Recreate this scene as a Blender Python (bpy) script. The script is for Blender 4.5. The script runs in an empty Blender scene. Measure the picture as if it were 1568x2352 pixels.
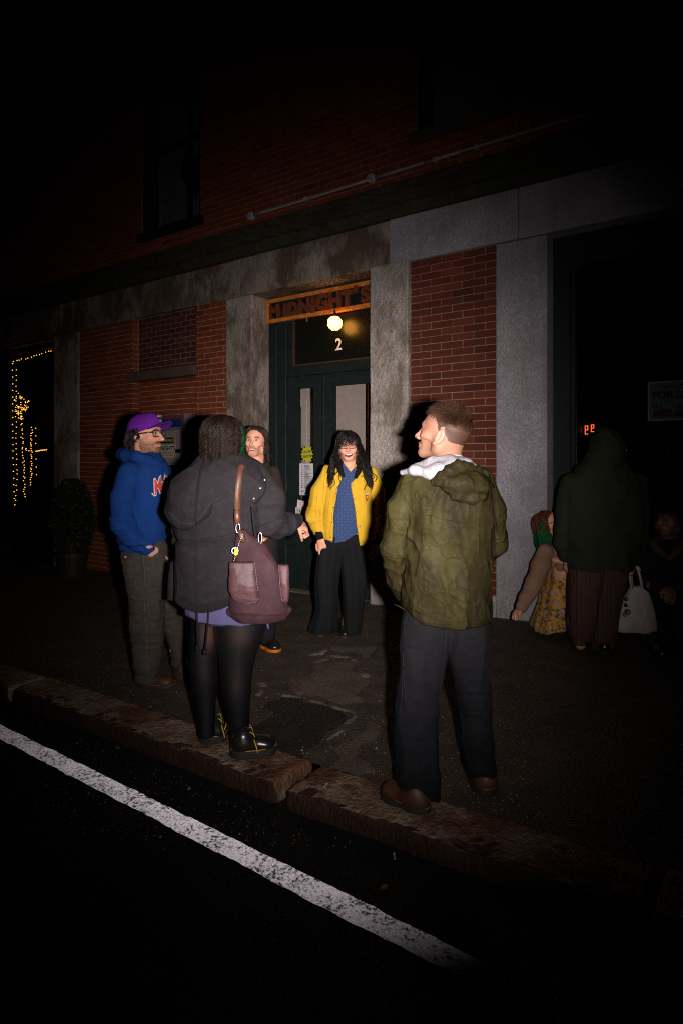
import bpy, bmesh, math, random
import numpy as np
from mathutils import Matrix, Vector
from mathutils.bvhtree import BVHTree

random.seed(7)
RNG = np.random.default_rng(7)
scene = bpy.context.scene
COL = scene.collection

# ------------------------------------------------------------------ camera, sky, flash, exposure
YAW = math.atan2(0.5884, 0.8086)          # the camera looks along the street, turned left of the facade's normal
CC, SS = math.cos(YAW), math.sin(YAW)
FPX, PCX, PHY = 1480.0, 784.0, 1050.0     # measured focal length, centre column and horizon row (photo scaled to 1568 x 2352)
EYE = 1.5
cam_d = bpy.data.cameras.new('camera')
cam = bpy.data.objects.new('camera', cam_d); COL.objects.link(cam)
cam.location = (0, 0, EYE)
cam.rotation_euler = (math.pi / 2, 0, YAW)
cam_d.sensor_fit = 'VERTICAL'; cam_d.sensor_height = 36.0; cam_d.sensor_width = 24.0
cam_d.lens = 36.0 * FPX / 2352.0
cam_d.shift_y = -(1176.0 - PHY) / 2352.0
cam_d.clip_start = 0.05; cam_d.clip_end = 500
scene.camera = cam

world = bpy.data.worlds.new('World'); scene.world = world; world.use_nodes = True
wn = world.node_tree; wn.nodes.clear()
wo = wn.nodes.new('ShaderNodeOutputWorld'); wb = wn.nodes.new('ShaderNodeBackground'); ws = wn.nodes.new('ShaderNodeTexSky')
ws.sky_type = 'NISHITA'; ws.sun_disc = False; ws.sun_elevation = math.radians(-4); ws.sun_rotation = math.radians(200)
wb.inputs['Strength'].default_value = 0.002          # night: the sky gives next to nothing
wn.links.new(ws.outputs[0], wb.inputs[0]); wn.links.new(wb.outputs[0], wo.inputs[0])

# the photographer's flash: just right of the lens at the same height, its zoomed reflector throws a beam with a hot centre
fl_d = bpy.data.lights.new('camera_flash', 'SPOT')
flash = bpy.data.objects.new('camera_flash', fl_d); COL.objects.link(flash)
flash.location = (0.15 * CC, 0.15 * SS, EYE - 0.01)
FLASH_AIM = (698.0, 1080.0)
ax, az = (FLASH_AIM[0] - PCX) / FPX, (PHY - FLASH_AIM[1]) / FPX
aim = Vector((ax * CC - SS, ax * SS + CC, az))
flash.rotation_euler = aim.to_track_quat('-Z', 'Y').to_euler()
fl_d.energy = 2450.0; fl_d.color = (1.0, 0.93, 0.9)
fl_d.spot_size = math.radians(76.5); fl_d.spot_blend = 0.30; fl_d.shadow_soft_size = 0.028
fl_d.use_nodes = True
ln = fl_d.node_tree; le = next(n for n in ln.nodes if n.type == 'EMISSION')
tc = ln.nodes.new('ShaderNodeTexCoord'); sx = ln.nodes.new('ShaderNodeSeparateXYZ')
ab = ln.nodes.new('ShaderNodeMath'); ab.operation = 'ABSOLUTE'
pw = ln.nodes.new('ShaderNodeMath'); pw.operation = 'POWER'; pw.inputs[1].default_value = 27.0
ln.links.new(tc.outputs['Normal'], sx.inputs[0]); ln.links.new(sx.outputs['Z'], ab.inputs[0])
ln.links.new(ab.outputs[0], pw.inputs[0]); ln.links.new(pw.outputs[0], le.inputs['Strength'])

vs = scene.view_settings
vs.view_transform = 'Standard'; vs.look = 'None'; vs.exposure = 0.0; vs.gamma = 1.0
vs.use_curve_mapping = False
scene.render.engine = 'CYCLES'
scene.cycles.use_denoising = False; scene.cycles.filter_width = 1.1
scene.cycles.max_bounces = 6; scene.cycles.transparent_max_bounces = 12
scene.cycles.sample_clamp_indirect = 0.6
scene.cycles.caustics_reflective = False; scene.cycles.caustics_refractive = False

# ------------------------------------------------------------------ objects and meshes
SLOPE, SX0 = 0.035, -2.9
def ground_z(X): return SLOPE * (X - SX0)
ROAD_DZ = -0.085

def empty(name, loc, label=None, cat=None, group=None, rz=0.0):
    o = bpy.data.objects.new(name, None); COL.objects.link(o)
    o.location = loc; o.rotation_euler = (0, 0, rz); o.empty_display_size = 0.1
    tag(o, label, cat, group)
    return o
def tag(o, label=None, cat=None, group=None, kind=None):
    if label: o['label'] = label
    if cat: o['category'] = cat
    if group: o['group'] = group
    if kind: o['kind'] = kind
    return o
def wloc(o):
    v = Vector(o.location)
    return v
def link(name, me, parent=None, mat=None, loc=None, world=True):
    """link a mesh; with world=True its vertices are in world space (the parents of such things are not rotated)"""
    o = bpy.data.objects.new(name, me); COL.objects.link(o)
    if mat is not None:
        if len(me.materials) == 0: me.materials.append(mat)
    if parent is not None:
        o.parent = parent
        if world:
            off = Vector((0, 0, 0)); p = parent
            while p is not None: off -= Vector(p.location); p = p.parent
            o.location = off
    if loc is not None: o.location = Vector(o.location) + Vector(loc)
    return o
def mesh(name, v, f, smooth=False):
    me = bpy.data.meshes.new(name)
    v = np.asarray(v, dtype=np.float32)
    if isinstance(f, np.ndarray):
        n, k = f.shape
        me.vertices.add(len(v)); me.vertices.foreach_set('co', v.ravel())
        me.loops.add(n * k); me.loops.foreach_set('vertex_index', f.astype(np.int32).ravel())
        me.polygons.add(n); me.polygons.foreach_set('loop_start', np.arange(0, n * k, k, dtype=np.int32))
        me.update(calc_edges=True)
    else:
        me.from_pydata([tuple(map(float, p)) for p in v], [], f); me.update()
    me.polygons.foreach_set('use_smooth', np.full(len(me.polygons), bool(smooth))); me.update()
    return me
class Geo:
    """collects shapes of ONE part"""
    def __init__(self): self.v = []; self.f = []
    def box(self, x0, x1, y0, y1, z0, z1):
        n = len(self.v)
        self.v += [(x0,y0,z0),(x1,y0,z0),(x1,y1,z0),(x0,y1,z0),(x0,y0,z1),(x1,y0,z1),(x1,y1,z1),(x0,y1,z1)]
        self.f += [tuple(n + i for i in q) for q in ((0,3,2,1),(4,5,6,7),(0,1,5,4),(1,2,6,5),(2,3,7,6),(3,0,4,7))]
        return self
    def prism(self, pts, y0, y1):
        """polygon in XZ (counter-clockwise seen from -Y) extruded along Y"""
        n = len(self.v); k = len(pts)
        self.v += [(x, y0, z) for x, z in pts] + [(x, y1, z) for x, z in pts]
        self.f.append(tuple(range(n, n + k))); self.f.append(tuple(range(n + 2*k - 1, n + k - 1, -1)))
        for i in range(k):
            j = (i + 1) % k; self.f.append((n + j, n + i, n + k + i, n + k + j))
        return self
    def sweep(self, prof, x0, x1):
        """profile in YZ extruded along X"""
        n = len(self.v); k = len(prof)
        self.v += [(x0, y, z) for y, z in prof] + [(x1, y, z) for y, z in prof]
        for i in range(k):
            j = (i + 1) % k; self.f.append((n + i, n + j, n + k + j, n + k + i))
        self.f.append(tuple(range(n + k - 1, n - 1, -1))); self.f.append(tuple(range(n + k, n + 2*k)))
        return self
    def tube(self, pts, r, seg=8, cap=True):
        pts = [Vector(p) for p in pts]; n0 = len(self.v); K = len(pts)
        rr = r if hasattr(r, '__len__') else [r] * K
        up = Vector((0.13, 0.21, 0.97))
        for i, p in enumerate(pts):
            t = (pts[min(i+1, K-1)] - pts[max(i-1, 0)]).normalized()
            a = t.cross(up)
            if a.length < 1e-3: a = t.cross(Vector((1, 0, 0)))
            a.normalize(); b = t.cross(a)
            for s in range(seg):
                th = 2*math.pi*s/seg
                self.v.append(tuple(p + (a*math.cos(th) + b*math.sin(th)) * rr[i]))
        for i in range(K-1):
            for s in range(seg):
                s2 = (s+1) % seg
                self.f.append((n0+i*seg+s, n0+i*seg+s2, n0+(i+1)*seg+s2, n0+(i+1)*seg+s))
        if cap:
            self.f.append(tuple(range(n0+seg-1, n0-1, -1))); self.f.append(tuple(n0+(K-1)*seg+s for s in range(seg)))
        return self
    def lathe(self, c, prof, seg=24, axis='Z'):
        n0 = len(self.v)
        for (r, h) in prof:
            for s in range(seg):
                th = 2*math.pi*s/seg
                x, y = r*math.cos(th), r*math.sin(th)
                self.v.append((c[0]+x, c[1]+y, c[2]+h) if axis == 'Z' else (c[0]+x, c[1]+h, c[2]+y))
        for i in range(len(prof)-1):
            for s in range(seg):
                s2 = (s+1) % seg
                q = (n0+i*seg+s, n0+i*seg+s2, n0+(i+1)*seg+s2, n0+(i+1)*seg+s)
                self.f.append(q if axis == 'Z' else q[::-1])
        return self
    def build(self, name, mat, parent=None, bevel=0.0, smooth=False, world=True, seg=1):
        me = mesh(name, self.v, self.f)
        if bevel > 0:
            bm = bmesh.new(); bm.from_mesh(me)
            bmesh.ops.recalc_face_normals(bm, faces=bm.faces)
            bmesh.ops.bevel(bm, geom=[e for e in bm.edges if e.calc_face_angle(0) > 0.5], offset=bevel, segments=seg, affect='EDGES', profile=0.5)
            bm.to_mesh(me); bm.free()
        else:
            bm = bmesh.new(); bm.from_mesh(me); bmesh.ops.recalc_face_normals(bm, faces=bm.faces); bm.to_mesh(me); bm.free()
        if smooth: me.polygons.foreach_set('use_smooth', np.ones(len(me.polygons), dtype=bool))
        return link(name, me, parent, mat, world=world)

_FONT = {}
def text_mesh(s, size=1.0, ext=0.0, bold=0.0, shear=0.0, align='LEFT', spacing=1.0, res=4):
    cu = bpy.data.curves.new('txt', 'FONT'); cu.body = s; cu.size = size; cu.extrude = ext; cu.offset = bold
    cu.shear = shear; cu.align_x = align; cu.space_character = spacing; cu.resolution_u = res
    ob = bpy.data.objects.new('txt', cu); COL.objects.link(ob)
    dg = bpy.context.evaluated_depsgraph_get(); dg.update()
    me = bpy.data.meshes.new_from_object(ob.evaluated_get(dg), depsgraph=dg)
    bpy.data.objects.remove(ob); bpy.data.curves.remove(cu)
    me.materials.clear()
    return me
def wall_text(name, s, X, Y, Z, size, mat, parent, ext=0.0005, bold=0.0, tilt=0.0, shear=0.0, align='LEFT', spacing=1.0):
    """lettering standing on a plane that faces the street (-Y)"""
    me = text_mesh(s, size, ext, bold, shear, align, spacing)
    me.transform(Matrix.Translation((X, Y, Z)) @ Matrix.Rotation(-tilt, 4, 'Y') @ Matrix.Rotation(math.pi/2, 4, 'X'))
    return link(name, me, parent, mat)

# ------------------------------------------------------------------ materials
class NT:
    def __init__(self, name):
        self.m = bpy.data.materials.new(name); self.m.use_nodes = True
        self.t = self.m.node_tree; self.t.nodes.clear()
        self.out = self.n('ShaderNodeOutputMaterial')
        self.b = self.n('ShaderNodeBsdfPrincipled'); self.l(self.b.outputs[0], self.out.inputs[0])
    def n(self, t, **kw):
        x = self.t.nodes.new(t)
        for k, v in kw.items(): setattr(x, k, v)
        return x
    def l(self, a, b): self.t.links.new(a, b)
    def coord(self, scale=(1,1,1), kind='Object'):
        if not hasattr(self, '_tc'): self._tc = self.n('ShaderNodeTexCoord'); self._ge = self.n('ShaderNodeNewGeometry')
        mp = self.n('ShaderNodeMapping'); mp.inputs['Scale'].default_value = scale
        self.l(self._ge.outputs['Position'] if kind == 'Position' else self._tc.outputs[kind], mp.inputs[0]); return mp.outputs[0]
    def noise(self, scale, detail=4, rough=0.55, vec=None, dist=0.0):
        x = self.n('ShaderNodeTexNoise'); x.inputs['Scale'].default_value = scale; x.inputs['Detail'].default_value = detail
        x.inputs['Roughness'].default_value = rough; x.inputs['Distortion'].default_value = dist
        self.l(vec if vec is not None else self.coord(), x.inputs['Vector']); return x.outputs['Fac']
    def voro(self, scale, feature='F1', vec=None, rnd=1.0):
        x = self.n('ShaderNodeTexVoronoi', feature=feature); x.inputs['Scale'].default_value = scale
        x.inputs['Randomness'].default_value = rnd
        self.l(vec if vec is not None else self.coord(), x.inputs['Vector']); return x
    def ramp(self, fac, stops, interp='LINEAR'):
        r = self.n('ShaderNodeValToRGB'); r.color_ramp.interpolation = interp
        e = r.color_ramp.elements
        while len(e) < len(stops): e.new(0.5)
        for i, (p, c) in enumerate(stops):
            e[i].position = p; e[i].color = (c[0], c[1], c[2], 1) if hasattr(c, '__len__') else (c, c, c, 1)
        self.l(fac, r.inputs[0]); return r.outputs[0]
    def mix(self, fac, a, b, mode='MIX'):
        x = self.n('ShaderNodeMix', data_type='RGBA', blend_type=mode)
        for s, v in ((0, fac), (6, a), (7, b)):
            if hasattr(v, 'is_output'): self.l(v, x.inputs[s])
            else: x.inputs[s].default_value = v if s == 0 else (v[0], v[1], v[2], 1)
        return x.outputs[2]
    def math(self, op, a, b=0.5):
        x = self.n('ShaderNodeMath', operation=op)
        for i, v in enumerate((a, b)):
            if hasattr(v, 'is_output'): self.l(v, x.inputs[i])
            else: x.inputs[i].default_value = v
        return x.outputs[0]
    def bump(self, h, strength, dist, prev=None):
        x = self.n('ShaderNodeBump'); x.inputs['Strength'].default_value = strength; x.inputs['Distance'].default_value = dist
        self.l(h, x.inputs['Height'])
        if prev is not None: self.l(prev, x.inputs['Normal'])
        return x.outputs[0]
    def set(self, color=None, rough=None, normal=None, spec=None, metal=None, sheen=None, coat=None):
        def put(k, v):
            if v is None: return
            i = self.b.inputs[k]
            if hasattr(v, 'is_output'): self.l(v, i)
            elif k == 'Base Color': i.default_value = (v[0], v[1], v[2], 1)
            else: i.default_value = v
        put('Base Color', color); put('Roughness', rough); put('Specular IOR Level', spec); put('Metallic', metal)
        put('Sheen Weight', sheen); put('Coat Weight', coat)
        if normal is not None: self.l(normal, self.b.inputs['Normal'])
        return self.m
def sc(c, k): return tuple(min(1.0, x * k) for x in c)

def m_plain(name, c, rough=0.6, spec=0.4, metal=0.0, var=0.12, scale=30, bump=0.0):
    t = NT(name); nz = t.noise(scale, 3)
    col = t.ramp(nz, [(0.3, sc(c, 1 - var)), (0.7, sc(c, 1 + var))])
    nm = t.bump(nz, bump, 0.002) if bump else None
    return t.set(col, rough, nm, spec, metal)
def m_emit(name, c, s):
    t = NT(name); t.set((0.02, 0.02, 0.02)); t.b.inputs['Emission Color'].default_value = (*c, 1); t.b.inputs['Emission Strength'].default_value = s
    return t.m
def m_glass(name, tint=(0.95, 0.95, 0.945), rough=0.0, refl=1.0):
    """thin window glass: mirror reflection by Fresnel, otherwise seen straight through"""
    t = NT(name); t.t.nodes.remove(t.b)
    tr = t.n('ShaderNodeBsdfTransparent'); tr.inputs[0].default_value = (*tint, 1)
    gl = t.n('ShaderNodeBsdfGlossy'); gl.inputs['Roughness'].default_value = rough
    ge = t.n('ShaderNodeNewGeometry'); dt = t.n('ShaderNodeVectorMath', operation='DOT_PRODUCT'); t.l(ge.outputs['Normal'], dt.inputs[0]); t.l(ge.outputs['Incoming'], dt.inputs[1])
    sch = t.math('POWER', t.math('SUBTRACT', 1.0, t.math('ABSOLUTE', dt.outputs['Value'], 0)), 5.0)     # Schlick, the same from both faces
    mx = t.n('ShaderNodeMixShader'); t.l(t.math('MULTIPLY', t.math('ADD', t.math('MULTIPLY', sch, 0.96), 0.04), refl), mx.inputs[0]); t.l(tr.outputs[0], mx.inputs[1]); t.l(gl.outputs[0], mx.inputs[2])
    t.l(mx.outputs[0], t.out.inputs[0]); return t.m
def m_brick(name, c1, c2, dark):
    """fired clay: each brick its own tone, fine pits"""
    t = NT(name)
    oi = t.n('ShaderNodeObjectInfo')
    at = t.n('ShaderNodeAttribute'); at.attribute_name = 'tone'
    rnd = t.math('FRACT', t.math('ADD', oi.outputs['Random'], at.outputs['Fac']), 0)
    base = t.ramp(rnd, [(0.0, sc(c1, 1.5)), (0.12, sc(c1, 1.15)), (0.3, c2), (0.5, sc(c1, 0.75)), (0.7, c2), (0.84, c1), (0.92, dark), (1.0, sc(dark, 0.6))])
    wp = t.coord(kind='Position'); nz = t.noise(55, 5, 0.65, wp); big = t.noise(3.5, 3, 0.55, wp)
    col = t.mix(0.42, base, t.ramp(nz, [(0.25, sc(c1, 0.45)), (0.6, sc(c2, 1.1)), (0.8, sc(c2, 1.35))]))
    col = t.mix(t.math('MULTIPLY', big, 0.5), col, sc(dark, 0.8))
    n1 = t.bump(nz, 0.35, 0.003)
    return t.set(col, 0.85, n1, 0.2)
def m_granite(name, base=(0.30, 0.28, 0.28), stain=0.0, scale=1.0, relief=0.5, stain_c=(0.07, 0.045, 0.025)):
    t = NT(name)
    wp = t.coord(kind='Position')
    v = t.noise(75*scale, 3, 0.75, wp); v2 = t.noise(240*scale, 2, 0.7, wp); big = t.noise(1.7, 4, 0.6, wp); vo = t.voro(48*scale, vec=wp)
    col = t.ramp(v, [(0.33, sc(base, 0.28)), (0.46, sc(base, 0.8)), (0.56, base), (0.70, sc(base, 2.0))])
    col = t.mix(0.35, col, t.ramp(v2, [(0.35, sc(base, 0.2)), (0.5, base), (0.66, sc(base, 2.2))]))
    fleck = t.math('MULTIPLY', t.ramp(vo.outputs['Distance'], [(0.10, 1.0), (0.2, 0.0)]), t.ramp(vo.outputs['Color'], [(0.90, 0.0), (0.92, 1.0)], 'CONSTANT'))
    col = t.mix(fleck, col, (0.85, 0.82, 0.82))
    col = t.mix(t.ramp(big, [(0.35, 0.0), (0.72, 0.75)]), col, sc(base, 0.45))
    strk = t.noise(7, 4, 0.6, t.coord((1.0, 1.0, 0.12), 'Position')); col = t.mix(t.ramp(strk, [(0.5, 0.0), (0.75, 0.45)]), col, (base[0]*0.5, base[1]*0.43, base[2]*0.36))
    if stain > 0:
        s1 = t.noise(2.1, 5, 0.62, t.coord((1.3, 1.3, 0.75), 'Position'), 0.3)
        s2 = t.noise(11, 5, 0.7, t.coord((1.2, 1.2, 0.6), 'Position'))
        f = t.ramp(t.math('ADD', t.math('MULTIPLY', s1, 0.7), t.math('MULTIPLY', s2, 0.3)), [(0.5 - 0.12*stain, 0.0), (0.62 - 0.08*stain, 0.92)])
        col = t.mix(f, col, stain_c)
    dir_ = t.noise(42, 3, 0.6, t.coord((1.0, 1.0, 0.55), 'Position'))
    n1 = t.bump(v, relief, 0.004); n1 = t.bump(dir_, relief*1.2, 0.012, n1)
    return t.set(col, 0.75, n1, 0.35)
def m_fabric(name, c, rough=0.9, var=0.2, weave=420, bump=0.25, sheen=0.15, blotch=6.0, wash=0.0, spec=0.2):
    t = NT(name)
    w = t.noise(weave, 2, 0.6); b = t.noise(blotch, 4, 0.6); mid = t.noise(38, 4, 0.65)
    col = t.ramp(b, [(0.3, sc(c, 1 - var)), (0.7, sc(c, 1 + var))])
    col = t.mix(0.35, col, t.ramp(w, [(0.3, sc(c, 0.5)), (0.7, sc(c, 1.5))]))
    if wash > 0:
        col = t.mix(t.ramp(mid, [(0.5, 0.0), (0.75, wash)]), col, sc(c, 2.2))
    n1 = t.bump(w, bump, 0.0015); n1 = t.bump(mid, bump*0.8, 0.006, n1)
    return t.set(col, rough, n1, spec)
def m_skin(name):
    t = NT(name); a = t.n('ShaderNodeAttribute'); a.attribute_name = 'Col'
    nz = t.noise(260, 3, 0.6); b = t.noise(24, 3)
    col = t.mix(1.0, a.outputs['Color'], t.ramp(b, [(0.3, (1.0, 0.84, 0.78)), (0.7, (1.0, 1.0, 1.0))]), 'MULTIPLY')
    t.set(col, 0.58, t.bump(nz, 0.25, 0.0015), 0.25)
    t.b.inputs['Subsurface Weight'].default_value = 0.12; t.b.inputs['Subsurface Radius'].default_value = (0.012, 0.005, 0.003)
    t.b.inputs['Subsurface Scale'].default_value = 0.4
    return t.m
def m_hair(name, c, rough=0.38, spec=0.6):
    spec *= 0.7
    t = NT(name); a = t.n('ShaderNodeAttribute'); a.attribute_name = 'tone'
    col = t.ramp(a.outputs['Fac'], [(0.0, sc(c, 0.5)), (0.6, c), (1.0, sc(c, 2.1))])
    return t.set(col, rough, None, spec)
def m_col(name, rough=0.7, spec=0.3, bump=0.0, scale=60):
    """colour taken from the vertices (print, patches)"""
    t = NT(name); a = t.n('ShaderNodeAttribute'); a.attribute_name = 'Col'
    return t.set(a.outputs['Color'], rough, t.bump(t.noise(scale, 3), bump, 0.002) if bump else None, spec)
def set_col(me, cols, name='Col'):
    a = me.color_attributes.new(name, 'FLOAT_COLOR', 'POINT')
    c = np.ones((len(me.vertices), 4), dtype=np.float32); c[:, :3] = cols
    a.data.foreach_set('color', c.ravel())
def set_attr(me, name, vals):
    a = me.attributes.new(name, 'FLOAT', 'POINT'); a.data.foreach_set('value', np.asarray(vals, dtype=np.float32))
# ------------------------------------------------------------------ materials of the place
M_BRICK_R = m_brick('dark red brick', (0.145, 0.031, 0.015), (0.120, 0.026, 0.013), (0.075, 0.018, 0.012))
M_BRICK_L = m_brick('orange red brick', (0.23, 0.050, 0.016), (0.20, 0.043, 0.015), (0.14, 0.030, 0.012))
M_BRICK_I = m_brick('brown infill brick', (0.10, 0.025, 0.015), (0.085, 0.022, 0.016), (0.05, 0.016, 0.014))
M_MORTAR = m_plain('pale mortar', (0.27, 0.19, 0.15), 0.95, 0.1, var=0.25, scale=60, bump=0.3)
M_MORTAR_U = m_plain('thin old mortar', (0.40, 0.26, 0.19), 0.95, 0.1, var=0.4, scale=20, bump=0.3)
M_GRAN = m_granite('grey granite', (0.34, 0.31, 0.335))
M_GRAN_D = m_granite('weathered tooled granite', (0.43, 0.37, 0.33), 0.10, 0.75, 1.2, (0.16, 0.115, 0.085))
M_GRAN_S = m_granite('sooty granite pillar', (0.37, 0.31, 0.265), 0.45, 0.8, 1.0, (0.10, 0.075, 0.055))
M_GRAN_L = m_granite('stained granite lintel', (0.31, 0.25, 0.21), 0.95, 0.9, 0.8, (0.075, 0.045, 0.028))
M_CORN = m_granite('mossy brown cornice', (0.050, 0.034, 0.026), 0.9, 0.7, 0.9, (0.030, 0.030, 0.014))
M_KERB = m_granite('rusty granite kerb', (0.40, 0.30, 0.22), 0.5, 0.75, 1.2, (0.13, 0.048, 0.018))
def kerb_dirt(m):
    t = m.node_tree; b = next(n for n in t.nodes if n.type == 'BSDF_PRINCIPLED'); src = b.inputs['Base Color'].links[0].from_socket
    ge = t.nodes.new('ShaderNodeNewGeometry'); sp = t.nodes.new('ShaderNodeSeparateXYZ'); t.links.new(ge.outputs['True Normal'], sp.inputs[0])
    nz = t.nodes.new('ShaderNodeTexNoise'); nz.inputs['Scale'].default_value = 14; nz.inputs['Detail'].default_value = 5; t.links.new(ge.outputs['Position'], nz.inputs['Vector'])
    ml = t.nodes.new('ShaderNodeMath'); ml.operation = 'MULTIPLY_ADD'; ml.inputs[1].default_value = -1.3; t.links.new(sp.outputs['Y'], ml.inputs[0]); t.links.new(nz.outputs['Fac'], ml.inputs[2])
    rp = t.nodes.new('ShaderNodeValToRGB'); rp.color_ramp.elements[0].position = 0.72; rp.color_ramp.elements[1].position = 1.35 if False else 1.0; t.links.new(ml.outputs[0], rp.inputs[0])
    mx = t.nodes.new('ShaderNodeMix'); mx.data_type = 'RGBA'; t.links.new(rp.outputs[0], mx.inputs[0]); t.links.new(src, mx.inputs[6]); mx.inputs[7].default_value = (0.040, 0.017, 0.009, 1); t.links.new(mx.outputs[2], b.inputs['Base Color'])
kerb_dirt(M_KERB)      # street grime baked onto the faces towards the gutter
M_SILLST = m_granite('brown sandstone sill', (0.10, 0.065, 0.05), 0.3, 1.0, 0.4)
M_GREEN = m_plain('dark green gloss paint', (0.009, 0.0145, 0.0135), 0.6, 0.2, var=0.2, scale=12, bump=0.05)
M_DARKF = m_plain('black green window paint', (0.007, 0.010, 0.010), 0.6, 0.22, var=0.2)
M_WOODO = m_plain('orange stained wood', (0.55, 0.17, 0.024), 0.5, 0.4, var=0.3, scale=14, bump=0.2)
M_WOODL = m_plain('dark brown carved wood', (0.12, 0.030, 0.012), 0.65, 0.3, var=0.3, scale=25, bump=0.2)
M_BLACK = m_plain('black board', (0.006, 0.007, 0.006), 0.6, 0.3)
M_GLASS = m_glass('door glass')
M_WGLASS = m_glass('dark shop window glass', (0.72, 0.78, 0.76))
M_PLASTER = m_plain('pale hall plaster', (0.66, 0.52, 0.46), 0.9, 0.2, var=0.08, scale=9, bump=0.1)
M_WHITEP = m_plain('white gloss paint', (0.62, 0.56, 0.52), 0.5, 0.4, var=0.06)
M_BROWNW = m_plain('brown door wood', (0.13, 0.038, 0.018), 0.5, 0.4, var=0.25, scale=10)
M_METAL = m_plain('galvanised metal', (0.34, 0.32, 0.33), 0.5, 0.4, 0.0, var=0.15, scale=40, bump=0.1)
M_STEEL = m_plain('bright steel', (0.6, 0.58, 0.56), 0.3, 0.5, 0.9)
M_PAPER = m_plain('white paper', (0.52, 0.49, 0.50), 0.85, 0.2, var=0.04)
M_INK = m_plain('black ink', (0.012, 0.012, 0.012), 0.7, 0.2)
M_FLOORI = m_plain('hall floor', (0.10, 0.07, 0.05), 0.6)

YF = 5.66                                      # street face of the shop front
LZ0, LZ1 = 3.47, 3.93                          # granite lintel

# ---- ground
def m_asphalt(name, base, speck, warm):
    t = NT(name); wp = t.coord(kind='Position')
    n1 = t.noise(150, 4, 0.7, wp); n2 = t.noise(4.5, 5, 0.65, wp); v = t.voro(120, vec=wp); v2 = t.voro(38, vec=wp)
    col = t.ramp(n1, [(0.3, sc(base, 0.35)), (0.55, base), (0.75, sc(base, 2.0))])
    col = t.mix(t.ramp(n2, [(0.40, 0.0), (0.72, 0.75)]), col, warm)
    sp = t.ramp(v.outputs['Distance'], [(0.10, 1.0), (0.24, 0.0)])
    pick = t.ramp(v.outputs['Color'], [(0.62, 0.0), (0.68, 1.0)], 'CONSTANT')
    col = t.mix(t.math('MULTIPLY', sp, pick), col, speck)
    sp2 = t.ramp(v2.outputs['Distance'], [(0.05, 1.0), (0.11, 0.0)]); pick2 = t.ramp(v2.outputs['Color'], [(0.84, 0.0), (0.88, 1.0)], 'CONSTANT')
    col = t.mix(t.math('MULTIPLY', sp2, pick2), col, sc(speck, 1.4))
    nb = t.bump(n1, 0.9, 0.006); nb = t.bump(v.outputs['Distance'], 0.6, 0.005, nb)
    return t.set(col, 0.7, nb, 0.35)
M_WALK = m_asphalt('worn brown asphalt', (0.085, 0.062, 0.046), (0.62, 0.50, 0.42), (0.030, 0.021, 0.015))
M_WALKP = m_asphalt('fresh black asphalt patch', (0.030, 0.024, 0.020), (0.35, 0.33, 0.31), (0.009, 0.008, 0.007))
M_WALKE = m_asphalt('gritty worn asphalt edge', (0.24, 0.18, 0.14), (0.6, 0.42, 0.35), (0.08, 0.055, 0.04))
M_ROAD = m_asphalt('black road asphalt', (0.008, 0.008, 0.008), (0.022, 0.021, 0.021), (0.006, 0.006, 0.006))

def grid_mesh(name, xs, ys, zf):
    gx, gy = np.meshgrid(xs, ys); gz = zf(gx, gy)
    v = np.stack([gx, gy, gz], -1).reshape(-1, 3); nx, ny = len(xs), len(ys)
    i = np.arange(nx*ny).reshape(ny, nx)
    f = np.stack([i[:-1, :-1], i[:-1, 1:], i[1:, 1:], i[1:, :-1]], -1).reshape(-1, 4)
    return mesh(name, v, f, True)
def _h(ix, iy, iz, seed):
    n = (ix.astype(np.int64)*374761393 + iy.astype(np.int64)*668265263 + iz.astype(np.int64)*1274126177 + seed*974634777) & 0xffffffff
    n = ((n ^ (n >> 13)) * 1274126177) & 0xffffffff
    return ((n ^ (n >> 16)) & 0xffff) / 65535.0
def vnoise(x, y, z, seed=0):
    """smooth value noise, 0..1"""
    ix, iy, iz = np.floor(x), np.floor(y), np.floor(z)
    fx, fy, fz = x-ix, y-iy, z-iz
    fx, fy, fz = [f*f*f*(f*(f*6-15)+10) for f in (fx, fy, fz)]
    r = 0
    for a in (0, 1):
        for b in (0, 1):
            for c in (0, 1):
                r = r + _h(ix+a, iy+b, iz+c, seed) * (fx if a else 1-fx) * (fy if b else 1-fy) * (fz if c else 1-fz)
    return r
def fbm(x, y, z, seed=0, oct=3):
    r, a, s = 0, 0.5, 0
    for k in range(oct): r = r + a*vnoise(x*2**k, y*2**k, z*2**k, seed+k); s += a; a *= 0.5
    return r/s

def walk_z(x, y): return ground_z(x) + 0.012*(fbm(x*1.3, y*1.3, 0*x, 3)-0.5) + 0.004*(vnoise(x*9, y*9, 0*x, 9)-0.5)
xs = np.concatenate([np.linspace(-40, -9, 20)[:-1], np.arange(-9, 2.5, 0.06), np.linspace(2.5, 30, 16)])
ys = np.arange(2.42, 5.75, 0.055)
o = link('pavement', grid_mesh('pavement', xs, ys, walk_z), None, M_WALK); tag(o, kind='structure', label='worn brown asphalt pavement in front of the shop')
o = link('road', grid_mesh('road', np.linspace(-120, 120, 61), np.linspace(-120, 2.5, 60), lambda x, y: ground_z(x) + ROAD_DZ), None, M_ROAD); tag(o, kind='structure', label='black asphalt street')

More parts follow.
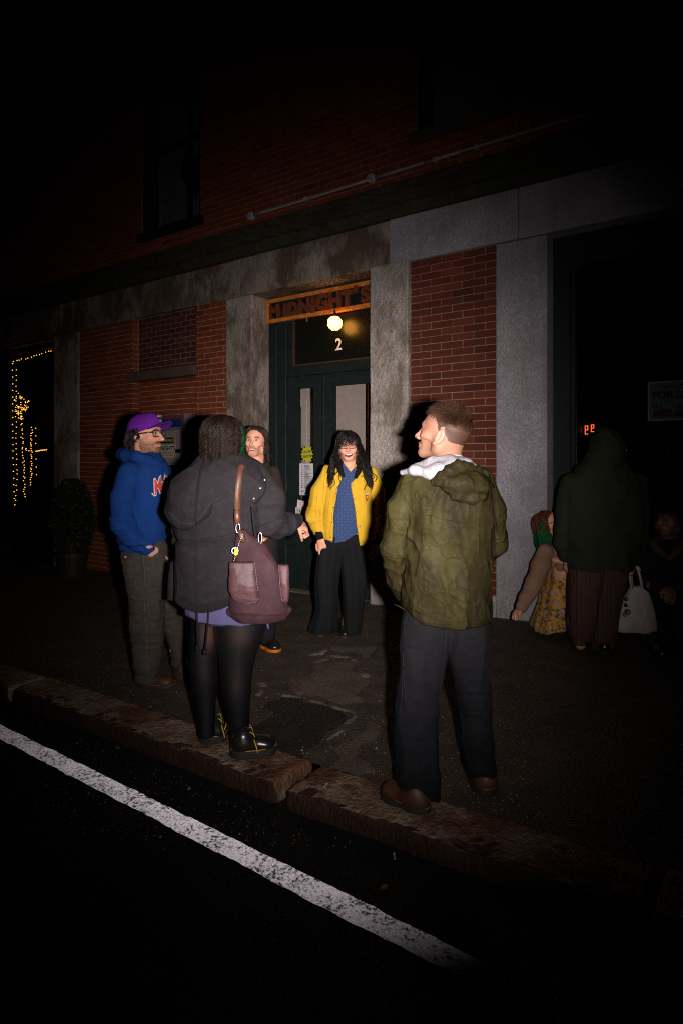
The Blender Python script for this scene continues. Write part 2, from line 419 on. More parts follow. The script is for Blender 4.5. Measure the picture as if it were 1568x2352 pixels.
def sheet(name, pts, dz, mat, zfun=walk_z, label=None, kind='structure'):
    """a thin irregular slab laid on the ground from an outline"""
    bm = bmesh.new(); vs_ = [bm.verts.new((x, y, 0)) for x, y in pts]; f = bm.faces.new(vs_)
    bmesh.ops.triangulate(bm, faces=[f])
    for _ in range(3): bmesh.ops.subdivide_edges(bm, edges=[e for e in bm.edges if e.calc_length() > 0.08], cuts=1)
    bmesh.ops.triangulate(bm, faces=bm.faces)
    c = np.array([v.co[:] for v in bm.verts])
    jit = (fbm(c[:, 0]*14, c[:, 1]*14, 0*c[:, 0], 21)-0.5)*0.05
    bnd = np.array([v.is_boundary for v in bm.verts])
    for i, v in enumerate(bm.verts):
        x, y = c[i, 0], c[i, 1]
        if bnd[i]: x += jit[i]; y -= jit[i]*0.8
        v.co = (x, y, float(zfun(np.float64(x), np.float64(y))) + (dz if not bnd[i] else -0.006))
    me = bpy.data.meshes.new(name); bm.to_mesh(me); bm.free()
    me.polygons.foreach_set('use_smooth', np.ones(len(me.polygons), dtype=bool))
    o = link(name, me, None, mat); tag(o, label=label, kind=kind); return o
def gpt(x, y, dz=0.0):
    """photo position (1568-wide) -> point on the sloped ground"""
    a = (x-PCX)/FPX; rx, ry, rz = a*CC-SS, a*SS+CC, (PHY-y)/FPX
    t = (EYE + SLOPE*SX0 - dz)/(SLOPE*rx - rz)
    return (t*rx, t*ry)
def outline(px, dz=0.0): return [gpt(x, y, dz) for x, y in px]
M_WALK2 = m_asphalt('paler worn asphalt', (0.145, 0.107, 0.080), (0.62, 0.50, 0.42), (0.055, 0.039, 0.028))
sheet('asphalt_slab', outline([(642,1588),(668,1556),(712,1528),(760,1508),(826,1522),(856,1560),(848,1608),(824,1632),(760,1614),(690,1598)]), 0.004, M_WALK2, label='paler cracked slab of asphalt in front of the door')
sheet('asphalt_slab', outline([(840,1650),(872,1610),(880,1690),(872,1780),(800,1790),(735,1760),(760,1716),(800,1684)]), 0.003, M_WALK2, label='paler asphalt slab by the kerb joint')
sheet('asphalt_slab', outline([(720,1486),(770,1478),(868,1480),(868,1530),(832,1512),(772,1500)]), 0.003, M_WALK2, label='pale asphalt strip nearest the door')
sheet('asphalt_patch', outline([(598,1618),(640,1592),(700,1602),(770,1622),(822,1638),(790,1668),(745,1705),(705,1745),(660,1755),(600,1730),(560,1680)]), 0.006, M_WALKP, label='black asphalt patch behind the kerb')
sheet('worn_edge', outline([(640,1588),(700,1598),(770,1616),(828,1634),(826,1642),(765,1628),(700,1608),(640,1598)]), 0.008, M_WALKE, label='pale gritty seam along the black patch')
sheet('worn_edge', outline([(826,1640),(800,1672),(752,1712),(735,1722),(740,1704),(785,1664),(815,1638)]), 0.008, M_WALKE, label='pale gritty seam running from the patch to the kerb')
sheet('worn_edge', outline([(712,1522),(760,1500),(800,1506),(830,1520),(822,1526),(795,1514),(762,1512),(722,1532)]), 0.008, M_WALKE, label='pale arched crack in the pavement')
sheet('worn_edge', outline([(700,1502),(745,1490),(770,1486),(742,1504),(712,1512)]), 0.008, M_WALKE, label='short pale scar in the pavement')
sheet('worn_edge', outline([(580,1560),(615,1566),(622,1580),(596,1602),(575,1618),(578,1596),(600,1582),(585,1572)]), 0.008, M_WALKE, label='pale corner of an old pavement patch')
sheet('worn_edge', outline([(230,1605),(330,1638),(400,1668),(448,1688),(444,1702),(380,1684),(300,1650),(225,1618)]), 0.008, M_WALKE, label='gritty strip of asphalt behind the long kerb stone')
sheet('worn_edge', outline([(815,1545),(850,1540),(858,1552),(840,1560),(818,1558)]), 0.008, M_WALKE, label='faint pale scar beside the arched crack')

# ---- kerb: one object, each granite stone a part
kerb = empty('kerb', (-2, 2.3, ground_z(-2)), 'row of rust stained granite kerb stones along the street'); kerb['kind'] = 'structure'
def stone(x0, x1, y0, y1, top, seed, yaw=0.0):
    nx = max(6, int((x1-x0)/0.035)); ny, nz = 9, 8
    bm = bmesh.new(); bmesh.ops.create_cube(bm, size=1.0)
    bmesh.ops.scale(bm, vec=(x1-x0, y1-y0, 0.34), verts=bm.verts)
    ed = lambda ax: [e for e in bm.edges if abs((e.verts[0].co-e.verts[1].co)[ax]) > 0.01]
    bmesh.ops.bevel(bm, geom=bm.edges[:], offset=0.022, segments=2, affect='EDGES', profile=0.6)
    bmesh.ops.subdivide_edges(bm, edges=[e for e in bm.edges if abs((e.verts[0].co-e.verts[1].co).x) > 0.2], cuts=nx, use_grid_fill=True)
    bmesh.ops.subdivide_edges(bm, edges=[e for e in bm.edges if abs((e.verts[0].co-e.verts[1].co).y) > 0.08], cuts=5, use_grid_fill=True)
    bmesh.ops.subdivide_edges(bm, edges=[e for e in bm.edges if abs((e.verts[0].co-e.verts[1].co).z) > 0.1], cuts=6, use_grid_fill=True)
    bm.normal_update()
    c = np.array([v.co[:] for v in bm.verts]); nrm = np.array([v.normal[:] for v in bm.verts])
    d = 0.022*(fbm(c[:, 0]*5+seed, c[:, 1]*9, c[:, 2]*9, seed)-0.5) + 0.012*(vnoise(c[:, 0]*28, c[:, 1]*28, c[:, 2]*28, seed)-0.5)
    edge = np.clip((c[:, 2]-0.10)/0.07, 0, 1)*np.clip((-c[:, 1]-(y1-y0)/2+0.08)/0.08, 0, 1)
    d -= edge*0.05*np.clip(fbm(c[:, 0]*6+9, c[:, 1]*6, c[:, 2]*6, seed+4)-0.42, 0, 1)*2
    c2 = c + nrm*d[:, None]
    for i, v in enumerate(bm.verts): v.co = c2[i]
    me = bpy.data.meshes.new('kerb_stone'); bm.to_mesh(me); bm.free()
    me.polygons.foreach_set('use_smooth', np.ones(len(me.polygons), dtype=bool))
    xc = (x0+x1)/2
    me.transform(Matrix.Translation((xc, (y0+y1)/2, ground_z(xc)+top-0.17)) @ Matrix.Rotation(yaw, 4, 'Z') @ Matrix.Rotation(-math.atan(SLOPE), 4, 'Y'))
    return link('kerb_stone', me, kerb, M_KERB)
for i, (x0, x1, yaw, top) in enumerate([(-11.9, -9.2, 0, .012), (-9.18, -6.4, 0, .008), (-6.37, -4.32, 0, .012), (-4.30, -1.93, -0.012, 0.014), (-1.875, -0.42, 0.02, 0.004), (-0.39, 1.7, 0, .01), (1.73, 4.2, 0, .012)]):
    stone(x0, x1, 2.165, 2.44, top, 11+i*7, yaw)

# ---- grit and small stones scattered along the kerb and the seams
N_ = 900; gp_ = []
rg_ = np.random.default_rng(21)
while len(gp_) < N_:
    x, y = rg_.uniform(60, 1250), rg_.uniform(1480, 1950); X, Y_ = gpt(x, y)
    if Y_ < 2.46: X, Y_ = gpt(x, y, ROAD_DZ)
    if 2.10 < Y_ < 2.47 or Y_ > 5.3: continue
    if rg_.random() < 0.35+0.65*math.exp(-abs(Y_-2.5)/0.5) or Y_ < 2.2: gp_.append((X, Y_))
gv_, gf_ = [], []
for (X, Y_) in gp_:
    z = (float(walk_z(np.float64(X), np.float64(Y_))) if Y_ > 2.4 else ground_z(X)+ROAD_DZ); s_ = rg_.uniform(0.0015, 0.0045)*(1.8 if rg_.random() < 0.06 else 1); n_ = len(gv_)
    P_ = rg_.normal(size=(5, 3)); P_ /= np.linalg.norm(P_, axis=1)[:, None]; P_[:, 2] = np.abs(P_[:, 2])*0.8
    base_ = [(math.cos(a), math.sin(a), -0.2) for a in (0.3, 1.9, 3.2, 4.8)]+[(0.2, -0.1, 0.9)]
    gv_ += [(X+s_*(b[0]+0.3*p[0]), Y_+s_*(b[1]+0.3*p[1]), z+s_*(b[2]+0.2*p[2])+0.001) for b, p in zip(base_, P_)]
    gf_ += [(n_, n_+1, n_+4), (n_+1, n_+2, n_+4), (n_+2, n_+3, n_+4), (n_+3, n_, n_+4)]
o = link('grit', mesh('grit', gv_, gf_), None, m_plain('pale grit', (0.24, 0.185, 0.15), 0.8, 0.3, var=0.5, scale=40)); tag(o, 'loose grit and crumbs of stone scattered over the pavement', 'grit', kind='stuff')

# ---- painted line
t = NT('worn white road paint'); wp = t.coord(kind='Position')
n1 = t.noise(70, 5, 0.75, wp); n2 = t.noise(9, 4, 0.6, wp); v = t.voro(150, vec=wp)
wear = t.ramp(t.math('ADD', t.math('MULTIPLY', n1, 0.75), t.math('MULTIPLY', n2, 0.25)), [(0.425, 1.0), (0.50, 0.0)])
col = t.mix(wear, t.ramp(v.outputs['Distance'], [(0.0, (0.85, 0.80, 0.85)), (0.6, (0.50, 0.465, 0.50))]), (0.03, 0.03, 0.03))
nb = t.bump(v.outputs['Distance'], 1.0, 0.02); nb = t.bump(n1, 0.5, 0.01, nb)
t.t.nodes.remove(t.b); df = t.n('ShaderNodeBsdfDiffuse'); df.inputs['Roughness'].default_value = 1.0; t.l(col, df.inputs[0]); t.l(nb, df.inputs['Normal'])
# glass beads in the paint return light towards its source: a rough lobe centred on the incoming direction
rt = t.n('ShaderNodeBsdfAnisotropic'); rt.inputs['Roughness'].default_value = 0.40; t.l(col, rt.inputs['Color']); t.l(t._ge.outputs['Incoming'], rt.inputs['Normal'])
mx = t.n('ShaderNodeMixShader'); mx.inputs[0].default_value = 0.6; t.l(df.outputs[0], mx.inputs[1]); t.l(rt.outputs[0], mx.inputs[2]); t.l(mx.outputs[0], t.out.inputs[0]); M_LINE = t.m
lx = np.linspace(-8, 2.0, 620)
lc = 1.764 + 0.042*(-lx-0.95)
hw = 0.050 + 0.010*(vnoise(lx*9, 0*lx, 0*lx, 5)-0.5); hw2 = hw+0.010*(fbm(lx*26, 0*lx, 0*lx, 15)-0.5); hw = hw+0.010*(fbm(lx*26, 0*lx+7, 0*lx, 25)-0.5)
lv = []
for i, x in enumerate(lx):
    for k in (-1, 1): lv.append((x, lc[i]+k*(hw[i] if k < 0 else hw2[i]), ground_z(x)+ROAD_DZ+0.004))
lf = [(2*i, 2*i+2, 2*i+3, 2*i+1) for i in range(len(lx)-1)]
o = link('painted_line', mesh('painted_line', lv, lf), None, M_LINE); tag(o, kind='structure', label='worn white edge line painted along the street')

# ------------------------------------------------------------------ the building
bld = empty('brick_building', (-5.0, YF, ground_z(-5)), 'brick and granite shop building with a green double door', 'building')
BW, BH = 0.2275, 0.0707
brick_me = {}
def brick_mesh(w, d, mat):
    key = (round(w, 4), d, mat.name)
    if key not in brick_me:
        g = Geo().box(0.0032, w-0.0042, 0, d, 0.0032, BH-0.0038)
        me = mesh('brick', g.v, g.f)
        bm = bmesh.new(); bm.from_mesh(me); bmesh.ops.recalc_face_normals(bm, faces=bm.faces); bmesh.ops.bevel(bm, geom=[e for e in bm.edges if e.calc_length() > 0.03 and all(v.co.y < 0.001 for v in e.verts)], offset=0.0025, segments=1, affect='EDGES'); bm.to_mesh(me); bm.free()
        me.materials.append(mat); brick_me[key] = me
    return brick_me[key]
def courses(x0, x1, z0, z1, shift=0.0, bw=BW):
    """running bond that fills a rectangle from the top down: (x, z, width)"""
    k = 0; z = z1-BH; res = []
    while z > z0-BH*0.6:
        off = 0.0 if (k % 2) else bw/2
        x = x0-((off+shift) % bw) if (off+shift) % bw > 1e-6 else x0
        while x < x1-0.012:
            a, b = max(x, x0), min(x+bw, x1)
            if b-a > 0.02: res.append((a, z, b-a))
            x += bw
        z -= BH; k += 1
    return res
def panel_parts(part, cells, y, mat, depth=0.03):
    for (x, z, w) in cells:
        o = bpy.data.objects.new('brick', brick_mesh(w, depth, mat)); COL.objects.link(o); o.parent = part
        off = Vector((0, 0, 0)); p = part
        while p is not None: off -= Vector(p.location); p = p.parent
        o.location = Vector((x+random.uniform(-0.0012, 0.0012), y+random.uniform(-0.003, 0.003), z+random.uniform(-0.0008, 0.0008))) + off; o.rotation_euler = (0, random.uniform(-0.004, 0.004), random.uniform(-0.008, 0.008))
def panel_stuff(name, parent, cells, y, mat, depth=0.03):
    V, Fc, T = [], [], []
    for (x, z, w) in cells:
        j = random.uniform(-0.002, 0.002); n = len(V)
        a, b, c, d, e, f = x+0.0035, x+w-0.0035, y+j, y+depth, z+0.0035, z+BH-0.0035
        V += [(a,c,e),(b,c,e),(b,d,e),(a,d,e),(a,c,f),(b,c,f),(b,d,f),(a,d,f)]
        Fc += [[n+i for i in q] for q in ((4,5,6,7),(0,1,5,4),(1,2,6,5),(0,3,2,1),(3,0,4,7))]; T += [random.random()]*8
    me = mesh(name, V, np.array(Fc)); set_attr(me, 'tone', T)
    o = link(name, me, parent, mat); o['kind'] = 'stuff'; return o

# right-hand brick panel beside the door, every brick a piece
pr = link('brick_panel', mesh('brick_panel', Geo().box(-3.265, -2.345, YF+0.007, YF+0.20, 0.15, 3.48).v, Geo().box(0,1,0,1,0,1).f), bld, M_MORTAR)
panel_parts(pr, courses(-3.2595, -2.3515, 0.215, LZ0-0.002), YF, M_BRICK_R, 0.04)
# strip left of the door pillar, its upper bricks as pieces
pl = link('brick_panel', mesh('brick_panel', Geo().box(-6.45, -5.885, YF+0.006, YF+0.20, -0.5, 3.48).v, Geo().box(0,1,0,1,0,1).f), bld, M_MORTAR_U)
cl = courses(-6.456, -5.893, -0.3, LZ0-0.002, 0.06)
panel_parts(pl, [c for c in cl if c[1] > 1.93], YF, M_BRICK_L, 0.04)
panel_stuff('brickwork', bld, [c for c in cl if c[1] <= 1.93], YF, M_BRICK_L, 0.04)
# far-left wall, the shallow recess with the bricked-up window
g = Geo().box(-9.10, -7.805, YF+0.006, YF+0.30, -0.6, 3.48); g.build('mortar_bed', M_MORTAR_U, bld)
panel_stuff('brickwork', bld, courses(-9.10, -7.795, -0.5, LZ0-0.002), YF, M_BRICK_L, 0.115)
g = Geo().box(-7.80, -6.44, YF+0.116, YF+0.30, -0.6, 3.48); g.build('mortar_bed', M_MORTAR_U, bld)
panel_stuff('brickwork', bld, courses(-7.795, -6.456, -0.5, 2.575, 0.05), YF+0.11, M_BRICK_L, 0.03)
g = Geo().box(-7.79, -6.44, YF+0.094, YF+0.13, 2.70, 3.48); g.build('mortar_bed', M_MORTAR, bld)
panel_stuff('infill_brickwork', bld, [(x+0.002, z, w-0.006) for x, z, w in courses(-7.76, -6.456, 2.71, LZ0-0.004, 0.02, 0.205)], YF+0.088, M_BRICK_I, 0.03)
Geo().box(-7.868, -6.458, YF-0.035, YF+0.14, 2.572, 2.702).build('window_sill', M_SILLST, bld, bevel=0.008)

# granite
def block(name, x0, x1, y0, y1, z0, z1, mat, bev=0.012, seed=1, amp=0.006):
    o = Geo().box(x0, x1, y0, y1, z0, z1).build(name, mat, bld, bevel=bev, seg=2)
    me = o.data; bm = bmesh.new(); bm.from_mesh(me)
    for _ in range(4):
        le_ = [e for e in bm.edges if e.calc_length() > 0.16]
        if not le_: break
        bmesh.ops.subdivide_edges(bm, edges=le_, cuts=1, use_grid_fill=True)
    bm.normal_update()
    for v in bm.verts:
        c = np.array(v.co)
        k = float(fbm(c[0:1]*4, c[1:2]*4, c[2:3]*4, seed)[0]-0.5)*amp*2
        v.co += v.normal*k
    bmesh.ops.triangulate(bm, faces=[f for f in bm.faces if len(f.verts) > 4])
    bm.to_mesh(me); bm.free()
    return o
block('granite_pillar', -2.349, -1.878, YF-0.012, YF+0.32, 0.0, LZ0-0.006, M_GRAN, seed=2)
block('granite_plinth', -3.262, -2.351, YF-0.014, YF+0.2, -0.3, 0.212, M_GRAN, seed=3)
block('granite_plinth', -2.349, -1.872, YF-0.016, YF+0.32, -0.3, -0.003, M_GRAN, seed=4)
block('granite_pillar', -3.720, -3.263, YF-0.05, YF+0.34, -0.5, LZ0+0.012, M_GRAN_D, seed=5, amp=0.010)
block('granite_pillar', -5.891, -5.447, YF-0.012, YF+0.36, -0.5, LZ0-0.006, M_GRAN_S, seed=6, amp=0.006)
block('granite_pillar', -9.520, -9.102, YF-0.03, YF+0.36, -0.8, LZ0-0.03, M_GRAN_S, seed=7)
block('granite_pillar', -9.86, -9.522, YF+0.012, YF+0.36, -0.8, LZ0-0.03, M_GRAN_S, seed=8)
for i, (x0, x1, dy, m) in enumerate([(-14, -9.30, 0.0, M_GRAN_L), (-9.296, -5.644, -0.004, M_GRAN_L), (-5.640, -3.494, -0.010, M_GRAN_L), (-3.490, -2.134, -0.034, M_GRAN), (-2.130, 3.2, -0.028, M_GRAN)]):
    block('granite_lintel', x0, x1, YF+dy-0.005, YF+0.42, LZ0, LZ1, m, seed=20+i, amp=0.007)
# cornice with its mouldings, rotten along the edge
prof = [(5.66,3.932),(5.60,3.935),(5.575,3.965),(5.555,4.03),(5.50,4.045),(5.487,4.06),(5.485,4.125),(5.455,4.14),(5.443,4.155),(5.442,4.198),(5.452,4.208),(5.72,4.285),(5.72,3.932)]
xs_ = np.arange(-14, 3.2, 0.07); cv, cf = [], []; K = len(prof)
for i, x in enumerate(xs_):
    for j, (y, z) in enumerate(prof):
        w_ = 0.0 if y > 5.59 else 1.0
        nn = float(fbm(np.array([x*5.0]), np.array([j*1.7]), np.array([0.3]), 31)[0]-0.5)
        n2_ = float(vnoise(np.array([x*21.0]), np.array([j*2.3]), np.array([0.3]), 35)[0]-0.5)
        cv.append((x, y+w_*(nn*0.05+n2_*0.014), z+w_*(nn*0.02+n2_*0.012)))
for i in range(len(xs_)-1):
    for j in range(K):
        j2 = (j+1) % K; cf.append((i*K+j, i*K+j2, (i+1)*K+j2, (i+1)*K+j))
o = link('cornice', mesh('cornice', cv, np.array(cf)[:, ::-1].copy()), bld, M_CORN)

# upper storey
W1 = (-7.60, -6.39, 4.63, 7.1); W2 = (-3.20, -1.75, 4.76, 7.2); YU = YF+0.02
def wall_cells(x0, x1, z0, z1, holes):
    out = []
    for (x, z, w) in courses(x0, x1, z0, z1):
        segs = [(x, x+w)]
        for (a, b, c, d) in holes:
            if z+BH > c+0.01 and z < d-0.01:
                ns = []
                for (p, q) in segs:
                    if q <= a or p >= b: ns.append((p, q))
                    else:
                        if p < a: ns.append((p, a))
                        if q > b: ns.append((b, q))
                segs = ns
        out += [(p, z, q-p) for p, q in segs if q-p > 0.02]
    return out
panel_stuff('upper_brickwork', bld, wall_cells(-14, 3.2, 4.27, 8.2, [W1, W2]), YU, M_BRICK_L, 0.10)
g = Geo()
for (a, b, c, d) in ((-14, W1[0], 4.2, 8.2), (W1[1], W2[0], 4.2, 8.2), (W2[1], 3.2, 4.2, 8.2)): g.box(a, b, YU+0.006, YU+0.35, c, d)
for W in (W1, W2): g.box(W[0]-0.002, W[1]+0.002, YU+0.007, YU+0.34, 4.2, W[2]); g.box(W[0]-0.002, W[1]+0.002, YU+0.007, YU+0.34, W[3], 8.2)
g.build('mortar_bed', M_MORTAR_U, bld)
M_BLIND = m_plain('drawn white blind', (0.30, 0.30, 0.34), 0.8, 0.3, var=0.2, scale=5)
for k, W in enumerate((W1, W2)):
    wf = empty('window', (W[0], YU+0.2, W[2])); wf.parent = bld; wf.location = Vector(wf.location)-Vector(bld.location)
    y0 = YU+0.17; mid = (W[0]+W[1])/2 + (0.18 if k == 0 else 0.12)
    Geo().box(W[0]+0.001, W[0]+0.055, y0-0.03, y0+0.08, W[2], W[3]).box(W[1]-0.055, W[1]-0.001, y0-0.03, y0+0.08, W[2], W[3]).box(mid-0.02, mid+0.02, y0, y0+0.06, W[2]+0.05, W[3]).build('frame', M_DARKF, wf)
    Geo().box(W[0]+0.0005, W[0]+0.014, YU+0.012, y0-0.031, W[2], W[3]).build('reveal', M_DARKF, wf); Geo().box(W[1]-0.014, W[1]-0.0005, YU+0.012, y0-0.031, W[2], W[3]).build('reveal', M_DARKF, wf)
    Geo().box(W[0]+0.056, W[1]-0.056, y0-0.02, y0+0.07, W[2]+0.002, W[2]+0.055).build('rail', M_DARKF, wf)
    Geo().box(W[0]+0.056, W[1]-0.056, y0-0.01, y0+0.06, W[2]+1.17, W[2]+1.23).build('rail', M_DARKF, wf)
    Geo().box(W[0]+0.05, W[1]-0.05, y0+0.03, y0+0.034, W[2]+0.05, W[3]).build('pane', M_WGLASS, wf)
    Geo().box(W[0]-0.06, W[1]+0.06, YU-0.05, YU+0.16, W[2]-0.12, W[2]-0.001).build('sill', M_SILLST if k else M_DARKF, wf, bevel=0.006)
    Geo().box(W[0]-0.3, W[1]+0.3, y0+0.3, y0+0.32, W[2]-0.1, W[3]+0.1).build('blind', M_BLIND, wf)
# the paper heart in the first upstairs window
M_HEART = m_plain('faded crimson paper', (0.09, 0.006, 0.028), 0.8, 0.2)
hp = [(16*math.sin(t_)**3, 13*math.cos(t_)-5*math.cos(2*t_)-2*math.cos(3*t_)-math.cos(4*t_)) for t_ in np.linspace(0, 2*math.pi, 40, endpoint=False)][::-1]
hx, hz = fxz = (-6.72, 5.36)
hrt = Geo().prism([(hx+x*0.0185, hz+z*0.024) for x, z in hp], YU+0.212, YU+0.216).build('paper_heart', M_HEART, None); tag(hrt, 'dark crimson paper heart inside the upstairs window', 'decoration')

# conduit with two round junction boxes
cd = empty('conduit', (-4.6, YF, 4.4), 'grey metal conduit with two round boxes along the cornice', 'conduit')
yc = YU-0.022
pts = [(x, yc, 4.418+0.002*math.sin(x*3)+(0.0 if x < -2.6 else 0.012*(x+2.6)**2*0.6)) for x in np.linspace(-5.42, -3.785, 10)]
Geo().tube(pts, 0.0125, 10).build('pipe', M_METAL, cd, smooth=True)
pts = [(x, yc, 4.425+0.003*math.sin(x*4)) for x in np.linspace(-3.685, 1.5, 24)]
Geo().tube(pts, 0.0125, 10).build('pipe', M_METAL, cd, smooth=True)
for x in (-4.62, -2.98, -2.55, -1.4): Geo().box(x-0.018, x+0.018, yc-0.017, YU+0.004, 4.40, 4.446).build('strap', M_METAL, cd, bevel=0.004)
Geo().tube([(-3.1, yc, 4.425), (-2.72, yc, 4.425)], 0.0165, 10).build('coupling', M_METAL, cd, smooth=True)
for x, z in ((-5.467, 4.415), (-3.734, 4.43)):
    b_ = Geo().lathe((x, yc+0.02, z), [(0.0, -0.045), (0.043, -0.045), (0.05, -0.038), (0.05, 0.02)], 24, 'Y').build('junction_box', M_METAL, cd)
    for dx, dz in ((-0.025, 0.012), (0.022, -0.014), (0.004, 0.026), (0.0, 0.0)):
        Geo().lathe((x+dx, yc+0.02, z+dz), [(0.0, -0.048), (0.006, -0.048), (0.006, -0.044)], 8, 'Y').build('screw', M_DARKF, b_)

# ---- entrance: recessed double door
YD = YF+0.29
DX0, DX1 = -5.447, -3.72
gz = ground_z(-4.6)-0.05
jb = Geo().box(DX0, -5.165, YD, YD+0.10, gz-0.2, LZ0).box(-3.745, -3.60, YD, YD+0.10, gz-0.2, LZ0).build('door_jamb', M_GREEN, bld, bevel=0.004)
Geo().box(-5.425, -5.30, YD-0.02, YD-0.001, gz, 3.10).build('jamb_panel', M_GREEN, bld, bevel=0.006)
Geo().box(-5.164, -3.746, YD+0.005, YD+0.09, 2.475, 2.60).build('transom_bar', M_GREEN, bld, bevel=0.006)
M_TRANS = m_plain('dark transom glass backed with paint', (0.006, 0.007, 0.005), 0.30, 0.5, var=0.1)
tr = Geo().box(-5.06, -3.745, YD+0.03, YD+0.04, 2.60, 3.47).build('transom', M_TRANS, bld)
Geo().box(-5.164, -5.061, YD+0.004, YD+0.085, 2.60, 3.47).build('frame', M_GREEN, tr, bevel=0.004)
Geo().box(-5.06, -5.045, YD+0.018, YD+0.029, 2.615, 3.2).box(-5.06, -3.745, YD+0.018, YD+0.029, 2.601, 2.614).build('bead', m_plain('worn brown bead', (0.07, 0.035, 0.018), 0.5), tr)
num = wall_text('house_number', '2', -4.44, YD+0.0285, 2.735, 0.19, m_plain('white number paint', (0.85, 0.78, 0.76), 0.5), None, 0.0006, 0.003); tag(num, 'white painted number 2 on the transom above the door', 'number')
def leaf(x0, x1, gx0, gx1, gz0, gz1, name, label):
    o = Geo().box(x0, gx0, YD+0.02, YD+0.065, gz+0.02, 2.47).box(gx1, x1, YD+0.02, YD+0.065, gz+0.02, 2.47).box(gx0, gx1, YD+0.02, YD+0.065, gz1, 2.47).box(gx0, gx1, YD+0.02, YD+0.065, gz+0.02, gz0).build('door', M_GREEN, bld)
    o['label'] = label
    Geo().box(gx0-0.005, gx1+0.005, YD+0.04, YD+0.044, gz0-0.005, gz1+0.005).build('pane', M_GLASS, o)
    b = 0.012
    Geo().box(gx0-b, gx0, YD+0.012, YD+0.022, gz0-b, gz1+b).box(gx1, gx1+b, YD+0.012, YD+0.022, gz0-b, gz1+b).box(gx0, gx1, YD+0.012, YD+0.022, gz1, gz1+b).box(gx0, gx1, YD+0.012, YD+0.022, gz0-b, gz0).build('glazing_bead', M_GREEN, o)
    Geo().box(gx0, gx1, YD+0.014, YD+0.021, 0.22, gz0-0.12).build('panel', M_GREEN, o, bevel=0.006)
    Geo().box(gx0, gx1, YD+0.014, YD+0.0215, gz+0.05, 0.15).build('kick_plate', M_GREEN, o, bevel=0.003)
    return o
d1 = leaf(-5.162, -4.618, -4.985, -4.748, 0.96, 2.325, 'door', 'narrow left leaf')
d2 = leaf(-4.600, -3.750, -4.448, -3.89, 0.96, 2.325, 'door', 'wide right leaf')
for z in (0.35, 1.15, 2.1): Geo().tube([(-5.166, YD+0.012, z-0.05), (-5.166, YD+0.012, z+0.05)], 0.009, 8).build('hinge', M_DARKF, d1)
Geo().box(-4.622, -4.592, YD+0.012, YD+0.018, gz+0.03, 2.46).build('astragal', M_DARKF, d2, bevel=0.003)
Geo().box(-4.575, -4.545, YD-0.03, YD+0.02, 0.98, 1.10).build('handle', M_STEEL, d2, bevel=0.006)
Geo().box(-5.44, -3.73, YD-0.10, YD+0.12, gz-0.05, gz+0.012).build('threshold', m_plain('worn stone threshold', (0.20, 0.17, 0.14), 0.8, var=0.4, scale=20, bump=0.3), bld, bevel=0.006)
# the hall behind the glass
hall = empty('entrance_hall', (-5, 7, gz)); hall.parent = bld; hall.location = Vector(hall.location)-Vector(bld.location)
YB = 7.9
Geo().box(-7.4, -3.3, YB, YB+0.1, gz, 3.3).build('back_wall', M_PLASTER, hall)
Geo().box(-7.5, -7.4, 6.2, YB+0.1, gz, 3.3).build('side_wall', M_PLASTER, hall)
Geo().box(-7.4, -3.3, 6.12, YB+0.1, gz-0.06, gz-0.001).build('floor', M_FLOORI, hall)
Geo().box(-7.5, -3.3, 6.12, YB+0.1, 3.3, 3.36).build('ceiling', M_PLASTER, hall)
Geo().box(-4.41, -3.3, 6.60, 6.65, gz, 3.0).build('partition', M_BROWNW, hall)
Geo().box(-5.045, -4.93, 6.42, 6.47, gz, 3.0).build('post', M_BROWNW, hall)
wx = -6.86
Geo().box(wx, wx+0.36, YB-0.03, YB-0.001, gz, 2.30).build('inner_door', m_plain('grey inner door', (0.10, 0.09, 0.085), 0.6), hall)
Geo().box(wx+0.36, wx+0.48, YB-0.05, YB-0.001, gz, 2.42).box(wx, wx+0.36, YB-0.05, YB-0.001, 2.30, 2.42).build('inner_door_casing', M_WHITEP, hall, bevel=0.01)

# ---- the carved name board over the door
sg = empty('name_board', (-4.6, YD-0.05, 3.15), 'orange wooden name board with carved letters over the door', 'sign')
YS = YD-0.06
Geo().box(-5.440, -3.73, YS, YS+0.05, 3.150, 3.196).box(-5.440, -3.73, YS, YS+0.05, 3.395, 3.442).box(-5.440, -5.398, YS+0.001, YS+0.051, 3.196, 3.395).box(-3.77, -3.73, YS+0.001, YS+0.05, 3.196, 3.395).build('frame', M_WOODO, sg, bevel=0.005)
Geo().box(-5.40, -3.76, YS+0.030, YS+0.038, 3.19, 3.40).build('backboard', M_BLACK, sg)
lets = [('M', -5.385, 0.205, 0.0, 0.01), ('I', -5.165, 0.20, -0.06, 0.008), ('D', -5.090, 0.205, 0.02, 0.004), ('N', -4.915, 0.22, 0.03, 0.008), ('I', -4.735, 0.23, -0.10, 0.006), ('G', -4.655, 0.235, 0.05, 0.010), ('H', -4.470, 0.225, 0.02, 0.014), ('T', -4.285, 0.225, -0.02, 0.010), ("'", -4.115, 0.21, 0.0, 0.05), ('S', -4.010, 0.225, 0.08, 0.012)]
for ch, x, size, tilt, dz in lets:
    wall_text('letter', ch, x, YS+0.012, 3.200+dz-0.004, size*1.04, M_WOODL, sg, 0.016, 0.014, tilt)
for x in (-5.36, -5.0, -4.6, -4.2, -3.85): Geo().lathe((x, YS, 3.418), [(0, -0.003), (0.005, -0.003), (0.005, 0.001)], 8, 'Y').build('screw', M_STEEL, sg)
Geo().tube([(-4.80, YS+0.02, 3.152), (-4.80, YS+0.02, 3.115)], 0.004, 6).tube([(-4.80, YS+0.02, 3.118), (-4.80, YS+0.02, 3.10)], [0.004, 0.011], 8).build('hook', M_WOODO, sg)

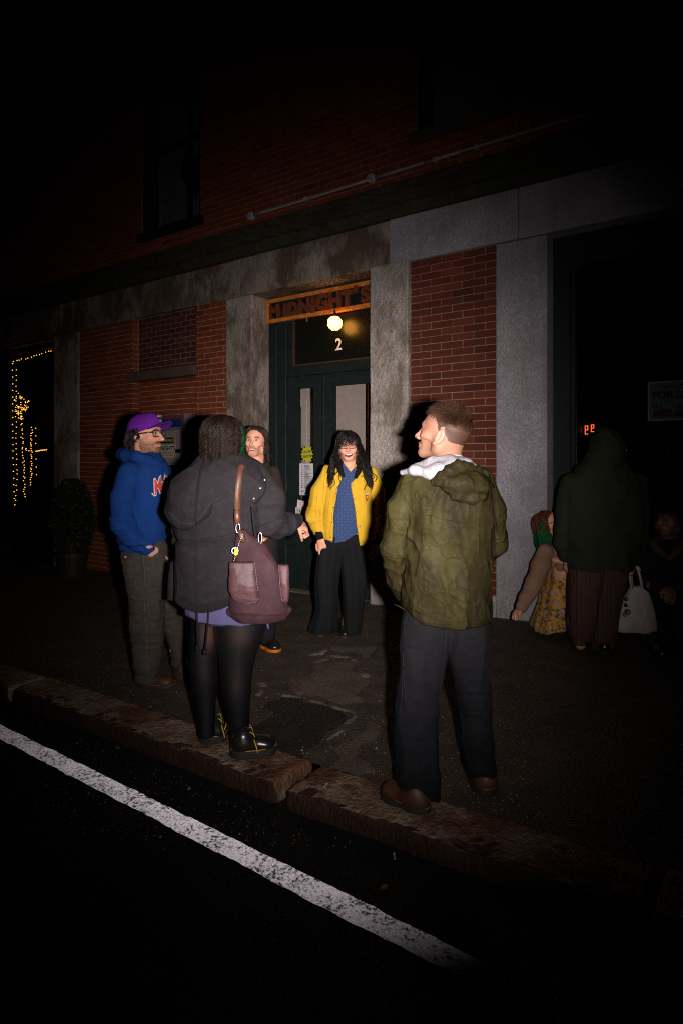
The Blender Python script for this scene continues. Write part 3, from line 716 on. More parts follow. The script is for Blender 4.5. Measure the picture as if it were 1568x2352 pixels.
# ---- globe lamp: faceted opal shade hanging under the board
lp = empty('globe_lamp', (-4.335, 5.83, 2.92), 'lit faceted opal globe lamp hanging under the name board', 'lamp')
lz = 3.008
M_OPAL = NT('lit opal glass'); M_OPAL.set((0.8, 0.7, 0.5), 0.3); M_OPAL.b.inputs['Emission Color'].default_value = (1.0, 0.40, 0.055, 1); M_OPAL.b.inputs['Emission Strength'].default_value = 12.0; M_OPAL = M_OPAL.m
o = Geo().lathe((-4.335, 5.83, lz), [(0.018, 0.078), (0.05, 0.070), (0.078, 0.036), (0.081, -0.02), (0.066, -0.052), (0.035, -0.076), (0.0, -0.078)], 8).build('shade', M_OPAL, lp)
Geo().lathe((-4.335, 5.83, lz), [(0.03, 0.076), (0.034, 0.09), (0.012, 0.11), (0.012, 0.155), (0.0, 0.155)], 16).build('cap', M_DARKF, lp)
Geo().lathe((-4.335, 5.83, lz-0.088), [(0.0, -0.004), (0.012, 0.0), (0.012, 0.012), (0.0, 0.014)], 10).build('finial', M_DARKF, lp)

# ---- papers on the left leaf's glass
YP = YD+0.037
M_YEL = m_plain('fluorescent yellow card', (0.40, 0.375, 0.02), 0.7, 0.2, var=0.05)
sb = empty('starburst_card', (-4.862, YP, 1.5), 'yellow starburst card taped to the narrow door leaf glass', 'card')
sp = []
for i in range(28):
    a = 2*math.pi*i/28; rr = (0.098 if i % 2 == 0 else 0.074)*(1.12 if i in (4, 10, 18, 24) else 1.0)
    sp.append((-4.862+rr*math.cos(a), 1.535+rr*1.05*math.sin(a)))
Geo().prism(sp, YP-0.002, YP).build('card', M_YEL, sb)
wall_text('lettering', 'UPCOMING', -4.925, YP-0.003, 1.545, 0.034, M_INK, sb, 0.0003, 0.0006, 0.12)
wall_text('lettering', 'SHOWS!', -4.915, YP-0.003, 1.49, 0.040, M_INK, sb, 0.0003, 0.0008, 0.1)
ps = empty('schedule_sheet', (-4.866, YP, 1.05), 'white printed list of shows on the narrow door leaf glass', 'poster')
Geo().box(-4.978, -4.752, YP-0.002, YP, 1.045, 1.425).build('paper', M_PAPER, ps)
g = Geo(); rnd = random.Random(3)
for i in range(11):
    z = 1.392-i*0.0262
    g.box(-4.95, -4.932, YP-0.0026, YP-0.0021, z, z+0.009); g.box(-4.926, -4.912, YP-0.0026, YP-0.0021, z+0.001, z+0.007)
    g.box(-4.90, -4.90+rnd.uniform(0.06, 0.11), YP-0.0026, YP-0.0021, z+0.004, z+0.010)
    g.box(-4.90, -4.90+rnd.uniform(0.04, 0.12), YP-0.0026, YP-0.0021, z-0.008, z-0.003)
    g.box(-4.95, -4.778, YP-0.0026, YP-0.0021, z-0.0135, z-0.0125)
g.build('print', M_INK, ps)
wall_text('lettering', 'MAY', -4.955, YP-0.003, 1.083, 0.024, M_INK, ps, 0.0003, 0.001)
wall_text('lettering', '9', -4.942, YP-0.003, 1.058, 0.022, M_INK, ps, 0.0003, 0.001)
wall_text('lettering', '44', -4.905, YP-0.003, 1.06, 0.020, M_INK, ps, 0.0003, 0.0006)
wall_text('lettering', 'MIDNIGHT', -4.868, YP-0.003, 1.083, 0.022, M_INK, ps, 0.0003, 0.001)
tk = empty('flyer_holder', (-4.94, YD, 0.78), 'paper flyer pocket hand lettered TAKE ONE on the door', 'flyer holder')
Geo().prism([(-4.998, 0.845), (-4.78, 0.855), (-4.78, 0.955), (-4.985, 0.99)], YD+0.006, YD+0.0075).build('flyers', m_plain('pinkish flyer paper', (0.66, 0.56, 0.60), 0.85, 0.2), tk)
Geo().prism([(-5.005, 0.75), (-4.775, 0.755), (-4.775, 0.885), (-5.008, 0.895)], YD-0.006, YD+0.0055).build('pocket', M_PAPER, tk)
M_PEN = m_plain('black marker', (0.015, 0.012, 0.03), 0.7); M_RED = m_plain('red print', (0.55, 0.08, 0.12), 0.7)
wall_text('lettering', 'TAKE', -4.99, YD-0.007, 0.835, 0.055, M_PEN, tk, 0.0003, 0, 0.04); wall_text('lettering', 'ONE', -4.925, YD-0.007, 0.77, 0.055, M_PEN, tk, 0.0003, 0, 0.02)
wall_text('lettering', 'free', -4.995, YD-0.007, 0.775, 0.035, M_RED, tk, 0.0003, 0, 0.05)
g = Geo()
for i in range(4): g.box(-4.965+0.004*i, -4.95+0.004*i, YD+0.005, YD+0.0058, 0.955-i*0.02, 0.962-i*0.02)
for i in range(4): g.box(-4.94+0.004*i, -4.86+0.004*i, YD+0.005, YD+0.0058, 0.953-i*0.02, 0.958-i*0.02)
g.build('print', M_RED, tk)

# ---- glazed notice case in the recess
nc = empty('notice_case', (-7.0, YF+0.11, 0.6), 'blue backed notice case with steel frame in the wall recess', 'notice case')
cx0, cx1, cy0, cy1, cz0, cz1 = -7.50, -6.61, YF-0.055, YF+0.108, 0.62, 2.06
M_CASE = m_plain('grey painted steel case', (0.22, 0.20, 0.21), 0.5, 0.5, 0.3, var=0.15, bump=0.05)
M_BLUE = m_plain('blue back panel', (0.006, 0.03, 0.16), 0.6, 0.3); M_FRM = m_plain('brown red frame', (0.10, 0.035, 0.035), 0.5)
Geo().box(cx1-0.02, cx1, cy0, cy1, cz0, cz1).box(cx0, cx0+0.02, cy0, cy1, cz0, cz1).box(cx0+0.02, cx1-0.02, cy0, cy1, cz1-0.02, cz1).box(cx0+0.02, cx1-0.02, cy0, cy1, cz0, cz0+0.02).build('cabinet', M_CASE, nc)
Geo().box(cx0+0.02, cx1-0.02, cy1-0.01, cy1-0.002, cz0+0.02, cz1-0.02).build('backing', M_BLUE, nc)
Geo().box(cx0+0.001, cx0+0.055, cy0-0.014, cy0-0.001, cz0, cz1).box(cx1-0.055, cx1-0.001, cy0-0.014, cy0-0.001, cz0, cz1).box(cx0+0.055, cx1-0.055, cy0-0.014, cy0-0.001, cz1-0.06, cz1).box(cx0+0.055, cx1-0.055, cy0-0.014, cy0-0.001, cz0, cz0+0.05).build('door_frame', M_FRM, nc)
Geo().box(cx1-0.006, cx1+0.001, cy0-0.018, cy0-0.004, 1.72, cz1-0.015).build('edge_trim', M_STEEL, nc)
for x in (cx1-0.03, cx1-0.25, cx1-0.45): Geo().lathe((x, cy0-0.014, cz1-0.03), [(0, -0.003), (0.006, -0.003), (0.006, 0)], 8, 'Y').build('screw', M_STEEL, nc)
bx0, bx1 = -7.36, -6.70; by = cy0+0.05
bd = Geo().box(bx0, bx1, by, by+0.02, 0.85, 1.90).build('board', m_plain('grey board', (0.26, 0.23, 0.25), 0.6, var=0.1), nc)
Geo().box(bx1-0.03, bx1, by-0.02, by-0.001, 0.85, 1.90).box(bx1-0.115, bx1-0.105, by-0.012, by-0.001, 0.9, 1.82).box(bx0, bx0+0.03, by-0.02, by-0.001, 0.85, 1.90).box(bx0+0.03, bx1-0.03, by-0.02, by-0.001, 1.86, 1.90).build('trim', M_CASE, bd)
Geo().box(bx1-0.12, bx1+0.06, by-0.03, by-0.021, 1.555, 1.605).build('latch', M_BLACK, nc)
pp = empty('show_poster', (-7.0, by-0.003, 1.45), 'tan poster with black show lettering inside the notice case', 'poster')
Geo().box(-7.30, -6.825, by-0.004, by-0.001, 1.475, 1.80).build('paper', m_plain('kraft paper', (0.36, 0.25, 0.14), 0.9), pp)
Geo().box(-7.22, -6.885, by-0.006, by-0.0045, 1.685, 1.765).build('strip', M_INK, pp)
wall_text('lettering', 'LIVE SHOWS', -6.905, by-0.0068, 1.71, 0.048, M_YEL if False else m_plain('cream ink', (0.55, 0.48, 0.33), 0.7), pp, 0.0003, 0.001, align='RIGHT')
Geo().box(-7.29, -6.84, by-0.006, by-0.0045, 1.575, 1.665).build('strip', M_PAPER, pp)
wall_text('lettering', "MIDNIGHT'S", -6.845, by-0.0068, 1.592, 0.082, M_INK, pp, 0.0003, 0.0026, align='RIGHT')
Geo().box(-7.26, -6.875, by-0.006, by-0.0045, 1.505, 1.548).build('strip', M_PAPER, pp)
wall_text('lettering', '"A GREAT PLACE TO DRINK"', -6.882, by-0.0068, 1.517, 0.030, M_INK, pp, 0.0003, 0.0006, align='RIGHT')
bp = empty('gig_poster', (-7.0, by-0.003, 0.99), 'black gig poster pinned below the tan poster', 'poster')
Geo().box(-7.13, -6.86, by-0.004, by-0.001, 1.05, 1.405).build('border', M_PAPER, bp)
Geo().box(-7.12, -6.87, by-0.006, by-0.0045, 1.06, 1.395).build('print', M_INK, bp)
g = Geo()
for z, a, b in ((1.27, -7.05, -6.93), (1.25, -7.04, -6.94), (1.23, -7.06, -6.92), (1.14, -7.04, -6.95), (1.11, -7.05, -6.93)): g.box(a, b, by-0.0075, by-0.0065, z, z+0.009)
g.build('lines', m_plain('grey print', (0.22, 0.20, 0.2), 0.8), bp)
wall_text('scrawl', 'B', bx1-0.195, by-0.0015, 1.345, 0.085, M_INK, bd, 0.0003, -0.001, -0.1, 0.3); wall_text('scrawl', 'r', bx1-0.135, by-0.0015, 1.345, 0.07, M_INK, bd, 0.0003, 0, 0, 0.3); wall_text('scrawl', '0', bx1-0.085, by-0.0015, 1.31, 0.085, M_INK, bd, 0.0003, -0.001, 0, 0.2)
Geo().box(cx0+0.03, cx1-0.03, cy0-0.008, cy0-0.005, cz0+0.03, cz1-0.03).build('pane', M_GLASS, nc)

# ---- shop windows either side
def shop_window(x0, x1, z0, z1, y, name, r, label):
    w = empty(name, (x0, y, z0)); w.parent = bld; w.location = Vector(w.location)-Vector(bld.location); w['label'] = label
    gx0, gx1, gz0, gz1 = x0+0.15, x1-0.15, z0+0.16, z1-(0.22 if x0 > -5 else 0.06)
    # frame plate with rounded upper corners
    arc = lambda cx, cz, a0, a1: [(cx+r*math.cos(a), cz+r*math.sin(a)) for a in np.linspace(a0, a1, 8)]
    inner = [(gx0, gz0)] + [(gx1, gz0)] + arc(gx1-r, gz1-r, 0, math.pi/2) + arc(gx0+r, gz1-r, math.pi/2, math.pi)
    outer = [(x0, z0), (x1, z0)] + [(x1, z1)]*8 + [(x0, z1)]*8
    for nm, dy, grow, m in (('frame', 0.0, 0.0, M_DARKF), ('inner_frame', 0.03, 0.035, M_DARKF)):
        g = Geo(); k = len(inner)
        inn = [(px+(gx0+gx1-2*px)/(gx1-gx0)*grow*1.0, pz+(gz0+gz1-2*pz)/(gz1-gz0)*grow) for px, pz in inner]
        out_ = outer if grow == 0 else [(px-(gx0+gx1-2*px)/(gx1-gx0)*0.01, pz-(gz0+gz1-2*pz)/(gz1-gz0)*0.01) for px, pz in inner]
        for yy in (y+dy, y+dy+0.05):
            g.v += [(px, yy, pz) for px, pz in out_] + [(px, yy, pz) for px, pz in inn]
        for i in range(k):
            j = (i+1) % k
            g.f += [(i, j, k+j, k+i), (2*k+j, 2*k+i, 3*k+i, 3*k+j), (k+i, k+j, 3*k+j, 3*k+i)]
        me = mesh(nm, g.v, g.f); bm = bmesh.new(); bm.from_mesh(me); bmesh.ops.remove_doubles(bm, verts=bm.verts, dist=1e-5); bmesh.ops.recalc_face_normals(bm, faces=bm.faces); bm.to_mesh(me); bm.free()
        link(nm, me, w, m)
    Geo().box(gx0-0.005, gx1+0.005, y+0.055, y+0.061, gz0-0.005, gz1+0.005).build('pane', M_WGLASS, w)
    Geo().box(x0, x1, y-0.1, y+0.1, z0-0.4, z0-0.001).build('stall_riser', M_DARKF, w, bevel=0.006)
    return w
w_r = shop_window(-1.876, 2.4, 0.42, LZ0-0.002, YF+0.15, 'shop_window', 0.10, 'dark shop window right of the clean granite pillar')
w_l = shop_window(-11.74, -9.858, 0.42, LZ0-0.06, YF+0.14, 'shop_window', 0.10, 'shop window hung with string lights')
Geo().box(-14, -11.745, YF+0.02, YF+0.3, -0.8, LZ0-0.01).build('far_wall', M_DARKF, bld)
M_ROOM = m_plain('unlit shop interior', (0.012, 0.011, 0.011), 0.9, 0.1)
rm = Geo().box(-1.9, 2.6, 8.6, 8.7, -0.4, 3.6).box(-1.98, -1.9, 6.1, 8.7, -0.4, 3.6).box(-1.9, 2.6, 6.0, 8.7, -0.45, -0.35).box(-1.9, 2.6, 6.0, 8.7, 3.5, 3.6).build('shop_interior', M_ROOM, bld)
rm = Geo().box(-13.5, -9.0, 8.6, 8.7, -0.6, 3.6).box(-9.1, -9.0, 6.1, 8.7, -0.6, 3.6).box(-13.5, -9.0, 6.02, 8.7, -0.65, -0.55).box(-13.5, -9.0, 6.02, 8.7, 3.5, 3.6).build('shop_interior', M_ROOM, bld)
Geo().box(2.4, 3.2, YF+0.02, YF+0.4, -0.3, LZ0-0.002).build('granite_pillar', M_GRAN, bld)

# lease sign behind the right-hand glass
fs = empty('lease_sign', (-0.5, YF+0.26, 1.8), 'white lease sign with dark lettering in the shop window', 'sign')
def sgn(x, y, Y=YF+0.26):
    a = (x-PCX)/FPX; rx, ry, rz = a*CC-SS, a*SS+CC, (PHY-y)/FPX; t_ = Y/ry
    return t_*rx, EYE+t_*rz
sx0, sz1 = sgn(1490, 881); _, sz0 = sgn(1490, 964); sx1 = sx0+0.62
YG = YF+0.26
Geo().box(sx0, sx1, YG, YG+0.006, sz0, sz1).build('panel', m_plain('grey white sign plastic', (0.26, 0.255, 0.26), 0.6), fs)
Geo().box(sx0-0.012, sx1+0.012, YG-0.002, YG+0.005, sz1, sz1+0.012).box(sx0-0.012, sx1+0.012, YG-0.002, YG+0.005, sz0-0.012, sz0).box(sx0-0.012, sx0, YG-0.002, YG+0.005, sz0, sz1).build('border', M_WHITEP, fs)
M_SRED = m_plain('brick red print', (0.20, 0.05, 0.04), 0.6); M_SDK = m_plain('dark purple print', (0.05, 0.02, 0.025), 0.6)
hs = sz1-sz0
wall_text('lettering', 'THIS SPACE', sx0+0.07, YG-0.001, sz1-0.16*hs, 0.13*hs, M_SRED, fs, 0.0003, 0.0008)
wall_text('lettering', 'FOR LEASE', sx0+0.025, YG-0.001, sz1-0.42*hs, 0.27*hs, M_SDK, fs, 0.0003, 0.004)
wall_text('lettering', '(802)', sx0+0.20, YG-0.001, sz1-0.76*hs, 0.15*hs, M_SDK, fs, 0.0003, 0.001)
Geo().prism([(sx0+0.02, sz0+0.02), (sx0+0.17, sz0+0.02), (sx0+0.17, sz0+0.075), (sx0+0.10, sz0+0.085), (sx0+0.09, sz0+0.115), (sx0+0.08, sz0+0.085), (sx0+0.03, sz0+0.07)], YG-0.002, YG-0.0005).build('picture', M_SRED, fs)
Geo().box(sx0+0.185, sx1-0.02, YG-0.002, YG-0.0005, sz0+0.02, sz0+0.065).build('band', M_SDK, fs)
Geo().box(sx0+0.02, sx0+0.065, YG-0.002, YG-0.0005, sz1-0.68*hs, sz1-0.57*hs).build('emblem', M_SRED, fs)

# glowing digits added behind the glass in place of a street sign's reflection
M_REFL = m_emit('red led', (1.0, 0.11, 0.03), 2.6); M_REFL_DIM = m_emit('dim red led', (1.0, 0.06, 0.02), 0.18)
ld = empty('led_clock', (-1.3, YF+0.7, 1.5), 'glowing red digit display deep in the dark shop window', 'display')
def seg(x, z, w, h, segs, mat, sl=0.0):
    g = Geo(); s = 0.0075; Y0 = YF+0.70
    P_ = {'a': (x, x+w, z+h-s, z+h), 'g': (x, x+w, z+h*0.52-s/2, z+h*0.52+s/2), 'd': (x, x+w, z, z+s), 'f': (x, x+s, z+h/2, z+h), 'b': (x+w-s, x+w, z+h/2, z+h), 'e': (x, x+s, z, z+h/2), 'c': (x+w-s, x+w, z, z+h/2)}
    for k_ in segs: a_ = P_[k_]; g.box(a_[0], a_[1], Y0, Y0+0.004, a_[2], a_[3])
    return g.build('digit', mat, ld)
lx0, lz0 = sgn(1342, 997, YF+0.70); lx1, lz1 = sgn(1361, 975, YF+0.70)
seg(lx0-0.001, lz0-0.004, (lx1-lx0)*0.40, (lz1-lz0)*0.95, 'afgbed', M_REFL)
seg(lx0+(lx1-lx0)*0.72, lz0+0.018, (lx1-lx0)*0.38, (lz1-lz0)*0.80, 'abgfed', M_REFL)
seg(lx0-0.035, lz0+0.012, 0.008, (lz1-lz0)*0.6, 'fe', M_REFL_DIM)
Geo().box(lx0-0.06, lx1+0.06, YF+0.706, YF+0.74, lz0-0.03, lz1+0.03).build('case', M_BLACK, ld)  # black backing box added behind the reflected digits
for i, (x, y) in enumerate(((1435, 1033), (1432.5, 1040))):  # two glowing dots added for street lights mirrored in the glass
    a_, b_ = sgn(x, y, YF+0.9)
    o = Geo().lathe((a_, YF+0.9, b_), [(0, -0.008), (0.010, -0.004), (0.010, 0.004), (0, 0.008)], 10, 'Y').build('indicator_light', m_emit('red indicator', (1, 0.04, 0.04), 1.6), None)
    tag(o, ['upper of two small red lights in the dark shop', 'lower of two small red lights in the dark shop'][i], 'light', 'red lights in the shop window')

# ---- string lights in the left window
st = empty('string_lights', (-10.6, YF+0.28, 0.6), 'warm fairy light strings hanging in the far shop window', 'string lights')
M_BULB = m_emit('warm fairy bulb', (1.0, 0.36, 0.045), 6.0)
YL = YF+0.205
bm = bmesh.new(); bmesh.ops.create_icosphere(bm, subdivisions=1, radius=0.0085); bulb_me = bpy.data.meshes.new('bulb'); bm.to_mesh(bulb_me); bm.free(); bulb_me.materials.append(M_BULB)
def bulb(x, y, Y):
    X, Z = sgn(x, y, Y); o = bpy.data.objects.new('bulb', bulb_me); COL.objects.link(o); o.parent = st
    o.location = Vector((X, Y, Z))-Vector(st.location); return (X, Y, Z)
k_ = 0.297*0.628/1.0          # zoomed crop -> photo scale
wires = []
def cpt(cx, cy): return cx*0.1899*0.983, 784.0+cy*0.1899*0.983
def strand(pts, Y, n, jx=2.0):
    ps_ = []
    L = np.cumsum([0]+[math.dist(pts[i], pts[i+1]) for i in range(len(pts)-1)])
    for s_ in np.linspace(0, L[-1], n):
        i = min(np.searchsorted(L, s_, 'right')-1, len(pts)-2); f_ = (s_-L[i])/max(1e-6, L[i+1]-L[i])
        x = pts[i][0]+(pts[i+1][0]-pts[i][0])*f_+random.uniform(-jx, jx); y = pts[i][1]+(pts[i+1][1]-pts[i][1])*f_+random.uniform(-jx, jx)
        ps_.append(bulb(x, y, Y))
    wires.append(ps_)
strand([(29.5, 835), (30, 900), (30, 1000), (32, 1100), (35, 1160)], YL, 22, 0.6)
strand([(32, 832), (50, 826), (75, 818), (100, 810), (118, 806)], YL+0.02, 14, 1.8)
strand([(37, 850), (37, 960), (40, 1060), (38, 1150)], YL+0.05, 26, 1.6)
strand([(45, 905), (50, 945), (50, 990), (54, 1030), (55, 1080), (57, 1120), (57, 1142)], YL+0.08, 40, 2.4)
strand([(34, 918), (48, 910), (58, 920), (68, 925), (56, 940), (40, 934), (62, 938), (46, 950), (36, 942), (52, 958), (44, 965)], YL+0.07, 60, 4)
strand([(74, 982), (73, 1010), (74, 1050), (72, 1090), (71, 1112)], YL+0.1, 28, 2.2)
strand([(83, 983), (83, 1040), (84, 1090)], YL+0.1, 7, 0.6)
strand([(84, 1036), (107, 1033)], YL+0.1, 11, 0.5)
strand([(58, 1030), (66, 1036)], YL+0.1, 4, 2)
g = Geo()
for w_ in wires: g.tube(w_, 0.0015, 4, False)
g.build('wire', M_DARKF, st)
ms = wall_text('window_lettering', 'MARK', sgn(72, 0, YF+0.9)[0], YF+0.9, sgn(75, 980, YF+0.9)[1], 0.30, m_plain('dark red sign paint', (0.05, 0.012, 0.01), 0.6), None, 0.002, 0.002); tag(ms, 'faint dark red lettering inside the fairy light window', 'lettering')

# ---- potted evergreen against the left wall
tp = empty('potted_shrub', (-8.55, 5.20, ground_z(-8.55)), 'dark clipped evergreen shrub in a pot by the wall', 'shrub')
M_LEAF = m_plain('dark evergreen leaf', (0.009, 0.013, 0.004), 0.6, 0.3, var=0.5, scale=8)
bz = ground_z(-8.55)
Geo().lathe((-8.55, 5.20, bz), [(0.0, 0.0), (0.17, 0.0), (0.22, 0.30), (0.24, 0.30), (0.24, 0.34), (0.20, 0.34), (0.19, 0.28), (0.0, 0.28)], 20).build('pot', m_plain('black pot', (0.02, 0.018, 0.016), 0.6), tp, smooth=False)
Geo().tube([(-8.55, 5.20, bz+0.25), (-8.55, 5.20, bz+1.1)], [0.03, 0.012], 8).build('stem', M_BROWNW, tp)
N = 5200; h_ = RNG.random(N)**0.85; a_ = RNG.random(N)*2*np.pi
prof_r = 0.30*np.sqrt(np.clip(np.sin(np.pi*np.clip(h_*0.86+0.12, 0, 1)), 0, 1))*(0.75+0.45*vnoise(np.cos(a_)*2.2, np.sin(a_)*2.2, h_*5, 3))
r_ = prof_r*np.sqrt(RNG.uniform(0.45, 1.0, N))
cpos = np.stack([-8.55+r_*np.cos(a_), 5.20+r_*np.sin(a_), bz+0.33+h_*1.05], -1)
d1_ = RNG.normal(size=(N, 3)); d1_ /= np.linalg.norm(d1_, axis=1)[:, None]
d2_ = np.cross(d1_, RNG.normal(size=(N, 3))); d2_ /= np.linalg.norm(d2_, axis=1)[:, None]
L_ = RNG.uniform(0.018, 0.036, N)[:, None]
lvv = np.stack([cpos-d1_*L_, cpos+d2_*L_*0.4, cpos+d1_*L_, cpos-d2_*L_*0.4], 1).reshape(-1, 3)
link('foliage', mesh('foliage', lvv, np.arange(4*N).reshape(N, 4)), tp, M_LEAF)

# ---- litter
M_BUTT = m_plain('cigarette filter', (0.42, 0.26, 0.14), 0.8); M_CIGP = m_plain('cigarette paper', (0.7, 0.66, 0.6), 0.8); M_DRY = m_plain('dry leaf', (0.22, 0.09, 0.03), 0.8, var=0.4)
rnd = random.Random(5)
for i, (x, y, dz, lab) in enumerate([(748, 1809, 0, 'cigarette butt on the pavement behind the kerb joint'), (905, 1970, ROAD_DZ, 'orange cigarette butt in the gutter nearest the street'), (640, 1822, ROAD_DZ, 'crushed cigarette butt in the gutter below the kerb joint'), (330, 1722, ROAD_DZ, 'cigarette butt in the gutter below the long kerb stone')]):
    X, Y = gpt(x, y, dz); z = ground_z(X)+dz+0.006+(0.004 if dz == 0 else 0); a = rnd.uniform(0, 3)
    e_ = empty('cigarette_butt', (X, Y, z), lab, 'cigarette butt', 'litter on the ground')
    u_ = (math.cos(a)*0.016, math.sin(a)*0.016)
    Geo().tube([(X-u_[0], Y-u_[1], z), (X+u_[0]*0.2, Y+u_[1]*0.2, z)], 0.0042, 8).build('filter', M_BUTT, e_); Geo().tube([(X+u_[0]*0.2, Y+u_[1]*0.2, z), (X+u_[0], Y+u_[1], z+0.001)], [0.0041, 0.0036], 8).build('paper', M_CIGP, e_)
for i, (x, y, dz, lab) in enumerate([(724, 1560, 0.006, 'small orange dry leaf on the pavement by the arched crack'), (655, 1830, ROAD_DZ+0.004, 'crumpled dry leaf in the gutter by the kerb joint'), (270, 1718, ROAD_DZ+0.004, 'pale dry leaf in the gutter'), (880, 2040, ROAD_DZ+0.004, 'tiny brown leaf on the black road')]):
    X, Y = gpt(x, y, dz); z = ground_z(X)+dz+0.004; a = rnd.uniform(0, 3); s_ = 0.014
    pts = [(X+s_*rr*math.cos(a+t_), Y+s_*rr*math.sin(a+t_), z+0.003*math.sin(3*t_)) for t_, rr in ((0, 1.6), (0.8, 0.9), (1.7, 0.7), (3.1, 1.3), (4.4, 0.75), (5.5, 0.9))]
    o = link('dry_leaf', mesh('dry_leaf', pts+[(p[0], p[1], p[2]-0.0015) for p in pts], [tuple(range(6)), tuple(range(11, 5, -1))]+[(i_, 6+i_, 6+(i_+1) % 6, (i_+1) % 6) for i_ in range(6)]), None, M_DRY); tag(o, lab, 'leaf', 'litter on the ground')
# ------------------------------------------------------------------ sculpting: distance fields meshed with surface nets
def nrm(v): v = np.asarray(v, float); return v/np.linalg.norm(v)
class Field:
    def __init__(self, lo, hi, h):
        self.lo = np.asarray(lo, float); self.h = h
        n = np.ceil((np.asarray(hi, float)-self.lo)/h).astype(int)+1
        self.n = n; self.ax = [(self.lo[i]+np.arange(n[i])*h).astype(np.float32) for i in range(3)]
        self.v = np.full(tuple(n), 1.0, dtype=np.float32)
    def win(self, lo, hi, m):
        s = []
        for i in range(3):
            a = int(max(0, math.floor((lo[i]-m-self.lo[i])/self.h))); b = int(min(self.n[i], math.ceil((hi[i]+m-self.lo[i])/self.h)+1))
            if b <= a: return None
            s.append(slice(a, b))
        x = self.ax[0][s[0]][:, None, None]; y = self.ax[1][s[1]][None, :, None]; z = self.ax[2][s[2]][None, None, :]
        return tuple(s), x, y, z
    def put(self, s, d, k, op):
        a = self.v[s]
        if op == 'sub': a = -a
        if k > 0:
            hh = np.clip(0.5+0.5*(d-a)/k, 0, 1); r = d*(1-hh)+a*hh-k*hh*(1-hh)
        else: r = np.minimum(a, d)
        self.v[s] = -r if op == 'sub' else r
    def cone(self, a, b, ra, rb=None, k=0.02, op='add', flat=None):
        """tapered capsule; flat=(axis, ratio) squeezes its section along an axis"""
        a = np.asarray(a, float); b = np.asarray(b, float); rb = ra if rb is None else rb
        R = max(ra, rb)*1.05
        w = self.win(np.minimum(a, b)-R, np.maximum(a, b)+R, k+3*self.h)
        if w is None: return self
        s, x, y, z = w
        px, py, pz = x-a[0], y-a[1], z-a[2]; ba = b-a
        if flat is not None:
            ax, ra_ = nrm(flat[0]), flat[1]; f = 1/ra_-1
            dp = (px*ax[0]+py*ax[1]+pz*ax[2])*f
            px, py, pz = px+ax[0]*dp, py+ax[1]*dp, pz+ax[2]*dp
            ba = ba+ax*np.dot(ba, ax)*f
        t = np.clip((px*ba[0]+py*ba[1]+pz*ba[2])/max(1e-9, ba@ba), 0, 1)
        d = np.sqrt((px-ba[0]*t)**2+(py-ba[1]*t)**2+(pz-ba[2]*t)**2)-(ra+(rb-ra)*t)
        if flat is not None: d = d*flat[1]**0.5
        self.put(s, d.astype(np.float32), k, op); return self
    def chain(self, pts, k=0.02, flat=None):
        for (p, r), (q, t) in zip(pts[:-1], pts[1:]): self.cone(p, q, r, t, k, 'add', flat)
        return self
    def ell(self, c, r, k=0.02, op='add', rot=None):
        c = np.asarray(c, float); r = np.asarray(r, float); R = r.max() if rot is not None else r
        w = self.win(c-R, c+R, k+3*self.h)
        if w is None: return self
        s, x, y, z = w; px, py, pz = x-c[0], y-c[1], z-c[2]
        if rot is not None:
            m = np.asarray(rot); px, py, pz = (px*m[0, 0]+py*m[1, 0]+pz*m[2, 0], px*m[0, 1]+py*m[1, 1]+pz*m[2, 1], px*m[0, 2]+py*m[1, 2]+pz*m[2, 2])
        k0 = np.sqrt((px/r[0])**2+(py/r[1])**2+(pz/r[2])**2); k1 = np.sqrt((px/r[0]**2)**2+(py/r[1]**2)**2+(pz/r[2]**2)**2)
        d = k0*(k0-1)/np.maximum(k1, 1e-6)
        self.put(s, d.astype(np.float32), k, op); return self
    def loft(self, keys, k=0.02, op='add', n=2.4, wave=None, cap=0.012):
        """stack of oval sections (z, cx, cy, rx, ry) from low to high"""
        K = np.array(sorted(keys), float); z0, z1 = K[0, 0], K[-1, 0]
        lo = (np.min(K[:, 1]-K[:, 3]), np.min(K[:, 2]-K[:, 4]), z0); hi = (np.max(K[:, 1]+K[:, 3]), np.max(K[:, 2]+K[:, 4]), z1)
        w = self.win(lo, hi, k+3*self.h+0.02)
        s, x, y, z = w; zz = np.clip(z.ravel(), z0, z1)
        def itp(col):
            a = np.interp(zz, K[:, 0], K[:, col]); e = 0.02
            b = sum(np.interp(np.clip(zz+o, z0, z1), K[:, 0], K[:, col]) for o in (-2*e, -e, 0, e, 2*e))/5
            return (0.3*a+0.7*b)[None, None, :]
        cx, cy, rx, ry = itp(1), itp(2), itp(3), itp(4)
        ux, uy = (x-cx)/rx, (y-cy)/ry
        q = (np.abs(ux)**n+np.abs(uy)**n)**(1.0/n)
        if wave is not None: q = q+wave(np.arctan2(uy, ux), z)
        d = (q-1)*np.minimum(rx, ry)
        d = np.maximum(d, np.maximum(z-z1, z0-z)+0*d) if cap <= 0 else np.maximum(d, np.maximum(z-z1, z0-z)+0*d)
        self.put(s, d.astype(np.float32), k, op); return self
    def mesh(self):
        """naive surface nets -> vertices, quads"""
        v = self.v; sgn_ = v < 0
        nx, ny, nz = v.shape
        c = [(i, j, k) for i in (0, 1) for j in (0, 1) for k in (0, 1)]
        sub = lambda a, o: a[o[0]:nx-1+o[0], o[1]:ny-1+o[1], o[2]:nz-1+o[2]]
        cnt = np.zeros((nx-1, ny-1, nz-1), np.int8)
        for o in c: cnt += sub(sgn_, o)
        act = np.argwhere((cnt > 0) & (cnt < 8))
        if len(act) == 0: return np.zeros((0, 3)), np.zeros((0, 4), int)
        idx = np.full((nx-1, ny-1, nz-1), -1, np.int32); idx[act[:, 0], act[:, 1], act[:, 2]] = np.arange(len(act))
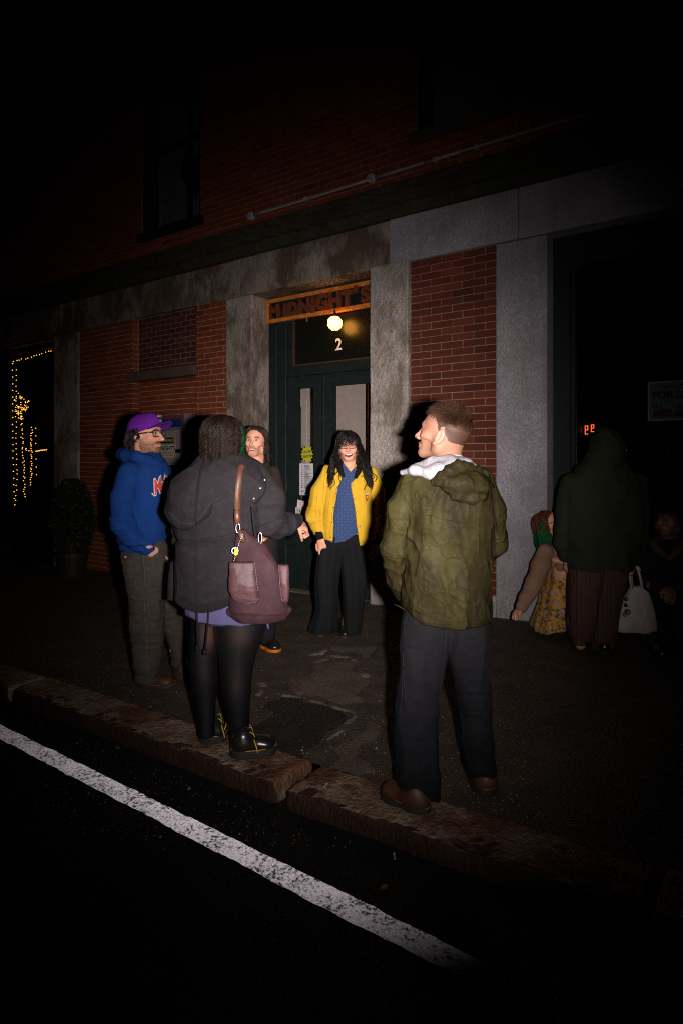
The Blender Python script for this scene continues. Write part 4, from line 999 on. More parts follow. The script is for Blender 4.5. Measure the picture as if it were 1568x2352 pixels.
        acc = np.zeros((len(act), 3)); num = np.zeros(len(act))
        val = {o: v[act[:, 0]+o[0], act[:, 1]+o[1], act[:, 2]+o[2]] for o in c}
        for a in c:
            for ax in range(3):
                if a[ax] == 0:
                    b = list(a); b[ax] = 1; b = tuple(b)
                    va, vb = val[a], val[b]; m = (va < 0) != (vb < 0)
                    t = np.where(m, va/np.where(m, va-vb, 1), 0)
                    p = np.array(a, float)[None, :].repeat(len(act), 0); p[:, ax] = t
                    acc += p*m[:, None]; num += m
        P = (act+acc/num[:, None])*self.h+self.lo
        quads = []
        for ax in range(3):
            o1, o2 = [(1, 2), (2, 0), (0, 1)][ax]
            sl_a = [slice(None)]*3; sl_b = [slice(None)]*3; sl_a[ax] = slice(0, -1); sl_b[ax] = slice(1, None)
            A, B = sgn_[tuple(sl_a)], sgn_[tuple(sl_b)]
            e = np.argwhere(A != B)
            ok = (e[:, o1] > 0) & (e[:, o2] > 0) & (e[:, o1] < self.n[o1]-1) & (e[:, o2] < self.n[o2]-1); e = e[ok]
            if len(e) == 0: continue
            fl = A[e[:, 0], e[:, 1], e[:, 2]]
            def at_(d1, d2):
                q = e.copy(); q[:, o1] -= d1; q[:, o2] -= d2
                return idx[q[:, 0], q[:, 1], q[:, 2]]
            q = np.stack([at_(1, 1), at_(0, 1), at_(0, 0), at_(1, 0)], -1)
            q[~fl] = q[~fl][:, ::-1]; quads.append(q)
        Q = np.concatenate(quads); Q = Q[(Q >= 0).all(1)]
        return P, Q
def vert_normals(P, Q):
    n = np.cross(P[Q[:, 2]]-P[Q[:, 0]], P[Q[:, 3]]-P[Q[:, 1]]); N = np.zeros_like(P)
    for i in range(4): np.add.at(N, Q[:, i], n)
    return N/np.maximum(1e-9, np.linalg.norm(N, axis=1))[:, None]
def relax(P, Q, it=2, lam=0.5):
    for _ in range(it):
        S = np.zeros_like(P); C = np.zeros(len(P))
        for i in range(4):
            a, b = Q[:, i], Q[:, (i+1) % 4]
            np.add.at(S, a, P[b]); np.add.at(C, a, 1); np.add.at(S, b, P[a]); np.add.at(C, b, 1)
        P = P*(1-lam)+lam*S/np.maximum(C, 1)[:, None]
    return P
def folds(P, along, across, seed, sharp=1.6, skew=0.0):
    """ridged noise: creases that run long along z (along) and are narrow across"""
    x, y, z = P[:, 0], P[:, 1], P[:, 2]
    n = vnoise((x+skew*z)*across, (y+skew*z*0.5)*across, z*along, seed)
    n = 0.7*n+0.3*vnoise((x-skew*z)*across*2.1, y*across*2.1, z*along*1.9, seed+5)
    return (1-np.abs(2*n-1))**sharp
def crumple(P, fx, fy, fz, seed):
    """sharp creases between flat facets, as in thin crackling cloth"""
    x, y, z = P[:, 0], P[:, 1], P[:, 2]
    a = np.abs(2*vnoise((x+0.55*z)*fx, y*fy, (z-0.3*x)*fz, seed)-1); b = np.abs(2*vnoise((x-0.7*z)*fx*0.8, y*fy, (z+0.5*x)*fz*1.2, seed+3)-1); c = np.abs(2*vnoise(x*fx*1.9, y*fy*1.9, z*fz*1.7, seed+6)-1)
    return 0.45*(1-a)**2.6+0.35*(1-b)**2.6+0.2*(1-c)**2-0.3
def gauss(P, c, r): return np.exp(-(((P-np.asarray(c))/np.asarray(r))**2).sum(1))

class Person:
    """a figure's own frame: u right of the picture, v away from the camera, w up, origin between the feet"""
    def __init__(self, x0, d, label, name='person'):
        self.d = d; self.u0 = (x0-PCX)*d/FPX; self.S = FPX/d
        wx, wy = self.u0*CC-d*SS, self.u0*SS+d*CC
        self.zb = ground_z(wx)
        self.o = empty(name, (wx, wy, self.zb), label, 'person', rz=YAW)
    def q(self, x, y, v=0.0):
        dd = self.d+v
        return np.array([(x-PCX)*dd/FPX-self.u0, v, EYE+(PHY-y)*dd/FPX-self.zb])
    def r(self, px): return px/self.S
    def put(self, name, P, Q, mat, smooth=True, parent=None, col=None, tone=None):
        me = mesh(name, P, Q if isinstance(Q, np.ndarray) else Q, smooth)
        if col is not None: set_col(me, col)
        if tone is not None: set_attr(me, 'tone', tone)
        o = link(name, me, parent if parent is not None else self.o, mat, world=False); return o
    def geo(self, name, g, mat, parent=None, smooth=False, bevel=0.0):
        return g.build(name, mat, parent if parent is not None else self.o, bevel=bevel, smooth=smooth, world=False)
    def field(self, box, v0, v1, h):
        """box in picture coordinates (x0, y0, x1, y1)"""
        a = self.q(box[0], box[3], 0); b = self.q(box[2], box[1], 0)
        return Field((min(a[0], b[0]), v0, min(a[2], b[2])), (max(a[0], b[0]), v1, max(a[2], b[2])), h)
    def sec(self, y, xl, xr, v, ry):
        """one oval section of a garment from its left and right outline"""
        a, b = self.q(xl, y, v), self.q(xr, y, v)
        return (a[2], (a[0]+b[0])/2, v, max(0.005, (b[0]-a[0])/2), ry)
    def ch(self, F_, pts, k=0.02, flat=None):
        return F_.chain([(self.q(*p[:3]), self.r(p[3])) for p in pts], k, flat)

def hemcut(P_, pts):
    """trims a garment along a hem line given in the picture"""
    xs_, ys_ = [p[0] for p in pts], [p[1] for p in pts]
    def f(u, v, w):
        dd = P_.d+v; x = PCX+FPX*(u+P_.u0)/dd; y = PHY-FPX*(w+P_.zb-EYE)/dd
        return (y-np.interp(x, xs_, ys_))*dd/FPX
    return f

# ------------------------------------------------------------------ heads, hands, hair
def frame(f, roll=0.0):
    f = nrm(f); up = np.array([0, 0, 1.0]); s = nrm(np.cross(f, up)); u = np.cross(s, f)   # s = the figure's right
    if roll: s, u = s*math.cos(roll)+u*math.sin(roll), u*math.cos(roll)-s*math.sin(roll)
    return np.stack([s, f, u], 1)        # columns: local x (right), y (forward), z (up)
SKIN, LIP, DARKSKIN = np.array((0.60, 0.315, 0.21)), np.array((0.45, 0.15, 0.13)), np.array((0.05, 0.03, 0.02))
def head_mesh(M, origin, neck_end, s=1.0, h=0.003, brow=(0.06, 0.035, 0.02), stubble=0.0, stubc=(0.16, 0.09, 0.05), mouth='closed', nose=1.0, neck_r=0.056, tone=1.0, moust=0.0, chin=1.0, bony=0.0):
    """skull, jaw, nose, lips, ears, neck in the head's frame; z=0 at the eyes"""
    ne = (np.linalg.inv(M) @ (np.asarray(neck_end)-np.asarray(origin)))/s
    lo = np.minimum((-0.105, -0.135, -0.145), ne-0.075); hi = np.maximum((0.105, 0.150, 0.135), ne+0.075)
    F_ = Field(lo, hi, h)
    F_.ell((0, -0.018, 0.034), (0.0765, 0.0965, 0.084), 0.0)
    F_.ell((0, 0.030, 0.012), (0.064, 0.062, 0.070), 0.03)
    F_.ell((0, 0.030, -0.040), (0.057, 0.058, 0.066), 0.03)
    F_.ell((0, 0.066*chin, -0.101), (0.024, 0.018, 0.018), 0.024)
    for sd in (-1, 1):
        F_.cone((sd*0.050, -0.010, -0.060), (sd*0.020, 0.060, -0.100), 0.020, 0.017, 0.028)
        F_.cone((sd*0.054, -0.012, -0.02), (sd*0.050, -0.010, -0.065), 0.020, 0.018, 0.03)
        F_.ell((sd*0.043, 0.056, -0.028), (0.022, 0.022, 0.016), 0.022)
    F_.cone((-0.034, 0.080, 0.017), (0.034, 0.080, 0.017), 0.011, 0.011, 0.016)
    for sd in (-1, 1):
        F_.ell((sd*0.031, 0.094, 0.0), (0.019, 0.015, 0.0115), 0.010, 'sub')
        F_.ell((sd*0.031, 0.0735, 0.0), (0.0145, 0.0135, 0.0125), 0.004)
        F_.cone((sd*0.019, 0.083, 0.0035), (sd*0.042, 0.079, 0.0045), 0.0042, 0.0042, 0.004)
        F_.cone((sd*0.020, 0.081, -0.0105), (sd*0.042, 0.077, -0.0095), 0.0040, 0.0036, 0.006)
    F_.cone((0, 0.086, 0.010), (0, 0.086+0.026*nose, -0.036), 0.0085, 0.0105, 0.012)
    F_.ell((0, 0.086+0.027*nose, -0.040), (0.0125, 0.0125, 0.0105), 0.008)
    for sd in (-1, 1):
        F_.ell((sd*0.0125, 0.090+0.010*nose, -0.044), (0.0085, 0.011, 0.0085), 0.006)
        F_.ell((sd*0.0075, 0.092+0.013*nose, -0.054), (0.004, 0.005, 0.004), 0.003, 'sub')
    if mouth == 'smile':
        F_.cone((-0.035, 0.076, -0.060), (0, 0.092, -0.071), 0.0062, 0.0068, 0.006); F_.cone((0.035, 0.076, -0.060), (0, 0.092, -0.071), 0.0062, 0.0068, 0.006)
        F_.cone((-0.034, 0.075, -0.063), (0, 0.089, -0.094), 0.006, 0.007, 0.006); F_.cone((0.034, 0.075, -0.063), (0, 0.089, -0.094), 0.006, 0.007, 0.006)
        F_.ell((0, 0.092, -0.0790), (0.031, 0.026, 0.0125), 0.004, 'sub')
        for sd in (-1, 1): F_.ell((sd*0.040, 0.062, -0.045), (0.018, 0.018, 0.018), 0.016)
    elif mouth == 'open':
        F_.cone((-0.022, 0.083, -0.068), (0.022, 0.083, -0.068), 0.0065, 0.0065, 0.008); F_.cone((-0.018, 0.083, -0.088), (0.018, 0.083, -0.088), 0.0075, 0.0075, 0.008)
        F_.ell((0, 0.094, -0.077), (0.018, 0.02, 0.0075), 0.004, 'sub')
    else:
        F_.cone((-0.021, 0.081, -0.070), (0, 0.091, -0.067), 0.0052, 0.0065, 0.007); F_.cone((0.021, 0.081, -0.070), (0, 0.091, -0.067), 0.0052, 0.0065, 0.007)
        F_.cone((-0.018, 0.081, -0.078), (0.018, 0.081, -0.078), 0.0065, 0.0065, 0.008); F_.ell((0, 0.088, -0.078), (0.012, 0.008, 0.0065), 0.006)
        F_.cone((-0.022, 0.094, -0.0725), (0.022, 0.094, -0.0725), 0.0022, 0.0022, 0.003, 'sub')
    if bony:
        for sd in (-1, 1): F_.ell((sd*0.060, 0.050, -0.068), (0.018, 0.030, 0.024), 0.02, 'sub')
    rx_ = np.array([[1, 0, 0], [0, math.cos(0.25), -math.sin(0.25)], [0, math.sin(0.25), math.cos(0.25)]])
    for sd in (-1, 1):
        F_.ell((sd*0.0815, -0.016, -0.014), (0.009, 0.019, 0.033), 0.005, 'add', rx_)
        F_.ell((sd*0.0905, -0.012, -0.012), (0.006, 0.0115, 0.021), 0.003, 'sub', rx_)
        F_.cone((sd*0.086, -0.006, -0.020), (sd*0.086, -0.008, 0.002), 0.0035, 0.003, 0.003)
        F_.ell((sd*0.080, -0.002, -0.044), (0.0065, 0.009, 0.010), 0.005)
    F_.cone((0, -0.036, -0.035), ne, neck_r, neck_r*1.05, 0.03)
    P, Q = F_.mesh()
    x, y, z = P.T
    C = np.tile(SKIN*tone, (len(P), 1))
    def blend(w, c):
        w = np.clip(w, 0, 1)[:, None]; C[:] = C*(1-w)+np.asarray(c)*w
    red = np.exp(-(((np.abs(x)-0.042)/0.022)**2+((z+0.03)/0.022)**2))*(y > 0.02)+np.exp(-((x/0.016)**2+((z+0.04)/0.016)**2))*(y > 0.08)
    blend(red*0.35, (0.62, 0.24, 0.18)); blend(np.exp(-((np.abs(x)-0.088)/0.012)**2)*(np.abs(z+0.012) < 0.045)*0.35, (0.62, 0.24, 0.19))
    lz = -0.072 if mouth == 'closed' else (-0.078 if mouth == 'open' else -0.077)
    hh = 0.011 if mouth == 'closed' else (0.017 if mouth == 'open' else 0.023); lw_ = 0.027 if mouth != 'smile' else 0.036
    blend((1-np.clip(((x/lw_)**2+((z-lz)/hh)**2), 0, 1))*1.3*(y > 0.070), LIP if mouth != 'smile' else np.array((0.46, 0.20, 0.155)))
    if mouth != 'closed': blend((((x/(lw_-0.004))**2+((z-lz)/(0.0085 if mouth == 'open' else 0.0125))**2) < 1)*(y < 0.083)*(y > 0.05)*1.0, (0.05, 0.012, 0.01))
    bro = np.exp(-(((np.abs(x)-0.032)/0.017)**4))*np.exp(-(((z-0.019-0.10*(0.032-np.abs(np.abs(x)-0.032)-0.01))/0.0055)**2))*(y > 0.06)
    blend(bro*1.1, brow)
    lash = np.exp(-(((np.abs(x)-0.031)/0.014)**4))*np.exp(-(((z-0.0075)/0.0028)**2))*(y > 0.06); blend(lash*0.8, DARKSKIN)
    eye = (((np.abs(x)-0.031)/0.0125)**2+((z+0.0025)/0.0055)**2 < 1)*(y > 0.07); blend(eye*0.9, (0.34, 0.27, 0.24))
    iris = (((np.abs(x)-0.031)/0.0068)**2+((z+0.002)/0.0068)**2 < 1)*(y > 0.07); blend(iris*1.0, (0.05, 0.035, 0.025))
    if stubble > 0:
        sp = vnoise(x*330, y*330, z*330, 5)
        area = np.clip((-0.045-z)/0.02, 0, 1)*np.clip((y+0.012)/0.02, 0, 1)*np.clip((z+0.145)/0.03, 0, 1)+np.exp(-((np.abs(z+0.056)/0.009)**2))*(y > 0.075)*(np.abs(x) < 0.03)
        side = np.clip((-0.015-z)/0.02, 0, 1)*np.clip(1-np.abs(y-0.012)/0.022, 0, 1)*(np.abs(x) > 0.045)
        lipm = 1-np.clip(1.6-((x/0.027)**2+((z-lz)/hh)**2), 0, 1)
        blend(np.clip(area+side, 0, 1)*lipm*stubble*(0.35+0.9*sp), stubc)
    if moust > 0:
        mm = np.exp(-((x/0.030)**4))*np.exp(-(((z+0.0575+0.25*np.abs(x))/0.0075)**2))*(y > 0.075); blend(mm*moust*(0.6+0.5*vnoise(x*400, y*400, z*400, 8)), sc(stubc, 0.75))
    V = (P*s) @ M.T+np.asarray(origin)
    return V, Q, C, P
def hand_mesh(M, origin, curl=(0.3, 0.35, 0.4, 0.45), bend=0.5, thumb=0.35, spread=0.06, s=1.0, h=0.0024, arm=0.10, tone=1.0, mirror=1):
    """hand frame: x towards the thumb, y along the fingers, z out of the back of the hand; origin at the wrist"""
    F_ = Field((-0.06, -arm-0.03, -0.10), (0.085, 0.20, 0.045), h)
    F_.cone((0, -arm, 0), (0, 0.0, 0), 0.030, 0.0255, 0.01, flat=((0, 0, 1), 0.8))
    F_.cone((0.006, 0.012, 0), (0.016, 0.078, 0), 0.024, 0.022, 0.016, flat=((0, 0, 1), 0.62)); F_.cone((-0.008, 0.012, 0), (-0.022, 0.072, 0), 0.022, 0.019, 0.016, flat=((0, 0, 1), 0.62))
    F_.ell((0.022, 0.030, -0.008), (0.018, 0.030, 0.014), 0.014)
    xs_ = (0.029, 0.010, -0.009, -0.027); L = ((0.044, 0.026, 0.022), (0.048, 0.030, 0.023), (0.044, 0.028, 0.022), (0.034, 0.021, 0.019)); y0 = (0.084, 0.089, 0.084, 0.074)
    for i in range(4):
        p = np.array((xs_[i], y0[i], 0.0)); a = curl[i]; tx = (1.2-i)*spread
        r = 0.0092-0.0006*(i == 3)
        for j in range(3):
            q = p+L[i][j]*np.array((math.sin(tx)*math.cos(a), math.cos(a)*math.cos(tx), -math.sin(a)))
            F_.cone(p, q, r, r*0.9, 0.004 if j else 0.007); p = q; a += bend+curl[i]*0.8; r *= 0.9
    p = np.array((0.026, 0.024, -0.006)); d0 = nrm((math.sin(0.75), math.cos(0.75)*0.9, -thumb)); q = p+0.042*d0; F_.cone(p, q, 0.0125, 0.0105, 0.010)
    d1 = nrm((math.sin(0.35), 0.95, -thumb*1.3)); r_ = q+0.032*d1; F_.cone(q, r_, 0.0103, 0.0095, 0.004); d2 = nrm((0.05, 1, -thumb*1.6)); F_.cone(r_, r_+0.024*d2, 0.0095, 0.008, 0.004)
    P, Q = F_.mesh(); C = np.tile(SKIN*tone, (len(P), 1)); kn = np.clip(vnoise(P[:, 0]*90, P[:, 1]*90, P[:, 2]*90, 2)-0.3, 0, 1)[:, None]; C = C*(1-0.3*kn)+np.array((0.62, 0.27, 0.2))*0.3*kn
    P2 = P.copy()
    if mirror < 0: P2[:, 0] *= -1; Q = Q[:, ::-1]
    return (P2*s) @ M.T+np.asarray(origin), Q, C
def hframe(fingers, back):
    """hand frame from where the fingers point and where the back of the hand looks"""
    y = nrm(fingers); z = np.asarray(back, float); z = nrm(z-y*(z@y)); x = np.cross(y, z); return np.stack([x, y, z], 1)
def join(parts):
    V, Qs, Cs, n = [], [], [], 0
    for p in parts:
        V.append(p[0]); Qs.append(p[1]+n); Cs.append(p[2]); n += len(p[0])
    return np.concatenate(V), np.concatenate(Qs), np.concatenate(Cs)
def core(limbs, h=0.014, tone=1.0):
    """the body under the clothes: tapering limbs joined into one surface"""
    pts = np.array([p for l in limbs for p, r in l]); F_ = Field(pts.min(0)-0.2, pts.max(0)+0.2, h)
    for l in limbs: F_.chain(l, 0.05)
    P, Q = F_.mesh(); return P, Q, np.tile(SKIN*tone, (len(P), 1))
def strands(paths, width, M, origin, s=1.0, tones=None, taper=0.35, flat=0.45):
    """thin three-sided locks along paths (N, K, 3) given in the head's frame"""
    N, K, _ = paths.shape
    T = np.gradient(paths, axis=1); T /= np.maximum(1e-9, np.linalg.norm(T, axis=2))[..., None]
    out = paths-np.array((0, -0.015, 0.01)); A = np.cross(T, out); A /= np.maximum(1e-9, np.linalg.norm(A, axis=2))[..., None]; B = np.cross(A, T)
    w = (np.asarray(width).reshape(-1, 1)*np.linspace(1.0, taper, K)[None, :])[..., None]
    ring = []
    for th, f in ((0, 1), (2.2, 1), (4.1, 1)): ring.append(paths+w*(A*math.cos(th)+B*math.sin(th)*flat))
    V = np.stack(ring, 2).reshape(-1, 3)
    base = (np.arange(N)*K*3)[:, None, None]+(np.arange(K-1)*3)[None, :, None]; qs = []
    for a in range(3):
        b = (a+1) % 3; qs.append(np.stack([base[..., 0]+a, base[..., 0]+b, base[..., 0]+3+b, base[..., 0]+3+a], -1))
    Q = np.stack(qs, 2).reshape(-1, 4)
    tn = RNG.random(N) if tones is None else tones
    return (V*s) @ M.T+np.asarray(origin), Q, np.repeat(tn, K*3)
HC, HR = np.array((0, -0.018, 0.034)), np.array((0.0765, 0.0965, 0.084))
def scalp(n, mask, grow=1.0, rng=RNG):
    """points on the skull above a hairline; returns azimuth (0 front, + right) and elevation"""
    a, e = [], []
    while len(a) < n:
        z = rng.uniform(-0.75, 1, 4000); az = rng.uniform(-np.pi, np.pi, 4000); el = np.arcsin(z)
        k = mask(az, el); a += list(az[k]); e += list(el[k])
    return np.array(a[:n]), np.array(e[:n])
def on_skull(az, el, g):
    return HC+np.stack([np.sin(az)*np.cos(el)*(HR[0]+g), np.cos(az)*np.cos(el)*(HR[1]+g), np.sin(el)*(HR[2]+g)], -1)
def falling_hair(n, K, mask, zend, puff, amp, freq, clumps=60, clump=0.6, jit=0.02, fringe=None, seed=1, flick=0.0, back=0.0, flare=0.0, sweep=0.0, fore=0.0):
    """locks that follow the skull down and then hang, waved and gathered in clumps. zend(az)->lowest z; puff: lift off the skull"""
    rng = np.random.default_rng(seed); az, el = scalp(n, mask, rng=rng)
    caz = rng.uniform(-np.pi, np.pi, clumps); ci = np.argmin(np.abs(((az[:, None]-caz[None]+np.pi) % (2*np.pi))-np.pi)+rng.random((n, clumps))*0.12, axis=1)
    t = np.linspace(0, 1, K)[None, :]
    ze = zend(az)+rng.uniform(-jit, jit, n)
    lift = puff*(0.55+0.6*rng.random(n))
    fall_el = np.maximum(-0.12, np.arcsin(np.clip((ze-HC[2])/(HR[2]+lift), -0.9, 0.95)))
    zs = on_skull(az, el, 0)[:, 2]; zeq = HC[2]+(HR[2]+lift)*np.sin(fall_el)
    arc = np.maximum(0.0, el-fall_el)*0.09; drop = np.maximum(0.004, zeq-ze); tot = arc+drop
    ta = (arc/tot)[:, None]
    u = np.clip(t/np.maximum(ta, 1e-3), 0, 1); e_ = el[:, None]+(np.minimum(fall_el, el)[:, None]-el[:, None])*u
    g = lift[:, None]*np.sqrt(np.clip(t*3.0, 0, 1))
    azz = az[:, None]+0*t
    daz = (((caz[ci]-az+np.pi) % (2*np.pi))-np.pi)[:, None]; azz = azz+daz*clump*np.clip((t-0.25)/0.75, 0, 1)
    if sweep: azz = azz+(np.sign(az)*np.maximum(np.abs(az), sweep)-az)[:, None]*np.clip(t*2.2, 0, 1)
    p = HC+np.stack([np.sin(azz)*np.cos(e_)*(HR[0]+g), np.cos(azz)*np.cos(e_)*(HR[1]+g), np.sin(e_)*(HR[2]+g)], -1)
    below = np.clip((t-ta)/np.maximum(1e-3, 1-ta), 0, 1)*(t > ta)
    p[..., 2] -= below*drop[:, None]
    rad = np.stack([np.sin(azz), np.cos(azz), 0*azz], -1); tan = np.stack([np.cos(azz), -np.sin(azz), 0*azz], -1)
    side_ = (np.abs(az) > 0.95)[:, None]
    p += rad*(flick*below**3+flare*below*side_)[..., None]; p[..., 1] += -back*below+fore*np.clip(below*1.6, 0, 1)*(side_ & (np.abs(az) < 2.1)[:, None])*(0.5+0.5*np.sin(az*7+1)[:, None])
    ph = rng.uniform(0, 6.28, clumps)[ci]+rng.normal(0, 0.22, n); fr = freq*(0.8+0.4*rng.random(clumps)[ci])
    s_ = t*tot[:, None]; am = amp*np.clip(t*2.2-0.2, 0, 1)*(0.6+0.8*rng.random(n))[:, None]
    p += tan*(am*np.sin(s_*fr[:, None]+ph[:, None]))[..., None]+rad*(0.8*am*np.cos(s_*fr[:, None]+ph[:, None]))[..., None]
    return p, az, el, rng.random(n)*0.3+0.7*rng.random(clumps)[ci]
def spectacles(P_, M, origin, s, mat, lens_mat, w=0.052, hgt=0.034, y=0.098, z=-0.002, r=0.0022, rim=True):
    tr_ = lambda p: tuple((np.asarray(p)*s) @ M.T+np.asarray(origin))
    gl_ = empty('glasses', (0, 0, 0)); gl_.parent = P_.o
    g = Geo()
    for sd in (-1, 1):
        cx = sd*0.033; pts = []
        for t_ in np.linspace(0, 2*math.pi, 25):
            c_, s_ = math.cos(t_), math.sin(t_); n_ = 0.45
            pts.append(tr_((cx+sd*0+w/2*math.copysign(abs(c_)**n_, c_), y-abs(cx+w/2*c_)*0.16, z+hgt/2*math.copysign(abs(s_)**n_, s_))))
        g.tube(pts, r, 6, False)
        g.tube([tr_((sd*(0.033+w/2), y-0.010, z+0.008)), tr_((sd*0.077, 0.045, z+0.006)), tr_((sd*0.083, -0.01, z+0.004)), tr_((sd*0.082, -0.025, z-0.012))], [r*1.3, r*1.1, r, r], 6)
        P_.put('lens', np.array([tr_((cx+w/2*0.94*math.cos(t_), y-abs(cx+w/2*math.cos(t_))*0.16, z+hgt/2*0.94*math.sin(t_))) for t_ in np.linspace(0, 2*math.pi, 16, endpoint=False)]), [tuple(range(16))], lens_mat, False, gl_)
    g.tube([tr_((-0.009, y+0.001, z+0.006)), tr_((0, y+0.004, z+0.008)), tr_((0.009, y+0.001, z+0.006))], r, 6)
    P_.geo('frame', g, mat, gl_, True); return gl_
def shoe(P_, heel, toe, ankle, w, mats, sole_h=0.028, upper_h=0.075, name='shoe', heel_h=0.0, boot=0.0):
    """left or right shoe between a heel and a toe point on the ground (figure frame)"""
    heel, toe = np.asarray(heel, float), np.asarray(toe, float); d = toe-heel; L = np.linalg.norm(d[:2]); f = nrm((d[0], d[1], 0)); sd = np.array((f[1], -f[0], 0)); z0 = min(heel[2], toe[2])
    R = np.stack([sd, f, (0, 0, 1)], 1); F_ = Field((-w, -0.03, -0.01), (w, L+0.04, 0.24), 0.0035)
    F_.ell((0, 0.045, sole_h+0.022), (w*0.46, 0.055, 0.045), 0); F_.ell((0, L*0.42, sole_h+0.018), (w*0.45, L*0.33, 0.046), 0.03)
    F_.ell((0, L*0.76, sole_h+0.014), (w*0.50, L*0.23, 0.038), 0.03); F_.cone((0, 0.062, sole_h+0.03), (0, 0.055, sole_h+upper_h+boot), 0.043, 0.044, 0.03)
    zz = F_.ax[2][None, None, :]; F_.v[:] = np.maximum(F_.v, sole_h-zz)
    P, Q = F_.mesh(); o = P_.put(name, P @ R.T+np.array((heel[0], heel[1], z0)), Q, mats[0])
    F2 = Field((-w, -0.03, -0.006), (w, L+0.04, sole_h+0.02), 0.0035)
    F2.ell((0, 0.052, 0), (w*0.52, 0.062, 0.5), 0); F2.ell((0, L*0.45, 0), (w*0.46, L*0.36, 0.5), 0.03); F2.ell((0, L*0.72, 0), (w*0.57, L*0.29, 0.5), 0.03)
    zz = F2.ax[2][None, None, :]; F2.v[:] = np.maximum(F2.v, np.maximum(zz-sole_h-0.004, 0.0012-zz))
    P, Q = F2.mesh(); P_.put('sole', P @ R.T+np.array((heel[0], heel[1], z0)), Q, mats[1], parent=o)
    return o, R, np.array((heel[0], heel[1], z0)), L
# ------------------------------------------------------------------ people: shared helpers and materials
def bvh_of(P, Q): return BVHTree.FromPolygons([tuple(p) for p in P], [tuple(q) for q in Q])
def hit(P_, bv, x, y, off=0.002):
    """where the sight line through a picture point meets a garment (figure frame)"""
    c = Vector((-P_.u0, -P_.d, EYE-P_.zb)); t_ = Vector(P_.q(x, y, 0)); d = (t_-c).normalized()
    loc, n, i, dist = bv.ray_cast(c, d)
    if loc is None: return np.array(P_.q(x, y, 0)), np.array((0, -1.0, 0))
    n = n if n.dot(d) < 0 else -n
    return np.array(loc+n*off), np.array(n)
def seam(P_, bv, pts, r, mat, name='seam', parent=None, off=0.0, n=0):
    if n:
        L = np.cumsum([0]+[math.dist(pts[i], pts[i+1]) for i in range(len(pts)-1)]); s_ = np.linspace(0, L[-1], n)
        pts = list(zip(np.interp(s_, L, [p[0] for p in pts]), np.interp(s_, L, [p[1] for p in pts])))
    return P_.geo(name, Geo().tube([tuple(hit(P_, bv, x, y, off)[0]) for x, y in pts], r, 5), mat, parent, True)
def decal(P_, bv, name, me, fx, mat, off, parent):
    """flat lettering laid onto cloth: fx maps its plane to the picture"""
    v = np.empty(len(me.vertices)*3, np.float32); me.vertices.foreach_get('co', v); v = v.reshape(-1, 3)
    w = np.array([hit(P_, bv, *fx(p[0], p[1]), off)[0] for p in v], np.float32)
    me.vertices.foreach_set('co', w.ravel()); me.update(); o = link(name, me, parent, mat, world=False); return o
def cloth(P_, name, F_, mat, disp=None, it=2, cut=None, parent=None):
    if cut is not None:
        x, y, z = F_.ax[0][:, None, None], F_.ax[1][None, :, None], F_.ax[2][None, None, :]
        F_.v[:] = np.maximum(F_.v, cut(x, y, z).astype(np.float32)+0*F_.v)
    P, Q = F_.mesh(); P = relax(P, Q, it)
    if disp is not None: P = P+vert_normals(P, Q)*disp(P)[:, None]
    o = P_.put(name, P, Q, mat, parent=parent)
    return o, bvh_of(P, Q), P
def curve_px(P_, pts, v=0.0):
    """picture polyline -> w as a function of u (figure frame)"""
    a = np.array([P_.q(x, y, v) for x, y in pts]); return lambda u: np.interp(u, a[:, 0], a[:, 2])
def gloc(P_, x, y, lift=0.0):
    X, Y = gpt(x, y, lift); return np.array((X*CC+Y*SS-P_.u0, -X*SS+Y*CC-P_.d, ground_z(X)+lift-P_.zb))
def paint(C, P, mask, c):
    az = np.arctan2((P[:, 0]-HC[0])/HR[0], (P[:, 1]-HC[1])/HR[1]); el = np.arctan2((P[:, 2]-HC[2])/HR[2], np.hypot((P[:, 0])/HR[0], (P[:, 1]-HC[1])/HR[1]))
    k = mask(az, el+0.10*(vnoise(P[:, 0]*90, P[:, 1]*90, P[:, 2]*90, 4)-0.5)) & ~((np.abs(P[:, 0]) > 0.0775) & (np.abs(P[:, 1]+0.012) < 0.021) & (np.abs(P[:, 2]+0.014) < 0.038)) & (np.linalg.norm((P-HC)/HR, axis=1) < 1.12); C[k] = C[k]*0.06+np.asarray(c)*0.94
M_SKIN = m_skin('skin')
M_LENS = m_glass('spectacle lens', (0.9, 0.92, 0.92)); M_SPEC = m_plain('black acetate', (0.004, 0.004, 0.005), 0.45, 0.2)
M_TEETH = m_plain('teeth', (0.75, 0.66, 0.55), 0.35, 0.5, var=0.05)
M_LEATHB = m_plain('brown boot leather', (0.055, 0.022, 0.009), 0.55, 0.4, var=0.35, scale=22, bump=0.25)
M_SOLE = m_plain('dark rubber sole', (0.022, 0.018, 0.016), 0.7, 0.3); M_WELT = m_plain('tan welt', (0.20, 0.09, 0.035), 0.6)
M_BLKL = m_plain('black polished leather', (0.010, 0.009, 0.009), 0.28, 0.6, var=0.2, bump=0.1)
M_WHITE = m_fabric('white cotton', (0.30, 0.285, 0.295), var=0.05, sheen=0.0)
M_ORNG = m_plain('orange rubber', (0.55, 0.16, 0.01), 0.5)
def stitches(P_, bv, pts, mat, parent, n, r=0.0016, ln=0.5, off=0.001, name='stitching'):
    g = Geo(); L = np.cumsum([0]+[math.dist(pts[i], pts[i+1]) for i in range(len(pts)-1)])
    for k in range(n):
        a, b = L[-1]*k/n, L[-1]*(k+ln)/n
        pq = [(np.interp(t_, L, [p[0] for p in pts]), np.interp(t_, L, [p[1] for p in pts])) for t_ in (a, b)]
        g.tube([tuple(hit(P_, bv, x, y, off)[0]) for x, y in pq], r, 4)
    return P_.geo(name, g, mat, parent)

